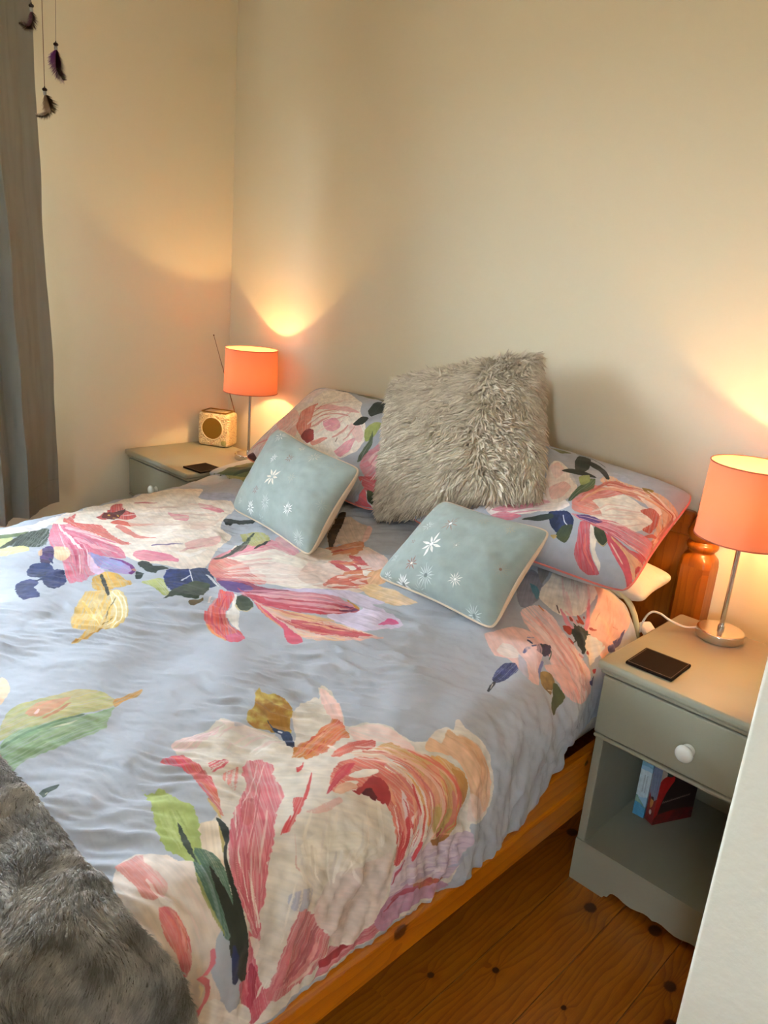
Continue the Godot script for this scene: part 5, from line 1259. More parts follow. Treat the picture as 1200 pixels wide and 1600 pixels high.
func strokes_pillow_low() -> void:
	F([48,377,53,380,90,357,99,265,258,221,342,318,304,361,251,380,128,373], "6f7a50", "56623e", [170, 0.8, 0.25, 1, 0, 1.28])
	F([92,375,99,379,111,330,187,285,277,281,193,346,159,380,137,373], "36452f", "46563a", [150, 0.3, 0.5, 1, 0, 1.28])
	S([162,366,202,324,252,299], 5.4, 13.1, 5.4, "2f3d2b", 0.92)
	S([128,375,221,368,274,337], 3.1, 6.2, 3.1, "a8965a", 0.7)

func strokes_star_l() -> void:
	star(266, 165, 28, 9, "e9e6e2", .10, 0.0, 1, "")
	star(385, 123, 25, 8, "8c6f66", .13, 0.7, .9, "")
	star(531, 54, 35, 10, "cfc2ae", .07, 1.4, .8, "")
	star(358, 258, 51, 8, "e6dccb", .17, 0.6, .95, "")
	star(510, 212, 28, 8, "b9b5a2", .10, 1.3, .6, "")
	star(261, 360, 25, 7, "8f6d68", .13, 0.5, .95, "")
	star(391, 395, 41, 14, "d6dad6", .05, 1.2, .9, "")
	star(251, 454, 35, 11, "f2f2ee", .10, 0.4, 1, "")
	star(595, 362, 32, 12, "f2f2ee", .08, 1.1, 1, "")
	star(714, 457, 38, 16, "d2dad6", .05, 0.3, .85, "")
	star(397, 39, 19, 7, "d8c9ae", .10, 1.0, .9, "")
	star(148, 37, 38, 9, "dcd8cc", .08, 0.2, .9, "")
	star(687, 58, 28, 8, "b0a890", .06, 0.9, .6, "")
	star(767, 258, 29, 9, "b8b8a8", .06, 0.1, .5, "")
	star(373, 480, 25, 8, "c8d2ce", .08, 0.8, .7, "")
	star(117, 445, 19, 6, "d8dcd8", .10, 0.0, .8, "")

func strokes_star_r() -> void:
	star(266, 277, 60, 8, "f0ece4", .15, 0.0, 1, "f6f4f0")
	star(282, 141, 44, 9, "9c8478", .10, 0.7, .9, "f4f4f2")
	star(133, 186, 32, 9, "d8e0dc", .08, 1.4, .9, "")
	star(217, 400, 35, 9, "946f62", .13, 0.6, .95, "ede2d2")
	star(334, 430, 51, 16, "d4dcd8", .05, 1.3, .9, "6f7a76")
	star(200, 502, 41, 14, "f2f4f2", .10, 0.5, 1, "7a8480")
	star(89, 495, 28, 10, "e6eae6", .08, 1.2, .9, "")
	star(509, 393, 34, 12, "eeeae0", .08, 0.4, .95, "f6f4ee")
	star(311, 500, 41, 12, "b8c4c0", .05, 1.1, .8, "")
	star(433, 68, 28, 9, "b0a48e", .06, 0.3, .8, "")
	star(684, 261, 32, 16, "b0a694", .04, 1.0, .7, "8c7060")
	star(641, 494, 41, 16, "dae4e0", .05, 0.2, .9, "7a8884")
	star(44, 189, 20, 7, "8c7468", .12, 0.9, .8, "")
	star(413, 240, 19, 8, "b8b0a0", .08, 0.1, .8, "f0ece4")
	star(128, 290, 12, 5, "8c6c60", .2, 0.8, .8, "")
	star(599, 72, 22, 8, "c0ac8c", .08, 0.0, .7, "")
	star(71, 396, 22, 8, "dce2de", .08, 0.7, .8, "")
	star(32, 88, 18, 8, "d6d8d0", .08, 1.4, .8, "")

func duvet_print() -> Texture2D:
	canvas(2048, 1600, Color("b0b4bb"))
	strokes_duvet()
	grade(0.035, 0.01)
	return canvas_texture()

func pillow_print(k: int) -> Texture2D:
	canvas([1000, 1000, 700][k], [640, 560, 380][k], Color("adb0b8"))
	if k == 0:
		strokes_pillow_l()
	elif k == 1:
		strokes_pillow_r()
	else:
		strokes_pillow_low()
	grade(0.035, 0.02)
	return canvas_texture()

func star_print(k: int) -> Texture2D:
	canvas([800, 740][k], [496, 505][k], Color("98a49d"))
	grade(0.05, 0.012)
	if k == 0:
		strokes_star_l()
	else:
		strokes_star_r()
	return canvas_texture()

func squiggle(x: float, y: float, dx: float, dy: float, n: int, amp: float, c: String, w: float) -> void:
	# an unreadable run of handwriting-like marks
	var p := []
	for k in n:
		var j := amp * (1.0 if k % 2 == 0 else -1.0) * rng.randf_range(0.4, 1.0)
		p.append_array([x + dx * k - dy * 0.1 * j, y + dy * k + j])
	S(p, w, w, w, c, 0.8)

func book_material(k: int) -> StandardMaterial3D:
	rng.seed = 60 + k
	if k == 0:
		canvas(512, 300, Color("9fc6dc"))
		F([0, 0, 512, 0, 512, 90, 260, 60, 0, 100], "6fa6c4", "8ebcd4", [0, 0.4, 0.2, 1.0, 0.0, 0.0])
		F([0, 90, 256, 80, 512, 90, 512, 215, 300, 200, 250, 210, 0, 220], "d9e2e6", "c8d6de", [90, 0.4, 0.2, 0.9, 0.0, 2.0])
		F([0, 205, 215, 205, 235, 215, 255, 225, 280, 240, 300, 245, 512, 235, 512, 262, 0, 262], "8fae9c", "6f9a9c", [0, 0.8, 0.3, 1.0, 0.0, 2.0])
		F([0, 245, 240, 238, 300, 250, 512, 240, 512, 300, 0, 300], "4f94bc", "5aa0c8", [0, 0.5, 0.3, 1.0, 0.0, 1.0])
		for q in [250.0, 268.0]:
			squiggle(q, 100, 0.0, 5.0, 18, 3.0, "8a98a2", 1.2)
			squiggle(q + 4.0, 98, 0.0, 5.0, 18, 3.0, "8a98a2", 1.0)
	else:
		canvas(512, 300, Color("2a1c1a"))
		# spine: grey-blue, red foot with a small figure
		F([215, 0, 297, 0, 297, 190, 280, 200, 215, 190], "7f8da8", "8c99b0", [90, 0.4, 0.2, 1.0, 0.0, 0.0])
		F([215, 175, 240, 190, 262, 200, 297, 180, 297, 300, 215, 300], "8e2420", "6a1c1c", [90, 0.5, 0.3, 1.0, 0.0, 1.0])
		F([240, 190, 258, 185, 268, 200, 262, 225, 245, 235, 236, 215], "d29a58", "c08048", [90, 0.5, 0.3, 1.0, 0.0, 1.0])
		F([236, 185, 258, 178, 272, 195, 262, 192, 244, 194], "3a2420", "3a2420", [0, 0.0, 0.0, 1.0, 0.0, 1.0])
		F([248, 242, 262, 240, 268, 252, 260, 264, 248, 262, 243, 252], "e8e4de", "dcd8d0", [0, 0.0, 0.0, 1.0, 0.0, 0.5])
		squiggle(250, 90, 0.0, 5.0, 17, 5.0, "aab4c6", 1.2)
		squiggle(268, 70, 0.0, 5.0, 20, 4.0, "aab4c6", 1.0)
		# front: red side, dark picture, pale strip, green roundel and a script line
		F([297, 0, 330, 0, 318, 120, 297, 180], "b9b2a4", "c4beb0", [90, 0.3, 0.2, 1.0, 0.0, 2.0])
		F([297, 90, 360, 70, 372, 95, 340, 150, 318, 230, 312, 300, 297, 300], "c02822", "9a1c1a", [90, 0.5, 0.4, 1.0, 0.0, 3.0])
		F([330, 20, 362, 18, 380, 45, 362, 75, 335, 72, 322, 48], "1d4438", "245244", [0, 0.5, 0.3, 1.0, 0.0, 1.0])
		for y in [36, 46, 56]:
			S([335, y, 352, y + 2, 368, y], 1.5, 2.0, 1.5, "4f8a76", 0.8)
		F([312, 255, 420, 240, 512, 250, 512, 300, 305, 300], "7c1a18", "4a1414", [0, 0.7, 0.4, 1.0, 0.0, 2.0])
		squiggle(330, 195, 5.0, -0.6, 30, 5.0, "c8b8b0", 1.5)
		squiggle(330, 198, 5.0, -0.6, 30, 4.0, "c8b8b0", 1.2)
	var m := mat(Color.WHITE, 0.35)
	m.albedo_texture = canvas_texture()
	return m

func radio_material() -> StandardMaterial3D:
	canvas(384, 384, Color("e6d2a4"))
	grade(0.12, 0.06)
	rng.seed = 77
	for k in 230:
		var c: String = ["8a5a30", "9c7440", "b08850", "7c6a3c", "8c7048", "a0824c", "c2a468"][rng.randi() % 7]
		var x := rng.randf() * 384.0
		var y := rng.randf() * 384.0
		var a := rng.randf() * TAU
		S([x, y, x + cos(a) * 6.0, y + sin(a) * 6.0, x + cos(a + 0.8) * 11.0, y + sin(a + 0.8) * 11.0], 0.8, rng.randf_range(1.4, 3.4), 0.6, c, 0.9)
	for k in 34:
		star(rng.randf() * 384.0, rng.randf() * 384.0, rng.randf_range(6, 10), 5, ["a8301f", "8e2a20", "b8482c"][rng.randi() % 3], 0.3, rng.randf(), 0.95, "d8b050")
	var m := mat(Color.WHITE, 0.35)
	m.albedo_texture = canvas_texture()
	m.uv1_triplanar = true
	m.uv1_scale = Vector3.ONE * 6.6
	m.clearcoat_enabled = true
	m.clearcoat = 0.4
	var n := FastNoiseLite.new()
	n.noise_type = FastNoiseLite.TYPE_CELLULAR
	n.frequency = 0.09
	n.seed = 4
	m.heightmap_enabled = true
	m.heightmap_texture = noise_tex(n, 256)
	m.heightmap_scale = 0.7
	return m


# ---------------------------------------------------------------- wood
func wood_image(w: int, h: int, sd: int, light: Color, dark: Color, knots: Array, rings := 9.0) -> ImageTexture:
	# w across the grain, h along it; knots are (u, v, radius) in 0..1 of the width
	var n1 := noise(sd, 1.0, 3)
	var n2 := noise(sd + 5, 1.0, 2)
	var n3 := noise(sd + 9, 1.0, 2)
	var data := PackedByteArray()
	data.resize(w * h * 3)
	var asp := float(h) / w
	var o := 0
	for y in h:
		var v := y / float(w)
		for x in w:
			var u := x / float(w)
			var q := u + 0.11 * n1.get_noise_2d(u * 1.0, v * 0.22)
			var knot := 0.0
			var core := 0.0
			for k in knots:
				var dx: float = (u - k.x)
				var dy: float = (v - k.y * asp)
				var d := sqrt(dx * dx + dy * dy * 0.45)
				var g := exp(-(d * d) / (k.z * k.z * 7.0))
				q += g * (0.22 * signf(dx) * (1.0 - exp(-absf(dx) * 18.0)))
				var d2: float = sqrt(dx * dx + dy * dy * 0.7) / k.z
				core = maxf(core, 1.0 - smoothstep(0.75, 1.15, d2 + 0.15 * n2.get_noise_2d(u * 30.0, v * 30.0)))
				knot = maxf(knot, exp(-d2 * d2 * 0.28))
			var s := q * rings + 0.5 * n2.get_noise_2d(u * 2.0, v * 0.6)
			var band := s - floorf(s)
			band = pow(band, 2.2)
			var fib := n3.get_noise_2d(u * 90.0, v * 3.0)
			var t := clampf(0.10 + band * 0.52 + fib * 0.22 + n1.get_noise_2d(u * 3.0 + 9.0, v * 0.8) * 0.22 + knot * 0.25, 0.0, 1.0)
			var c := light.lerp(dark, t)
			c = c.lerp(Color(dark.r * 0.42, dark.g * 0.32, dark.b * 0.35), core * 0.85)
			data[o] = int(clampf(c.r, 0, 1) * 255.0)
			data[o + 1] = int(clampf(c.g, 0, 1) * 255.0)
			data[o + 2] = int(clampf(c.b, 0, 1) * 255.0)
			o += 3
	return ImageTexture.create_from_image(Image.create_from_data(w, h, false, Image.FORMAT_RGB8, data))

# ---------------------------------------------------------------- materials
func materials() -> void:
	M.wall = bump(mat(rgb8(229, 219, 192), 0.85), noise_tex(noise(3, 0.02, 4)), 0.02, 3.0)
	M.plaster = bump(mat(rgb8(226, 225, 208), 0.75), noise_tex(noise(8, 0.018, 4)), 0.07, 3.5)
	M.ceiling = mat(rgb8(240, 238, 232), 0.9)
	M.skirting = mat(rgb8(235, 232, 224), 0.45)
	var paint := noise_tex(noise(21, 0.01, 3))
	M.sage_paint = bump(mat(rgb8(152, 151, 131), 0.42), paint, 0.04, 4.0)
	M.white_knob = mat(rgb8(226, 226, 214), 0.22)
	M.white_knob.clearcoat_enabled = true
	M.chrome = mat(rgb8(205, 200, 195), 0.12, 1.0)
	M.brushed = mat(rgb8(222, 220, 216), 0.2, 1.0)
	M.white_plastic = mat(rgb8(232, 230, 224), 0.35)
	M.leather = bump(mat(rgb8(28, 19, 13), 0.7), noise_tex(noise(33, 0.05, 3)), 0.05, 12.0)
	M.leather.metallic_specular = 0.2
	M.stitch = mat(rgb8(120, 100, 84), 0.7)
	M.cream_cloth = mat(rgb8(226, 214, 192), 0.9)
	M.white_cloth = bump(mat(rgb8(208, 200, 184), 0.95), noise_tex(noise(40, 0.012, 4)), 0.5, 3.0)
	var weave := Image.create(256, 256, false, Image.FORMAT_L8)
	rng.seed = 5
	var row := PackedFloat32Array()
	var col := PackedFloat32Array()
	for i in 256:
		row.append(rng.randf())
		col.append(rng.randf())
	for y in 256:
		for x in 256:
			var v := 0.5 + 0.22 * sin(x * TAU / 4.0) * sin(y * TAU / 4.0) + 0.16 * (row[y] - 0.5) + 0.16 * (col[x] - 0.5)
			weave.set_pixel(x, y, Color(v, v, v))
	M.weave = ImageTexture.create_from_image(weave)
	M.curtain = mat(rgb8(138, 137, 128), 0.95)
	bump(M.curtain, M.weave, 0.06, 5.0)
	M.curtain.rim_enabled = true
	M.curtain.rim = 0.2

	var pine_l := rgb8(200, 116, 12)
	var pine_d := rgb8(160, 78, 4)
	M.pine = []
	M.pine_rail = mat(Color.WHITE, 0.32)
	M.pine_rail.albedo_texture = wood_image(256, 1536, 77, pine_l, pine_d, [Vector3(0.30, 0.713, 0.062), Vector3(0.62, 0.26, 0.03)], 9.0)
	M.pine_rail.uv1_scale = Vector3(4.0, 1.0 / 1.5, 1.0)
	M.pine_rail.uv1_offset = Vector3(-0.70, 0.3467, 0.0)
	M.pine_post = mat(Color.WHITE, 0.3)
	M.pine_post.albedo_texture = wood_image(192, 1152, 14, rgb8(150, 84, 16), rgb8(112, 54, 6), [], 7.0)
	M.pine_post.uv1_scale = Vector3(6.0, 1.0, 1.0)
	var fl := rgb8(182, 106, 22)
	var fd := rgb8(122, 58, 6)
	M.floor = []
	var kn := [
		[Vector3(0.45, 0.12, 0.09), Vector3(0.3, 0.55, 0.05), Vector3(0.62, 0.83, 0.10)],
		[Vector3(0.55, 0.30, 0.10), Vector3(0.25, 0.38, 0.09), Vector3(0.7, 0.72, 0.04)],
		[Vector3(0.35, 0.20, 0.04), Vector3(0.6, 0.50, 0.11), Vector3(0.2, 0.9, 0.06)],
		[Vector3(0.7, 0.10, 0.05), Vector3(0.4, 0.66, 0.10)],
	]
	for k in 4:
		var m := mat(Color.WHITE, 0.34)
		m.albedo_texture = wood_image(192, 1536, 100 + k * 13, fl, fd, kn[k], 10.0)
		m.clearcoat_enabled = true
		m.clearcoat = 0.3
		m.clearcoat_roughness = 0.3
		M.floor.append(m)

# ---------------------------------------------------------------- room
func wall_box(called: String, a: Vector3, b: Vector3, m: Material) -> MeshInstance3D:
	return struct(called, box_mesh((a + b) / 2.0, (b - a).abs(), 0.003), m)

func room() -> void:
	wall_box("wall_back", Vector3(LEFT - 0.2, -0.1, BACK - 0.15), Vector3(RIGHT + 0.1, CEIL + 0.1, BACK), M.wall)
	# the left wall has the window opening, so it is four pieces joined in one mesh
	var st := st_new()
	var wz0 := -1.06
	var wz1 := 0.02
	var wy0 := 0.82
	var wy1 := 2.2
	for q in [
		[Vector3(LEFT - 0.2, -0.1, BACK), Vector3(LEFT, CEIL + 0.1, wz0)],
		[Vector3(LEFT - 0.2, -0.1, wz1), Vector3(LEFT, CEIL + 0.1, 2.3)],
		[Vector3(LEFT - 0.2, -0.1, wz0), Vector3(LEFT, wy0, wz1)],
		[Vector3(LEFT - 0.2, wy1, wz0), Vector3(LEFT, CEIL + 0.1, wz1)],
	]:
		rbox(st, (q[0] + q[1]) / 2.0, (q[1] - q[0]).abs(), 0.0005)
	struct("wall_left", st.commit(), M.wall)
	# return wall on the right: its corner stands near the camera
	st = st_new()
	rbox(st, Vector3((RIGHT + 1.5) / 2.0, CEIL / 2.0, -1.65), Vector3(1.5 - RIGHT, CEIL + 0.2, 1.3), 0.006)
	struct("wall_right", st.commit(), M.plaster)
	wall_box("wall_side", Vector3(1.3, -0.1, -1.1), Vector3(1.5, CEIL + 0.1, 2.3), M.wall)
	# the wall behind the camera has a smaller window
	var xa := 0.6
	var xb := 1.15
	var xm := (xa + xb) / 2
	st = st_new()
	for q in [
		[Vector3(LEFT - 0.2, -0.1, 2.2), Vector3(xa, CEIL + 0.1, 2.4)], [Vector3(xb, -0.1, 2.2), Vector3(1.5, CEIL + 0.1, 2.4)],
		[Vector3(xa, -0.1, 2.2), Vector3(xb, 1.2, 2.4)], [Vector3(xa, 2.1, 2.2), Vector3(xb, CEIL + 0.1, 2.4)],
	]:
		rbox(st, (q[0] + q[1]) / 2.0, (q[1] - q[0]).abs(), 0.0005)
	struct("wall_front", st.commit(), M.wall)
	st = st_new()
	for q in [[Vector3(xm, 1.23, 2.32), Vector3(xb - xa, 0.06, 0.06)], [Vector3(xm, 2.07, 2.32), Vector3(xb - xa, 0.06, 0.06)], [Vector3(xa + 0.03, 1.65, 2.32), Vector3(0.06, 0.9, 0.06)], [Vector3(xb - 0.03, 1.65, 2.32), Vector3(0.06, 0.9, 0.06)]]:
		rbox(st, q[0], q[1], 0.005)
	var win2 := struct("window_2", st.commit(), M.skirting)
	var clear := mat(Color(0.95, 0.97, 1.0, 0.04), 0.02)
	clear.transparency = BaseMaterial3D.TRANSPARENCY_ALPHA
	obj("pane", box_mesh(Vector3(xm, 1.65, 2.32), Vector3(xb - xa - 0.1, 0.8, 0.008), 0.001), clear, win2)
	wall_box("ceiling", Vector3(LEFT - 0.2, CEIL, BACK - 0.15), Vector3(1.5, CEIL + 0.15, 2.4), M.ceiling)
	wall_box("baseboard_back", Vector3(LEFT, 0, BACK), Vector3(RIGHT, 0.12, BACK + 0.016), M.skirting)
	wall_box("baseboard_left", Vector3(LEFT, 0, BACK + 0.016), Vector3(LEFT + 0.016, 0.12, 2.2), M.skirting)
	# window: frame, mullion and two panes in the opening
	st = st_new()
	var fx := LEFT - 0.12
	for q in [
		[Vector3(fx, wy0 + 0.03, (wz0 + wz1) / 2), Vector3(0.06, 0.06, wz1 - wz0)], [Vector3(fx, wy1 - 0.03, (wz0 + wz1) / 2), Vector3(0.06, 0.06, wz1 - wz0)],
		[Vector3(fx, (wy0 + wy1) / 2, wz0 + 0.03), Vector3(0.06, wy1 - wy0, 0.06)], [Vector3(fx, (wy0 + wy1) / 2, wz1 - 0.03), Vector3(0.06, wy1 - wy0, 0.06)],
		[Vector3(fx, (wy0 + wy1) / 2, (wz0 + wz1) / 2), Vector3(0.06, wy1 - wy0, 0.06)],
	]:
		rbox(st, q[0], q[1], 0.005)
	var win := struct("window_1", st.commit(), M.skirting)
	var glass := mat(Color(0.95, 0.97, 1.0, 0.04), 0.02)
	glass.transparency = BaseMaterial3D.TRANSPARENCY_ALPHA
	for k in 2:
		var z0 := lerpf(wz0, wz1, k * 0.5) + 0.03
		obj("pane", box_mesh(Vector3(fx, (wy0 + wy1) / 2, z0 + (wz1 - wz0) / 4 - 0.03), Vector3(0.008, wy1 - wy0 - 0.1, (wz1 - wz0) / 2 - 0.06), 0.001), glass, win)
	obj("window_sill", box_mesh(Vector3(LEFT - 0.04, wy0 - 0.012, (wz0 + wz1) / 2), Vector3(0.2, 0.03, wz1 - wz0 + 0.06), 0.006), M.skirting, win)
	# floorboards run towards the back wall
	var fl := struct("floor", box_mesh(Vector3(-0.85, -0.06, 0.05), Vector3(4.6, 0.06, 4.6), 0.002), M.pine_post)
	var bw := 0.146
	var x := -0.588 - bw * 17
	rng.seed = 11
	var meshes := []
	var n := 0
	while x < 1.35:
		var pl := obj("plank", plank_mesh(bw, 4.5, rng.randf()), M.floor[[0, 2, 1, 3][n % 4]], fl)
		pl.position = Vector3(x + bw / 2, -0.015, 0.05)
		x += bw
		n += 1

func plank_mesh(w: float, l: float, off: float) -> ArrayMesh:
	var st := st_new()
	var g := 0.0005
	var c := 0.0012
	var pts := PackedVector3Array()
	var uv := PackedVector2Array()
	var prof := [Vector2(-w / 2 + g, -0.014), Vector2(-w / 2 + g, 0.015 - c), Vector2(-w / 2 + g + c, 0.015), Vector2(w / 2 - g - c, 0.015), Vector2(w / 2 - g, 0.015 - c), Vector2(w / 2 - g, -0.014)]
	for i in 6:
		for j in 2:
			pts.append(Vector3(prof[i].x, prof[i].y, l / 2 if j == 0 else -l / 2))
			uv.append(Vector2((prof[i].x + w / 2) / w, off + (0.0 if j == 0 else l / (w * 8.0))))
	grid(st, pts, 6, 2, uv)
	return st.commit()

# ---------------------------------------------------------------- furniture
func part(called: String, mesh: Mesh, m: Material, parent: Node3D) -> MeshInstance3D:
	# mesh in room coordinates, under a thing that is not turned
	var o := obj(called, mesh, m, parent)
	var up: Node3D = parent
	while up != self and up != null:
		o.position -= up.position
		up = up.get_parent() as Node3D
	return o

func loft_post(st: SurfaceTool, c: Vector3, rows: Array) -> void:
	# rows of (y, half size, roundness, chamfer reach)
	var n := 96
	var pts := PackedVector3Array()
	var uv := PackedVector2Array()
	for r in rows:
		for j in n:
			var a := TAU * j / n
			var sq := minf(r[1] / maxf(absf(cos(a)), 0.001), r[1] / maxf(absf(sin(a)), 0.001))
			var b := fposmod(a, PI / 2.0) - PI / 4.0
			sq = minf(sq, r[1] * 1.2025 / cos(b))
			var q := lerpf(sq, r[1], r[2])
			pts.append(c + Vector3(cos(a) * q, r[0], sin(a) * q))
			uv.append(Vector2(float(j) / n * 0.27, r[0]))
	grid(st, pts, rows.size(), n, uv, false, true)

func bed() -> void:
	var at := Vector3(-1.56, 0, -1.05)
	var b := thing("double_bed", "orange varnished pine double bed with a deep side rail and a turned headboard post", "bed", at)
	for s in [0, 1]:
		var x0 := -0.745 if s == 0 else -2.375
		var d := -1.0 if s == 0 else 1.0
		var st := st_new()
		var poly := PackedVector2Array([Vector2(0.034, 0.186), Vector2(0.002, 0.186), Vector2(0, 0.189), Vector2(0, 0.2545), Vector2(0.001, 0.257), Vector2(0.008, 0.2635), Vector2(0.008, 0.338), Vector2(0.010, 0.343), Vector2(0.014, 0.346), Vector2(0.034, 0.346)])
		prism(st, poly, func(a, bb, t): return Vector3(x0 + d * a, bb, t), -2.06, 0.0)
		part("side_rail", st.commit(), M.pine_rail, b)
	for x in [-0.752, -2.372]:
		var st := st_new()
		var z := -2.094
		var h := 0.0435
		var ch := 0.013
		prism(st, PackedVector2Array([Vector2(-h + ch, -h), Vector2(h - ch, -h), Vector2(h, -h + ch), Vector2(h, h - ch), Vector2(h - ch, h), Vector2(-h + ch, h), Vector2(-h, h - ch), Vector2(-h, -h + ch)]), func(a, b, t): return Vector3(x + a, t, z + b), 0.0, 0.756)
		loft_post(st, Vector3(x, 0, z), [
			[0.756, 0.0435, 0.0], [0.768, 0.0432, 0.10], [0.776, 0.0425, 0.35], [0.783, 0.0405, 0.8], [0.788, 0.037, 1.0], [0.792, 0.034, 1.0], [0.795, 0.0335, 1.0],
			[0.798, 0.0345, 1.0], [0.802, 0.039, 1.0], [0.806, 0.0415, 1.0], [0.811, 0.0425, 1.0], [0.816, 0.0415, 1.0], [0.82, 0.039, 1.0], [0.823, 0.0345, 1.0], [0.826, 0.0345, 1.0],
			[0.829, 0.038, 1.0], [0.839, 0.0445, 1.0], [0.846, 0.0455, 1.0], [0.854, 0.0445, 1.0], [0.869, 0.038, 1.0], [0.884, 0.030, 1.0], [0.899, 0.025, 1.0], [0.909, 0.027, 1.0], [0.922, 0.030, 1.0], [0.934, 0.027, 1.0], [0.942, 0.016, 1.0], [0.944, 0.001, 1.0]])
		part("headboard_post", st.commit(), M.pine_post, b)
	part("headboard", box_mesh(Vector3(-1.562, 0.58, -2.1), Vector3(1.55, 0.5, 0.022), 0.004), M.pine_post, b)
	part("top_rail", box_mesh(Vector3(-1.562, 0.86, -2.1), Vector3(1.55, 0.07, 0.036), 0.012), M.pine_post, b)
	part("footboard", box_mesh(Vector3(-1.562, 0.36, 0.02), Vector3(1.55, 0.26, 0.03), 0.006), M.pine_rail, b)
	for x in [-0.79, -2.33]:
		part("foot_post", box_mesh(Vector3(x, 0.26, 0.02), Vector3(0.08, 0.52, 0.08), 0.012), M.pine_post, b)
	part("centre_slat", box_mesh(Vector3(-1.56, 0.262, -1.02), Vector3(1.58, 0.02, 2.0), 0.004), M.pine_post, b)
	var m := thing("mattress", "cream sheeted mattress lying in the pine bed under the floral duvet", "mattress", Vector3(-1.56, 0.275, -1.03))
	part("body", box_mesh(Vector3(-1.56, 0.41, -1.03), Vector3(1.45, 0.27, 1.95), 0.05), M.white_cloth, m)

# the duvet's cross-section at z; s = 0 where the flat top meets the right shoulder, s < 0 down the right side
const HEM := [Vector2(0.1, 0.33), Vector2(-0.59, 0.331), Vector2(-0.70, 0.334), Vector2(-0.86, 0.330), Vector2(-0.96, 0.338), Vector2(-1.06, 0.312), Vector2(-1.235, 0.338), Vector2(-1.365, 0.352), Vector2(-1.454, 0.392), Vector2(-1.61, 0.434), Vector2(-1.75, 0.46), Vector2(-1.95, 0.52)]

func table(t: Array, z: float) -> float:
	for k in range(1, t.size()):
		if z >= t[k].x:
			return lerpf(t[k].y, t[k - 1].y, clampf((z - t[k].x) / (t[k - 1].x - t[k].x), 0.0, 1.0))
	return t[-1].y

func d_radius(z: float) -> float:
	return lerpf(0.10, 0.165, smooth(-1.2, -1.8, z))

func d_top(z: float) -> float:
	return table([Vector2(0.1, 0.585), Vector2(-0.5, 0.600), Vector2(-1.0, 0.607), Vector2(-1.4, 0.628), Vector2(-1.6, 0.655), Vector2(-1.82, 0.705), Vector2(-2.0, 0.71)], z)

func d_right(z: float) -> float:
	return table([Vector2(0.1, -0.722), Vector2(-1.3, -0.722), Vector2(-1.5, -0.742), Vector2(-1.6, -0.772), Vector2(-2.0, -0.782)], z)

func d_left(z: float) -> float:
	return table([Vector2(0.1, -2.43), Vector2(-0.8, -2.45), Vector2(-1.3, -2.52), Vector2(-1.55, -2.545), Vector2(-2.0, -2.55)], z)

func d_point(s: float, z: float, lift := 0.0) -> Array:
	var r := d_radius(z)
	var y := d_top(z)
	var xr := d_right(z)
	var xl := d_left(z)
	var w := xr - xl - 2.0 * r
	var p: Vector3
	var n: Vector3
	var q := r * PI / 2.0
	if s < -q:
		var k := -s - q
		p = Vector3(xr, y - r - k, z)
		n = Vector3.RIGHT
	elif s < 0.0:
		var a := -s / r
		p = Vector3(xr - r + r * sin(a), y - r + r * cos(a), z)
		n = Vector3(sin(a), cos(a), 0)
	elif s < w:
		var c := s / w
		p = Vector3(xr - r - s, y + 0.02 * sin(c * PI), z)
		n = Vector3.UP
	elif s < w + q:
		var a := (s - w) / r
		p = Vector3(xl + r - r * sin(a), y - r + r * cos(a), z)
		n = Vector3(-sin(a), cos(a), 0)
	else:
		p = Vector3(xl, y - r - (s - w - q), z)
		n = Vector3.LEFT
	return [p + n * lift, n]

var dn := []
func d_wrinkle(s: float, z: float) -> float:
	if dn.is_empty():
		dn = [noise(51, 1.0, 2), noise(52, 1.0, 3, true), noise(53, 1.0, 2, true), noise(54, 1.0, 3), noise(55, 1.0, 2)]
	var a := 0.013 * (dn[0] as FastNoiseLite).get_noise_2d(s * 3.0, z * 3.0)
	# creases run mostly across the bed, slanting a little
	var u := s * 0.85 + z * 0.5
	var v := z * 0.85 - s * 0.5
	var warp := 0.15 * (dn[3] as FastNoiseLite).get_noise_2d(s * 4.0, z * 4.0)
	var mask := smoothstep(-0.25, 0.45, (dn[4] as FastNoiseLite).get_noise_2d(s * 2.2 + 7.0, z * 2.2))
	var r1 := (dn[1] as FastNoiseLite).get_noise_2d(u * 1.7 + warp, v * 8.5 + warp * 2.0)
	var r2 := (dn[2] as FastNoiseLite).get_noise_2d(u * 3.8 + 3.0, v * 19.0 + warp * 3.5)
	a += 0.0056 * r1 * (0.35 + 0.65 * mask) + 0.0062 * r2 * (0.3 + 0.7 * mask)
	a += 0.0012 * (dn[3] as FastNoiseLite).get_noise_2d(s * 40.0, z * 40.0)
	# hanging side: folds that run down from the shoulder
	var side := smooth(0.02, -0.18, s)
	a += side * 0.014 * (dn[1] as FastNoiseLite).get_noise_2d(z * 6.5 + s * 1.5, s * 2.0 + 20.0)
	return a

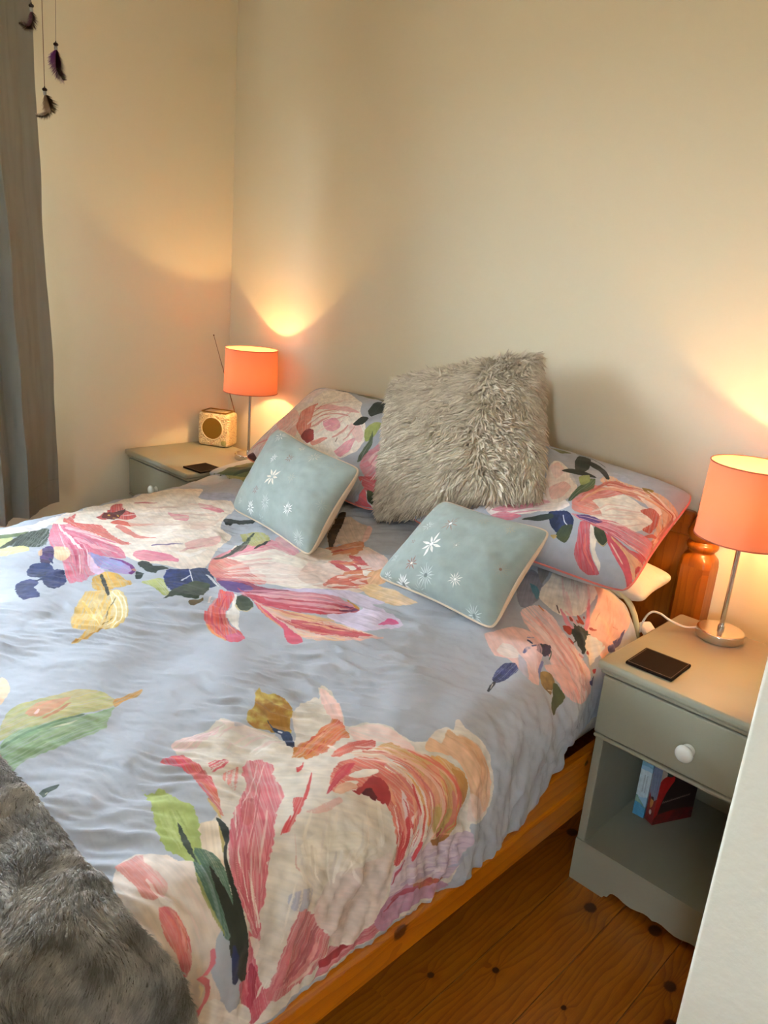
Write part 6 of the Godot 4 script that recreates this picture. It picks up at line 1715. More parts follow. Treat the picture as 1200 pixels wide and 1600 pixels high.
func duvet() -> void:
	var ns := 440
	var nz := 320
	var pts := PackedVector3Array()
	var uvs := PackedVector2Array()
	var edge := noise(61, 1.0, 2)
	for i in nz:
		var z := lerpf(-1.885, -0.06, float(i) / (nz - 1))
		for j in ns:
			var r := d_radius(z)
			var q := r * PI / 2.0
			var w := d_right(z) - d_left(z) - 2.0 * r
			var s0 := -(q + d_top(z) - r - table(HEM, z)) + 0.006 * edge.get_noise_2d(z * 6.0, 0.0)
			var s1 := w + q + 0.2
			var f := float(j - 8) / (ns - 9)
			var s := lerpf(s0, s1, maxf(f, 0.0))
			var pn := d_point(s, z)
			var d := d_wrinkle(s, z)
			var p: Vector3 = pn[0]
			# the head end is turned down and tucked under the pillows
			var tuck := smooth(-1.835, -1.885, z)
			p += (pn[1] as Vector3) * (d - 0.05 * tuck)
			if j < 8:
				# rolled hem, back up on the inside
				var a := PI * minf(float(8 - j) / 5.0, 1.0)
				p += Vector3(-0.011 * (1.0 - cos(a)), -0.011 * sin(a), 0)
				p.y += maxf(0.0, 3.0 - j) * 0.018
			pts.append(p)
			uvs.append(Vector2((s + 0.5) / 2.5, (z + 1.95) / 1.95))
	var st := st_new()
	grid(st, pts, nz, ns, uvs, false, false, true)
	var m := mat(Color.WHITE, 0.85)
	m.albedo_texture = duvet_print()
	m.rim_enabled = true
	m.rim = 0.15
	bump(m, noise_tex(noise(58, 0.028, 3, true), 1024), 0.1, 1.0, false)
	var o := obj("duvet", st.commit(), m)
	tag(o, "grey-blue duvet printed with big pink and cream brush-painted flowers, spread over the bed", "duvet")
	# the plain reverse shows where the head end is turned at the near side
	st = st_new()
	var fold := PackedVector3Array()
	for k in 24:
		fold.append(d_point(lerpf(0.16, -0.40, k / 23.0), -1.868, 0.004 + 0.006 * sin(k * 0.7))[0])
	tube(st, fold, 0.009, 10, false, 0.7)
	var fo := obj("turned_edge", st.commit(), mat(rgb8(200, 192, 152), 0.9), o)
	fo.set_meta("label", "pale olive turned edge")

const ROUND := 0.055

# soft cushion from four corners (bottom left, bottom right, top right, top left) seen from its front
func cushion_point(c: PackedVector3Array, u: float, v: float, side: float, thick: float, pinch: float, lump: FastNoiseLite, la: float) -> Vector3:
	var du := pinch * sin(PI * v)
	var dv := pinch * sin(PI * u)
	var uu := lerpf(du, 1.0 - du, u)
	var vv := lerpf(dv, 1.0 - dv, v)
	var ca := 2.0 * uu - 1.0
	var cb := 2.0 * vv - 1.0
	var sh := 1.0 - ROUND * pow(absf(ca * cb), 7.0)
	uu = 0.5 + 0.5 * ca * sh
	vv = 0.5 + 0.5 * cb * sh
	var p := c[0].lerp(c[1], uu).lerp(c[3].lerp(c[2], uu), vv)
	var n := (c[1] - c[0] + c[2] - c[3]).cross(c[3] - c[0] + c[2] - c[1]).normalized()
	var e := 4.0 * u * (1.0 - u)
	var f := 4.0 * v * (1.0 - v)
	var h := thick * 0.5 * pow(maxf(e, 0.0), 0.42) * pow(maxf(f, 0.0), 0.42)
	# creases that run in from the seams, and a soft overall lumpiness
	var near := 1.0 - smoothstep(0.0, 0.30, minf(minf(u, 1.0 - u), minf(v, 1.0 - v)))
	var w := minf(1.0, 6.0 * minf(minf(u, 1.0 - u), minf(v, 1.0 - v)))
	h += la * w * (lump.get_noise_2d(u * 2.5, v * 2.5 + side) + 0.35 * near * lump.get_noise_2d(u * 9.0 + 5.0, v * 9.0))
	return p + n * h * side

func cushion_mesh(c: PackedVector3Array, thick: float, pinch: float, sd: int, la := 0.012, nu := 90, nv := 70, sides := [1.0, -1.0]) -> ArrayMesh:
	var lump := noise(sd, 1.0, 3)
	var st := st_new()
	for side in sides:
		var pts := PackedVector3Array()
		var uvs := PackedVector2Array()
		for i in nu:
			for j in nv:
				# finer towards the seams
				var u := 0.5 - 0.5 * cos(PI * i / (nu - 1))
				var v := 0.5 - 0.5 * cos(PI * j / (nv - 1))
				pts.append(cushion_point(c, u, v, side, thick, pinch, lump, la))
				uvs.append(Vector2(u, 1.0 - v))
		grid(st, pts, nu, nv, uvs, false, false, side < 0.0)
	return st.commit()

func piping_mesh(c: PackedVector3Array, pinch: float, sd: int, r := 0.004) -> ArrayMesh:
	var lump := noise(sd, 1.0, 3)
	var path := PackedVector3Array()
	for e in 4:
		for k in 40:
			var t := k / 40.0
			var uv: Vector2 = [Vector2(t, 0), Vector2(1, t), Vector2(1 - t, 1), Vector2(0, 1 - t)][e]
			path.append(cushion_point(c, uv.x, uv.y, 1.0, 0.0, pinch, lump, 0.0))
	# ease the corners
	for pass_ in 2:
		var q := path.duplicate()
		for k in path.size():
			q[k] = (path[(k - 1 + path.size()) % path.size()] + path[k] * 2.0 + path[(k + 1) % path.size()]) / 4.0
		path = q
	var st := st_new()
	tube(st, path, r, 8, true)
	return st.commit()

const PILLOW_L := [Vector3(-2.37, 0.735, -1.74), Vector3(-1.62, 0.725, -1.70), Vector3(-1.60, 1.01, -2.06), Vector3(-2.33, 0.995, -2.07)]
const PILLOW_R := [Vector3(-1.50, 0.735, -1.72), Vector3(-0.775, 0.742, -1.735), Vector3(-0.775, 0.955, -2.05), Vector3(-1.50, 0.985, -2.06)]
const SAGE_L := [Vector3(-2.08, 0.652, -1.49), Vector3(-1.575, 0.655, -1.405), Vector3(-1.585, 0.890, -1.595), Vector3(-2.075, 0.915, -1.665)]
const SAGE_R := [Vector3(-1.365, 0.655, -1.46), Vector3(-0.955, 0.658, -1.445), Vector3(-0.93, 0.888, -1.60), Vector3(-1.31, 0.86, -1.645)]
const FUR := [Vector3(-1.60, 0.715, -1.70), Vector3(-1.075, 0.915, -1.77), Vector3(-1.305, 1.255, -2.02), Vector3(-1.83, 1.095, -1.965)]

func pack(a: Array) -> PackedVector3Array:
	return PackedVector3Array(a)

func cushions() -> void:
	var pm := mat(Color.WHITE, 0.85)
	pm.albedo_texture = pillow_print(0)
	pm.rim_enabled = true
	pm.rim = 0.15
	var pr: StandardMaterial3D = pm.duplicate()
	pr.albedo_texture = pillow_print(1)
	var pipe := mat(rgb8(226, 128, 118), 0.8)
	# lower pillows lie flat under the big ones
	var low := thing("pillow", "plain cream pillow squashed flat under the right-hand floral pillow beside the bedpost", "pillow", Vector3(-1.12, 0.6, -1.88), 0, "pillows on the bed")
	var lc := pack([Vector3(-1.50, 0.69, -1.86), Vector3(-0.785, 0.690, -1.86), Vector3(-0.785, 0.715, -2.045), Vector3(-1.5, 0.72, -2.04)])
	part("body", cushion_mesh(lc, 0.13, 0.02, 71, 0.012), M.white_cloth, low)
	low = thing("pillow", "flat floral pillow with a green leaf print poking out beside the far bedside table", "pillow", Vector3(-2.1, 0.6, -1.88), 0, "pillows on the bed")
	lc = pack([Vector3(-2.50, 0.655, -1.66), Vector3(-1.75, 0.68, -1.64), Vector3(-1.75, 0.72, -2.03), Vector3(-2.50, 0.69, -2.05)])
	var pl: StandardMaterial3D = pm.duplicate()
	pl.albedo_texture = pillow_print(2)
	part("body", cushion_mesh(lc, 0.125, 0.02, 72, 0.012), pl, low)
	var a := thing("pillow", "plump floral pillow leaning on the wall beside the far lamp, dark leaves along its top", "pillow", PILLOW_L[0], 0, "pillows on the bed")
	part("body", cushion_mesh(pack(PILLOW_L), 0.165, 0.02, 73, 0.02), pm, a)
	part("piping", piping_mesh(pack(PILLOW_L), 0.02, 73, 0.0035), pipe, a)
	a = thing("pillow", "plump floral pillow with pink piping lying against the bedpost next to the near lamp", "pillow", PILLOW_R[0], 0, "pillows on the bed")
	part("body", cushion_mesh(pack(PILLOW_R), 0.20, 0.02, 74, 0.02), pr, a)
	part("piping", piping_mesh(pack(PILLOW_R), 0.02, 74, 0.0035), pipe, a)
	# two small velvet cushions with embroidered stars
	var cord := mat(rgb8(222, 200, 172), 0.8)
	var k := 0
	for c in [SAGE_L, SAGE_R]:
		var v := mat(Color.WHITE, 0.8)
		v.albedo_texture = star_print(k)
		v.rim_enabled = true
		v.rim = 0.35
		a = thing("cushion", ["sage green star-embroidered cushion leaning on the far floral pillow, its pale back edge showing", "sage green star-embroidered cushion with white sequins, in front of the shaggy cushion"][k], "cushion", c[0], 0, "sage star cushions")
		part("cover", cushion_mesh(pack(c), 0.145, 0.035, 80 + k, 0.010, 90, 70, [1.0]), v, a)
		var bk := part("back_cover", cushion_mesh(pack(c), 0.145, 0.035, 80 + k, 0.010, 60, 50, [-1.0]), cord, a)
		bk.set_meta("label", "plain cream back of the cushion")
		part("piping", piping_mesh(pack(c), 0.035, 80 + k, 0.0042), cord, a)
		k += 1
	fur_cushion()

func lock_mesh(segs: int, width: float, bend: float, strands: int, sd: int) -> ArrayMesh:
	# a lock of fur: tapered, bent three-sided strands of unit length along +y
	var st := st_new()
	rng.seed = sd
	for k in strands:
		var path := PackedVector3Array()
		var a := rng.randf() * TAU
		var off := Vector3(cos(a), 0, sin(a)) * (0.0 if k == 0 else rng.randf_range(0.04, 0.12))
		var lean := Vector3(rng.randf_range(-0.25, 0.25), 0, rng.randf_range(-0.25, 0.25))
		var b := bend * rng.randf_range(0.6, 1.3)
		var l := 1.0 if k == 0 else rng.randf_range(0.7, 1.0)
		for i in segs + 1:
			var t := float(i) / segs
			path.append(off * (1.0 - 0.8 * t) + Vector3(0, (t - 0.18 * b * t * t) * l, b * t * t * l) + lean * t * 0.25)
		var pts := PackedVector3Array()
		for i in segs + 1:
			var t := float(i) / segs
			var r := width * (1.0 - pow(t, 1.6)) + 0.004
			for j in 3:
				var q := TAU * j / 3.0
				pts.append(path[i] + Vector3(cos(q) * r, 0, sin(q) * r))
		grid(st, pts, segs + 1, 3, PackedVector2Array(), false, true)
	return st.commit()

func fur_copies(called: String, mesh: Mesh, m: Material, parent: Node3D, xf: Array[Transform3D], tints: PackedColorArray) -> void:
	var mm := MultiMesh.new()
	mm.transform_format = MultiMesh.TRANSFORM_3D
	mm.use_colors = true
	mm.mesh = mesh
	mm.instance_count = xf.size()
	for i in xf.size():
		mm.set_instance_transform(i, xf[i])
		mm.set_instance_color(i, tints[i])
	var o := MultiMeshInstance3D.new()
	o.name = called
	o.multimesh = mm
	o.material_override = m
	o.set_meta("kind", "stuff")
	parent.add_child(o, true)
	o.position = -parent.position

func fur_cushion() -> void:
	var c := pack(FUR)
	var o := thing("cushion", "large shaggy beige faux-fur cushion tilted against the wall between two floral pillows", "cushion", FUR[0])
	var fm := mat(rgb8(214, 200, 176), 0.9)
	part("cover", cushion_mesh(c, 0.17, 0.02, 90, 0.012, 50, 50), fm, o)
	var hair := mat(Color.WHITE, 1.0)
	hair.metallic_specular = 0.2
	hair.vertex_color_use_as_albedo = true
	hair.backlight_enabled = true
	hair.backlight = Color(0.5, 0.5, 0.5)
	var lump := noise(90, 1.0, 3)
	var flow := noise(91, 1.0, 2)
	var clump := noise(92, 1.0, 2)
	rng.seed = 900
	var xf: Array[Transform3D] = []
	var tints := PackedColorArray()
	for i in 12500:
		var side := 1.0 if i % 10 < 8 else -1.0
		var u := rng.randf()
		var v := rng.randf()
		if i % 4 == 0:
			# extra locks on the seams
			var e := rng.randi() % 4
			var w := rng.randf() * 0.03
			u = [w, 1.0 - w, u, u][e]
			v = [v, v, w, 1.0 - w][e]
		var p := cushion_point(c, u, v, side, 0.17, 0.02, lump, 0.012)
		var pu := cushion_point(c, minf(u + 0.01, 1.0), v, side, 0.17, 0.02, lump, 0.012) - cushion_point(c, maxf(u - 0.01, 0.0), v, side, 0.17, 0.02, lump, 0.012)
		var pv := cushion_point(c, u, minf(v + 0.01, 1.0), side, 0.17, 0.02, lump, 0.012) - cushion_point(c, u, maxf(v - 0.01, 0.0), side, 0.17, 0.02, lump, 0.012)
		var n := pu.cross(pv).normalized() * side
		# hair falls down and a little sideways; it parts near the right edge
		var f := flow.get_noise_2d(u * 3.0, v * 3.0)
		var part_line := smoothstep(0.66, 0.80, u)
		var comb := (Vector3.DOWN * lerpf(1.0, 0.7, part_line) + Vector3.LEFT * lerpf(0.35, -0.8, part_line) + Vector3(f, 0, -f) * 0.9).normalized()
		var up := (n * rng.randf_range(0.5, 0.95) + comb * 0.6 + Vector3(rng.randf_range(-1, 1), rng.randf_range(-1, 1), rng.randf_range(-1, 1)) * 0.36).normalized()
		var zz := comb.slide(up).normalized()
		if zz.length() < 0.5:
			zz = up.cross(Vector3.RIGHT).normalized()
		var xx := up.cross(zz)
		var l := rng.randf_range(0.028, 0.042)
		xf.append(Transform3D(Basis(xx * l, up * l, zz * l), p - n * 0.003))
		var t := clampf(0.5 + 0.5 * clump.get_noise_2d(u * 14.0, v * 14.0) + rng.randf_range(-0.25, 0.25), 0.0, 1.0)
		tints.append(Color(0.56, 0.465, 0.34).lerp(Color(0.92, 0.83, 0.67), t))
	fur_copies("fur", lock_mesh(4, 0.16, 0.35, 2, 17), hair, o, xf, tints)

func throw_blanket() -> void:
	var o := thing("throw", "mottled grey-brown faux-fur throw draped over the foot of the bed", "throw", Vector3(-1.1, 0.6, -0.2))
	var ns := 120
	var nz := 46
	var pts := PackedVector3Array()
	var nrm := PackedVector3Array()
	var sz := PackedVector2Array()
	var en := noise(95, 1.0, 2)
	var und := noise(96, 1.0, 3)
	for i in nz:
		for j in ns:
			var t := float(i - 3) / (nz - 4)
			var f := float(j - 3) / (ns - 4)
			var s := lerpf(-0.215, 1.35, maxf(f, 0.0))
			var z0 := -0.402 - 0.05 * smooth(0.0, -0.2, s) + 0.006 * en.get_noise_2d(s * 6.0, 0)
			var z := lerpf(z0, 0.0, maxf(t, 0.0))
			var q := d_point(s, z)
			var n: Vector3 = q[1]
			var p: Vector3 = q[0]
			var th := 0.020 + 0.010 * und.get_noise_2d(s * 5.0, z * 5.0) + maxf(d_wrinkle(s, z), 0.0)
			# a seam across the throw
			th -= 0.007 * exp(-pow((z + 0.245 + 0.03 * s) / 0.008, 2.0)) + 0.006 * exp(-pow((s - 0.30) / 0.009, 2.0))
			p += n * th
			if i < 3:
				var a := PI * (3 - i) / 3.0
				p += n * (cos(a) - 1.0) * 0.009 + Vector3(0, 0, -sin(a) * 0.009)
			if j < 3:
				var a := PI * (3 - j) / 3.0
				p += n * (cos(a) - 1.0) * 0.009 + Vector3(0, -sin(a) * 0.009, 0)
			pts.append(p)
			nrm.append(n)
			sz.append(Vector2(s, z))
	var st := st_new()
	grid(st, pts, nz, ns, PackedVector2Array(), false, false, true)
	part("cover", st.commit(), mat(rgb8(124, 117, 106), 0.95), o)
	var hair := mat(Color.WHITE, 0.7)
	hair.vertex_color_use_as_albedo = true
	var mot := noise(97, 1.0, 4)
	var fl := noise(98, 1.0, 2)
	rng.seed = 950
	var xf: Array[Transform3D] = []
	var tints := PackedColorArray()
	for k in 150000:
		var fi := rng.randf() * (nz - 1.001)
		# more hair where the camera stands close
		var fj := pow(rng.randf(), 1.3) * (ns - 1.001)
		var i := int(fi)
		var j := int(fj)
		var a := pts[i * ns + j].lerp(pts[i * ns + j + 1], fj - j)
		var b := pts[(i + 1) * ns + j].lerp(pts[(i + 1) * ns + j + 1], fj - j)
		var p := a.lerp(b, fi - i)
		var n := (pts[(i + 1) * ns + j] - pts[i * ns + j]).cross(pts[i * ns + j + 1] - pts[i * ns + j]).normalized() * -1.0
		var q := sz[i * ns + j]
		q.x += (fj - j) * 0.013
		q.y += (fi - i) * 0.009
		var ang := fl.get_noise_2d(q.x * 5.0, q.y * 5.0) * 3.0
		var comb := Vector3(cos(ang) * 0.6 + 0.5, -0.25, 0.35 + sin(ang) * 0.6).normalized()
		var up := (n * rng.randf_range(0.4, 0.9) + comb * 0.75 + Vector3(rng.randf_range(-1, 1), rng.randf_range(-1, 1), rng.randf_range(-1, 1)) * 0.3).normalized()
		var zz := comb.slide(up).normalized()
		var l := rng.randf_range(0.009, 0.016)
		xf.append(Transform3D(Basis(up.cross(zz) * l, up * l, zz * l), p - n * 0.001))
		var t := clampf(0.45 + 0.85 * mot.get_noise_2d(q.x * 12.0, q.y * 12.0) + 0.4 * mot.get_noise_2d(q.x * 45.0, q.y * 45.0) + rng.randf_range(-0.12, 0.12), 0.0, 1.0)
		tints.append(Color(0.19, 0.172, 0.145).lerp(Color(0.72, 0.675, 0.59), t))
	fur_copies("fur", lock_mesh(2, 0.045, 0.5, 3, 27), hair, o, xf, tints)

# ---------------------------------------------------------------- bedside tables and what stands on them
func nightstand(x0: float, z0: float, ytop: float, label: String) -> Node3D:
	# x0, z0: front left corner of the top board
	var w := 0.482
	var d := 0.452
	var o := thing("bedside_table", label, "bedside table", Vector3(x0 + w / 2, 0, z0 - d / 2), 0, "painted bedside tables")
	var cx := x0 + w / 2
	var bx := w / 2 - 0.016
	var zf := z0 - 0.030
	var zb := z0 - d + 0.004
	var st := st_new()
	rbox(st, Vector3(cx, ytop - 0.011, z0 - d / 2), Vector3(w, 0.022, d), 0.009)
	part("top", st.commit(), M.sage_paint, o)
	st = st_new()
	rbox(st, Vector3(cx, ytop - 0.027, z0 - d / 2 - 0.002), Vector3(w - 0.016, 0.012, d - 0.016), 0.005)
	part("moulding", st.commit(), M.sage_paint, o)
	st = st_new()
	var yb := ytop - 0.033
	for s in [-1.0, 1.0]:
		rbox(st, Vector3(cx + s * (bx - 0.011), yb / 2, (zf + zb) / 2), Vector3(0.022, yb, zf - zb), 0.003)
	rbox(st, Vector3(cx, yb / 2 + 0.03, zb + 0.006), Vector3(2 * bx - 0.03, yb - 0.06, 0.012), 0.002)
	rbox(st, Vector3(cx, 0.438 * ytop / 0.625 - 0.004, (zf + zb) / 2), Vector3(2 * bx - 0.03, 0.012, zf - zb - 0.004), 0.002)
	part("body", st.commit(), M.sage_paint, o)
	part("shelf", box_mesh(Vector3(cx, 0.112, (zf + zb) / 2 - 0.001), Vector3(2 * bx - 0.038, 0.016, zf - zb - 0.008), 0.002), M.sage_paint, o)
	# drawer front with a bead along its lower edge
	st = st_new()
	var y0 := ytop - 0.188
	var y1 := ytop - 0.038
	rbox(st, Vector3(cx, (y0 + y1) / 2, zf + 0.008), Vector3(2 * bx - 0.001, y1 - y0, 0.018), 0.004)
	rbox(st, Vector3(cx, y0 - 0.0075, zf + 0.008), Vector3(2 * bx - 0.002, 0.010, 0.022), 0.0045)
	var dr := part("drawer", st.commit(), M.sage_paint, o)
	st = st_new()
	var prof := PackedVector2Array([Vector2(0.0, 0.0), Vector2(0.0125, 0.0), Vector2(0.013, 0.002), Vector2(0.010, 0.005), Vector2(0.0085, 0.009), Vector2(0.010, 0.013), Vector2(0.0155, 0.016), Vector2(0.0178, 0.020), Vector2(0.0172, 0.0245), Vector2(0.013, 0.0285), Vector2(0.007, 0.0305), Vector2(0.0, 0.031)])
	lathe(st, Vector3.ZERO, prof, 32)
	var kn := obj("knob", st.commit(), M.white_knob, dr)
	kn.set_meta("label", "glossy white round knob")
	kn.rotation.x = PI / 2
	kn.scale = Vector3.ONE * 1.14
	kn.position = Vector3(cx, (y0 + y1) / 2 - 0.010, zf + 0.0165)
	# stiles and scalloped apron as one front board
	st = st_new()
	var half := [Vector2(0.0, 0.024), Vector2(-0.012, 0.0285), Vector2(-0.024, 0.0285), Vector2(-0.04, 0.024), Vector2(-0.055, 0.021), Vector2(-0.072, 0.0225), Vector2(-0.09, 0.028), Vector2(-0.104, 0.0285), Vector2(-0.112, 0.024), Vector2(-0.116, 0.014), Vector2(-0.118, 0.010), Vector2(-0.128, 0.008), Vector2(-0.130, 0.0)]
	var poly := PackedVector2Array()
	poly.append(Vector2(-bx, 0.0))
	poly.append(Vector2(-bx, 0.121))
	poly.append(Vector2(bx, 0.121))
	poly.append(Vector2(bx, 0.0))
	for k in range(half.size() - 1, -1, -1):
		poly.append(Vector2(-half[k].x, half[k].y))
	for k in range(1, half.size()):
		poly.append(half[k])
	prism(st, poly, func(a, b, t): return Vector3(cx + a, b, t), zf - 0.012, zf + 0.004)
	part("apron", st.commit(), M.sage_paint, o)
	return o

func lamp(at: Vector3, turn: float, label: String, cord: bool, y0 := 0.270, y1 := 0.456) -> void:
	var o := thing("table_lamp", label, "lamp", at, turn, "pair of bedside lamps")
	var st := st_new()
	lathe(st, Vector3.ZERO, PackedVector2Array([Vector2(0.0, 0.0), Vector2(0.056, 0.0), Vector2(0.058, 0.002), Vector2(0.058, 0.021), Vector2(0.0565, 0.0235), Vector2(0.053, 0.0245), Vector2(0.0, 0.0255)]), 64)
	obj("base", st.commit(), M.brushed, o)
	st = st_new()
	lathe(st, Vector3.ZERO, PackedVector2Array([Vector2(0.0085, 0.024), Vector2(0.0085, 0.034), Vector2(0.0065, 0.036), Vector2(0.0060, 0.038), Vector2(0.0060, 0.305), Vector2(0.0, 0.305)]), 24)
	obj("pole", st.commit(), M.chrome, o)
	# lamp holder, with three arms that carry the shade
	st = st_new()
	lathe(st, Vector3.ZERO, PackedVector2Array([Vector2(0.0, 0.29), Vector2(0.014, 0.29), Vector2(0.016, 0.294), Vector2(0.016, 0.325), Vector2(0.012, 0.33), Vector2(0.0, 0.33)]), 24)
	obj("bulb_holder", st.commit(), M.white_plastic, o)
	var r0 := 0.111
	var r1 := 0.106
	st = st_new()
	var pts := PackedVector3Array()
	var uv := PackedVector2Array()
	for i in 2:
		for j in 97:
			var a := TAU * j / 96.0
			var r := r0 if i == 0 else r1
			pts.append(Vector3(cos(a) * r, y0 if i == 0 else y1, sin(a) * r))
			uv.append(Vector2(j / 96.0 * 3.0, float(i)))
	grid(st, pts, 2, 97, uv)
	var shade := obj("lamp_shade", st.commit(), M.shade, o)
	shade.set_meta("label", "salmon pink fabric drum shade, glowing")
	for e in 2:
		st = st_new()
		var ring := PackedVector3Array()
		for j in 96:
			var a := TAU * j / 96.0
			ring.append(Vector3(cos(a), 0, sin(a)) * (r0 if e == 0 else r1) + Vector3(0, y0 if e == 0 else y1, 0))
		tube(st, ring, 0.0017, 6, true)
		obj("shade_trim", st.commit(), M.shade_trim, shade)
	st = st_new()
	for k in 3:
		var a := TAU * k / 3.0 + 0.4
		tube(st, PackedVector3Array([Vector3(0, 0.300, 0), Vector3(cos(a) * 0.05, 0.30, sin(a) * 0.05), Vector3(cos(a) * 0.109, y0 + 0.004, sin(a) * 0.109)]), 0.0012, 6)
	obj("shade_carrier", st.commit(), M.chrome, o)
	st = st_new()
	lathe(st, Vector3.ZERO, PackedVector2Array([Vector2(0.0, 0.326), Vector2(0.012, 0.328), Vector2(0.014, 0.338), Vector2(0.021, 0.352), Vector2(0.0225, 0.368), Vector2(0.0215, 0.385), Vector2(0.017, 0.405), Vector2(0.010, 0.42), Vector2(0.004, 0.43), Vector2(0.0, 0.432)]), 24)
	var bulb := obj("bulb", st.commit(), M.bulb, o)
	bulb.set_meta("label", "lit bulb")
	var l := OmniLight3D.new()
	l.name = "lamp_light"
	o.add_child(l, true)
	l.position = Vector3(0, 0.370, 0)
	l.light_color = rgb8(255, 211, 138)
	l.light_energy = LAMP
	l.light_size = 0.010
	l.omni_range = 8.0
	l.omni_attenuation = 2.0
	l.shadow_enabled = true
	if cord:
		st = st_new()
		var cv := Curve3D.new()
		cv.bake_interval = 0.006
		for p in [Vector3(-0.056, 0.012, 0.015), Vector3(-0.075, 0.014, 0.045), Vector3(-0.105, 0.030, 0.075), Vector3(-0.128, 0.043, 0.088), Vector3(-0.15, 0.038, 0.092), Vector3(-0.162, 0.01, 0.10), Vector3(-0.163, -0.02, 0.105)]:
			cv.add_point(p)
		for k in range(1, 6):
			var tg: Vector3 = (cv.get_point_position(k + 1) - cv.get_point_position(k - 1)) * 0.2
			cv.set_point_in(k, -tg)
			cv.set_point_out(k, tg)
		cv.bake_interval = 0.006
		tube(st, cv.get_baked_points(), 0.0028, 8)
		obj("power_cord", st.commit(), M.white_plastic, o)
		var sw := obj("cord_switch", box_mesh(Vector3.ZERO, Vector3(0.034, 0.02, 0.05), 0.007), M.white_plastic, o)
		sw.position = Vector3(-0.152, -0.013, 0.085)
		sw.rotation = Vector3(0.2, 0.9, 0.1)

const LAMP := 0.145

func coaster(at: Vector3, turn: float, label: String) -> void:
	var o := thing("coaster", label, "coaster", at, turn, "dark brown coasters")
	obj("board", box_mesh(Vector3(0, 0.0035, 0), Vector3(0.112, 0.007, 0.112), 0.002), M.leather, o)
	var st := st_new()
	var q := 0.0515
	tube(st, PackedVector3Array([Vector3(-q, 0.007, -q), Vector3(q, 0.007, -q), Vector3(q, 0.007, q), Vector3(-q, 0.007, q)]), 0.0006, 5, true)
	obj("edge_line", st.commit(), M.stitch, o)

func books() -> void:
	var o := thing("book", "pale blue paperback standing in the bedside table's open shelf against its side", "book", Vector3(-0.6725, 0.1205, -1.885), 0, "books in the bedside table")
	obj("pages", box_mesh(Vector3(0.0, 0.094, -0.001), Vector3(0.0275, 0.184, 0.128), 0.001), mat(rgb8(226, 214, 186), 0.9), o)
	obj("cover", book_cover(0.031, 0.19, 0.132), book_material(0), o)
	o = thing("book", "dark red and black paperback turned outwards in the bedside table's open shelf", "book", Vector3(-0.6145, 0.1205, -1.877), deg_to_rad(-25), "books in the bedside table")
	obj("pages", box_mesh(Vector3(0.0, 0.094, -0.001), Vector3(0.0265, 0.184, 0.126), 0.001), mat(rgb8(220, 206, 176), 0.9), o)
	obj("cover", book_cover(0.030, 0.19, 0.13), book_material(1), o)

func book_cover(t: float, h: float, d: float) -> ArrayMesh:
	# wrap of two boards and a spine at +z; uv runs back board | spine | front board
	var st := st_new()
	var o := [Vector3(-t / 2, 0, -d / 2), Vector3(-t / 2, 0, d / 2), Vector3(t / 2, 0, d / 2), Vector3(t / 2, 0, -d / 2)]
	var k := 0.0012
	var inn := [Vector3(-t / 2 + k, 0, -d / 2), Vector3(-t / 2 + k, 0, d / 2 - k), Vector3(t / 2 - k, 0, d / 2 - k), Vector3(t / 2 - k, 0, -d / 2)]
	var us := [0.0, 0.42, 0.58, 1.0]
	for e in 3:
		for layer in 2:
			var a: Array = o if layer == 0 else inn
			var pts := PackedVector3Array([a[e], a[e] + Vector3(0, h, 0), a[e + 1], a[e + 1] + Vector3(0, h, 0)])
			var uv := PackedVector2Array([Vector2(us[e], 1), Vector2(us[e], 0), Vector2(us[e + 1], 1), Vector2(us[e + 1], 0)])
			grid(st, pts, 2, 2, uv, false, false, layer == 1 == false)
		for y in [0.0, h]:
			var up := Vector3(0, y, 0)
			grid(st, PackedVector3Array([o[e] + up, inn[e] + up, o[e + 1] + up, inn[e + 1] + up]), 2, 2, PackedVector2Array([Vector2(us[e], 0.5), Vector2(us[e], 0.5), Vector2(us[e + 1], 0.5), Vector2(us[e + 1], 0.5)]), false, false, y > 0.0)
	return st.commit()

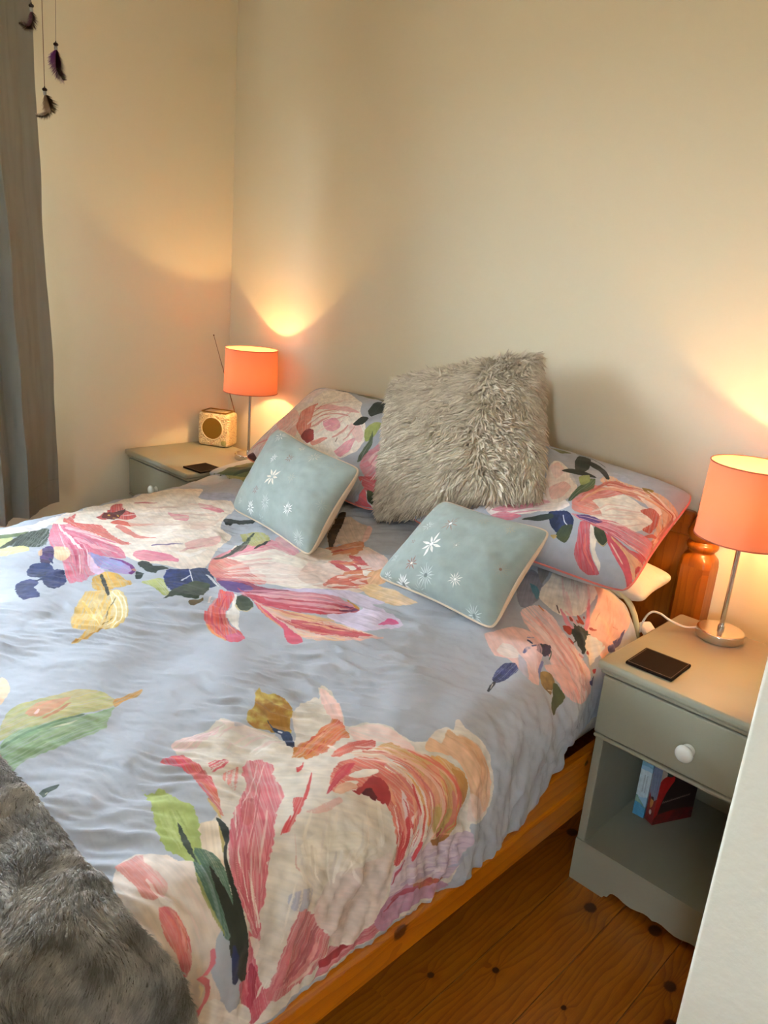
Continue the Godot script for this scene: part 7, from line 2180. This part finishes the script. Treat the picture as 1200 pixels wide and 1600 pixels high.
func radio(at: Vector3, turn: float) -> void:
	var o := thing("radio", "small cream cube radio with a painted flower relief and a round gold speaker", "radio", at, turn)
	obj("case", box_mesh(Vector3(0, 0.076, 0), Vector3(0.152, 0.152, 0.10), 0.018), M.radio, o)
	var st := st_new()
	var ring := PackedVector3Array()
	for j in 64:
		var a := TAU * j / 64.0
		ring.append(Vector3(cos(a) * 0.050 - 0.004, 0.082 + sin(a) * 0.050, 0.050))
	tube(st, ring, 0.003, 8, true)
	obj("speaker_ring", st.commit(), M.cream_glaze, o)
	st = st_new()
	lathe(st, Vector3.ZERO, PackedVector2Array([Vector2(0.0, 0.0), Vector2(0.049, 0.0), Vector2(0.049, 0.0015), Vector2(0.04, 0.0022), Vector2(0.0, 0.003)]), 48)
	var g := obj("speaker_grille", st.commit(), M.gold, o)
	g.rotation.x = PI / 2
	g.position = Vector3(-0.004, 0.082, 0.0493)
	st = st_new()
	lathe(st, Vector3.ZERO, PackedVector2Array([Vector2(0.0, 0.0), Vector2(0.012, 0.0), Vector2(0.0125, 0.004), Vector2(0.010, 0.007), Vector2(0.0, 0.008)]), 24)
	g = obj("dial", st.commit(), M.dial, o)
	g.rotation.x = PI / 2
	g.position = Vector3(0.053, 0.022, 0.049)
	# gilt rail along the top
	st = st_new()
	for q in [[Vector3(0, 0.154, 0.042), Vector3(0.118, 0.005, 0.006)], [Vector3(0, 0.154, -0.042), Vector3(0.118, 0.005, 0.006)], [Vector3(-0.058, 0.154, 0), Vector3(0.006, 0.005, 0.084)], [Vector3(0.058, 0.154, 0), Vector3(0.006, 0.005, 0.084)]]:
		rbox(st, q[0], q[1], 0.0015)
	obj("top_rail", st.commit(), M.gold, o)
	st = st_new()
	var a0 := Vector3(0.064, 0.150, -0.036)
	var dir := Vector3(-0.115, 0.330, -0.01)
	tube(st, PackedVector3Array([a0, a0 + dir * 0.33]), 0.0024, 8)
	tube(st, PackedVector3Array([a0 + dir * 0.33, a0 + dir * 0.66]), 0.0018, 8)
	tube(st, PackedVector3Array([a0 + dir * 0.66, a0 + dir]), 0.0013, 8)
	var an := obj("antenna", st.commit(), M.antenna, o)
	st = st_new()
	lathe(st, a0 + dir, PackedVector2Array([Vector2(0, -0.0035), Vector2(0.003, -0.002), Vector2(0.0036, 0.0), Vector2(0.003, 0.002), Vector2(0, 0.0035)]), 12)
	obj("antenna_tip", st.commit(), M.antenna, an)

func curtain() -> void:
	var o := thing("curtain", "heavy grey-beige curtain hanging in soft folds beside the window, with a deep stitched hem", "curtain", Vector3(-2.85, 0.5, -1.0))
	var ni := 240
	var nj := 60
	var st := st_new()
	var wob := noise(120, 1.0, 2)
	# plan of the folds, from the edge by the corner towards the window
	var plan := Curve2D.new()
	for p in [Vector2(-2.915, -1.275), Vector2(-2.895, -1.225), Vector2(-2.80, -1.125), Vector2(-2.765, -1.10), Vector2(-2.80, -1.075), Vector2(-2.815, -1.055), Vector2(-2.755, -1.02), Vector2(-2.725, -1.00), Vector2(-2.77, -0.97), Vector2(-2.80, -0.95), Vector2(-2.74, -0.90), Vector2(-2.72, -0.88), Vector2(-2.80, -0.84), Vector2(-2.82, -0.80), Vector2(-2.74, -0.74), Vector2(-2.82, -0.68), Vector2(-2.86, -0.64)]:
		plan.add_point(p)
	for k in range(1, plan.point_count - 1):
		var tg := (plan.get_point_position(k + 1) - plan.get_point_position(k - 1)) * 0.18
		plan.set_point_in(k, -tg)
		plan.set_point_out(k, tg)
	var length := plan.get_baked_length()
	var pts := PackedVector3Array()
	var uv := PackedVector2Array()
	for i in ni:
		for j in nj:
			var f := float(i) / (ni - 1)
			var h := float(j) / (nj - 1)
			var p := plan.sample_baked(f * length)
			# folds are shallower and pulled in at the heading
			var g := smooth(0.0, 1.0, h)
			var x := lerpf(p.x, -2.88 + (p.x + 2.82) * 0.55, g)
			var z := lerpf(p.y, -1.0 + (p.y + 1.0) * 0.93 + 0.005, g)
			x += 0.006 * wob.get_noise_2d(f * 12.0, h * 4.0)
			z += 0.006 * wob.get_noise_2d(f * 12.0 + 40.0, h * 4.0)
			pts.append(Vector3(x, 0.488 + h * 1.85, z))
			uv.append(Vector2(f * length, h * 1.84))
	grid(st, pts, ni, nj, uv)
	# the lining, a little behind, closes the cloth
	var back := pts.duplicate()
	for i in ni:
		for j in nj:
			var i0 := maxi(i - 1, 0)
			var i1 := mini(i + 1, ni - 1)
			var t := pts[i1 * nj + j] - pts[i0 * nj + j]
			back[i * nj + j] += Vector3(-absf(t.z), 0, signf(t.z) * t.x).normalized() * 0.002
	grid(st, back, ni, nj, uv, false, false, true)
	part("cloth", st.commit(), M.curtain, o)
	st = st_new()
	var line := PackedVector3Array()
	for i in range(0, ni, 2):
		line.append(pts[i * nj + 3].lerp(pts[i * nj + 4], 0.0) + Vector3(0.0006, 0, 0.0004))
	tube(st, line, 0.0011, 5)
	part("hem_stitching", st.commit(), M.curtain, o)
	var rod := thing("curtain_rod", "slim pale rod that carries the grey-beige curtain", "curtain rod", Vector3(-2.88, 2.36, -0.2))
	st = st_new()
	tube(st, PackedVector3Array([Vector3(-2.88, 2.36, -1.36), Vector3(-2.88, 2.36, 0.9)]), 0.012, 12)
	part("pole", st.commit(), M.white_plastic, rod)
	for z in [-1.3, 0.85]:
		part("bracket", box_mesh(Vector3(-2.965, 2.36, z), Vector3(0.17, 0.02, 0.02), 0.004), M.white_plastic, rod)

func feather(parent: Node3D, at: Vector3, path: Array, width: float, base: Color, tip: Color, sd: int) -> void:
	# shaft with barbs on both sides, in the plane of the wall
	var sh := st_new()
	var cv := Curve3D.new()
	for p in path:
		cv.add_point(at + p)
	for k in range(1, path.size() - 1):
		var tg: Vector3 = (path[k + 1] - path[k - 1]) * 0.2
		cv.set_point_in(k, -tg)
		cv.set_point_out(k, tg)
	cv.bake_interval = 0.004
	var b := cv.get_baked_points()
	tube(sh, b, 0.0007, 5, false, 0.4)
	var m := mat(tip, 0.8)
	var o := part("feather", sh.commit(), m, parent)
	rng.seed = sd
	var barb := mat(Color.WHITE, 0.85)
	barb.vertex_color_use_as_albedo = true
	var st := st_new()
	for k in 420:
		var t := rng.randf()
		var i := clampi(int(t * (b.size() - 1)), 0, b.size() - 2)
		var p := b[i].lerp(b[i + 1], t * (b.size() - 1) - i)
		var dir := (b[i + 1] - b[i]).normalized()
		var sgn := 1.0 if rng.randf() < 0.5 else -1.0
		var out := dir.cross(Vector3.RIGHT).normalized() * sgn
		var l := width * 1.5 * rng.randf_range(0.6, 1.1) * (0.35 + 0.65 * sin(PI * pow(clampf(t * 0.95 + 0.03, 0, 1), 0.6)))
		var e := p + (dir * 0.75 + out * 0.85 + Vector3(rng.randf_range(-0.35, 0.35), rng.randf_range(-0.15, 0.15), rng.randf_range(-0.15, 0.15))).normalized() * l
		var c := base.lerp(tip, clampf(t * 1.15 + rng.randf_range(-0.2, 0.2), 0, 1)).srgb_to_linear()
		if t > 0.7 and rng.randf() < 0.3:
			c = Color(0.55, 0.5, 0.42)
		var side := dir * 0.0009
		var q := Vector3(0.0006, 0, 0)
		for tri in [[p - side, p + side, e], [p + q, p - q, e]]:
			for v in [tri[0], tri[1], tri[2]]:
				st.set_color(c)
				st.set_normal(Vector3(0.9, 0.2, 0.35).normalized())
				st.add_vertex(v)
	var v := part("barbs", st.commit(), barb, o)
	v.set_meta("kind", "stuff")
	v.position = Vector3.ZERO

func dreamcatcher() -> void:
	var hub := Vector3(-2.80, 2.36, -1.235)
	var o := thing("dreamcatcher", "dreamcatcher trailing beaded cords with purple and grey-brown feathers beside the curtain", "dreamcatcher", hub)
	var wood := mat(rgb8(92, 66, 48), 0.7)
	var thread := mat(rgb8(120, 96, 76), 0.8)
	var st := st_new()
	var ring := PackedVector3Array()
	for j in 40:
		var a := TAU * j / 40.0
		ring.append(hub + Vector3(0, sin(a), cos(a)) * 0.075)
	tube(st, ring, 0.004, 8, true)
	part("hoop", st.commit(), wood, o)
	st = st_new()
	for j in 10:
		var a := TAU * j / 10.0
		var b := TAU * (j + 3) / 10.0
		tube(st, PackedVector3Array([hub + Vector3(0, sin(a), cos(a)) * 0.074, hub + Vector3(0, sin(b), cos(b)) * 0.074]), 0.0006, 4)
	tube(st, PackedVector3Array([hub + Vector3(0, 0.075, 0), Vector3(hub.x, CEIL, hub.z)]), 0.0009, 5)
	part("web", st.commit(), thread, o)
	var bead := mat(rgb8(44, 26, 26), 0.25)
	var pale := mat(rgb8(176, 178, 172), 0.3)
	var ends := [Vector3(-2.80, 2.152, -1.198), Vector3(-2.80, 2.062, -1.272), Vector3(-2.80, 1.922, -1.230)]
	for k in 3:
		var e: Vector3 = ends[k]
		st = st_new()
		var zz: float = [-1.197, -1.279, -1.233][k]
		var top := Vector3(hub.x, hub.y - sqrt(maxf(0.0, 0.074 * 0.074 - pow(zz - hub.z, 2.0))), zz)
		tube(st, PackedVector3Array([top, e + Vector3(0, 0.01, 0)]), [0.0008, 0.0007, 0.0011][k], 5)
		part("cord", st.commit(), thread, o)
		st = st_new()
		lathe(st, e, PackedVector2Array([Vector2(0, -0.005), Vector2(0.006, -0.004), Vector2(0.0085, 0.0), Vector2(0.006, 0.004), Vector2(0.002, 0.006), Vector2(0.0015, 0.010), Vector2(0, 0.010)]), 14)
		part("bead", st.commit(), bead, o)
		st = st_new()
		lathe(st, e + Vector3(0, -0.010, 0), PackedVector2Array([Vector2(0, -0.007), Vector2(0.005, -0.006), Vector2(0.0055, 0.0), Vector2(0.005, 0.005), Vector2(0, 0.006)]), 14)
		part("bead", st.commit(), pale, o)
	feather(o, ends[0] + Vector3(0, -0.015, 0), [Vector3.ZERO, Vector3(0, -0.02, -0.002), Vector3(0, -0.042, 0.006), Vector3(0.0, -0.046, 0.02), Vector3(0.0, -0.040, 0.036)], 0.017, rgb8(104, 58, 92), rgb8(110, 92, 84), 301)
	feather(o, ends[1] + Vector3(0, -0.015, 0), [Vector3.ZERO, Vector3(0, -0.03, 0.001), Vector3(0, -0.06, -0.004), Vector3(0, -0.078, -0.015), Vector3(0, -0.085, -0.022)], 0.026, rgb8(128, 66, 146), rgb8(140, 104, 116), 302)
	feather(o, ends[1] + Vector3(0.003, -0.015, 0), [Vector3.ZERO, Vector3(0, -0.025, 0.004), Vector3(0, -0.055, 0.003), Vector3(0, -0.075, -0.008)], 0.022, rgb8(116, 56, 140), rgb8(130, 92, 118), 303)
	feather(o, ends[2] + Vector3(0, -0.015, 0), [Vector3.ZERO, Vector3(0, -0.02, -0.008), Vector3(0, -0.045, -0.010), Vector3(0, -0.062, 0.004), Vector3(0, -0.066, 0.030)], 0.014, rgb8(140, 116, 92), rgb8(150, 128, 104), 304)
	feather(o, ends[2] + Vector3(0.003, -0.015, 0), [Vector3.ZERO, Vector3(0, -0.022, -0.010), Vector3(0, -0.046, -0.017)], 0.026, rgb8(156, 130, 104), rgb8(186, 160, 128), 305)

func furniture() -> void:
	M.shade = mat(rgb8(210, 140, 106), 0.85)
	M.shade.backlight_enabled = true
	M.shade.backlight = Color(0.36, 0.17, 0.075)

	M.shade_trim = mat(rgb8(170, 92, 74), 0.8)
	M.bulb = mat(rgb8(255, 240, 210), 0.5)
	M.bulb.emission_enabled = true
	M.bulb.emission = rgb8(255, 222, 170)
	M.bulb.emission_energy_multiplier = 3.0
	M.gold = bump(mat(rgb8(150, 116, 44), 0.42, 0.75), noise_tex(noise(44, 0.2, 1)), 0.08, 30.0)
	M.antenna = mat(rgb8(120, 88, 52), 0.35, 0.7)
	M.cream_glaze = mat(rgb8(232, 214, 172), 0.3)
	M.dial = mat(rgb8(168, 160, 106), 0.2)
	M.radio = radio_material()
	bed()
	duvet()
	cushions()
	throw_blanket()
	nightstand(-0.752, -1.585, 0.625, "grey-green painted bedside table with an open shelf, right of the bed by the wall corner")
	nightstand(-3.042, -1.617, 0.64, "grey-green painted bedside table in the far corner, half hidden by the bed")
	lamp(Vector3(-0.617, 0.625, -1.965), 0.0, "pink shaded chrome table lamp with a white cord, on the table by the bedpost", true)
	lamp(Vector3(-2.660, 0.64, -1.985), 0.0, "pink shaded chrome table lamp standing beside the cream radio", false, 0.287, 0.463)
	coaster(Vector3(-0.646, 0.625, -1.680), 0.03, "square dark brown coaster on the table below the near lamp")
	coaster(Vector3(-2.602, 0.64, -1.722), 0.08, "square dark brown coaster in front of the cream radio")
	books()
	radio(Vector3(-2.94, 0.64, -2.02), deg_to_rad(30))
	curtain()
	dreamcatcher()


func _ready() -> void:
	# camera
	var cam := Camera3D.new()
	cam.name = "camera"
	cam.fov = 66.19
	cam.near = 0.02
	cam.transform = Transform3D(Basis(Vector3(0.71282802, 0.08252273, -0.69646695), Vector3(-0.26084768, 0.95300857, -0.15405565), Vector3(0.65102588, 0.29148697, 0.70085708)), Vector3(0, 1.45, 0))
	add_child(cam)
	cam.current = true
	# sky and exposure
	var env := Environment.new()
	env.background_mode = Environment.BG_SKY
	var sky := Sky.new()
	var sm := ProceduralSkyMaterial.new()
	sm.sky_top_color = rgb8(198, 218, 238)
	sm.sky_horizon_color = rgb8(226, 236, 242)
	sm.ground_horizon_color = rgb8(170, 168, 160)
	sm.ground_bottom_color = rgb8(120, 118, 108)
	sky.sky_material = sm
	env.sky = sky
	env.background_energy_multiplier = 66.0
	env.tonemap_mode = Environment.TONE_MAPPER_LINEAR
	env.tonemap_exposure = 1.1
	env.sdfgi_enabled = true
	env.ssao_enabled = true
	env.ssil_enabled = true
	var we := WorldEnvironment.new()
	we.name = "world_environment"
	we.environment = env
	add_child(we)
	materials()
	room()
	furniture()
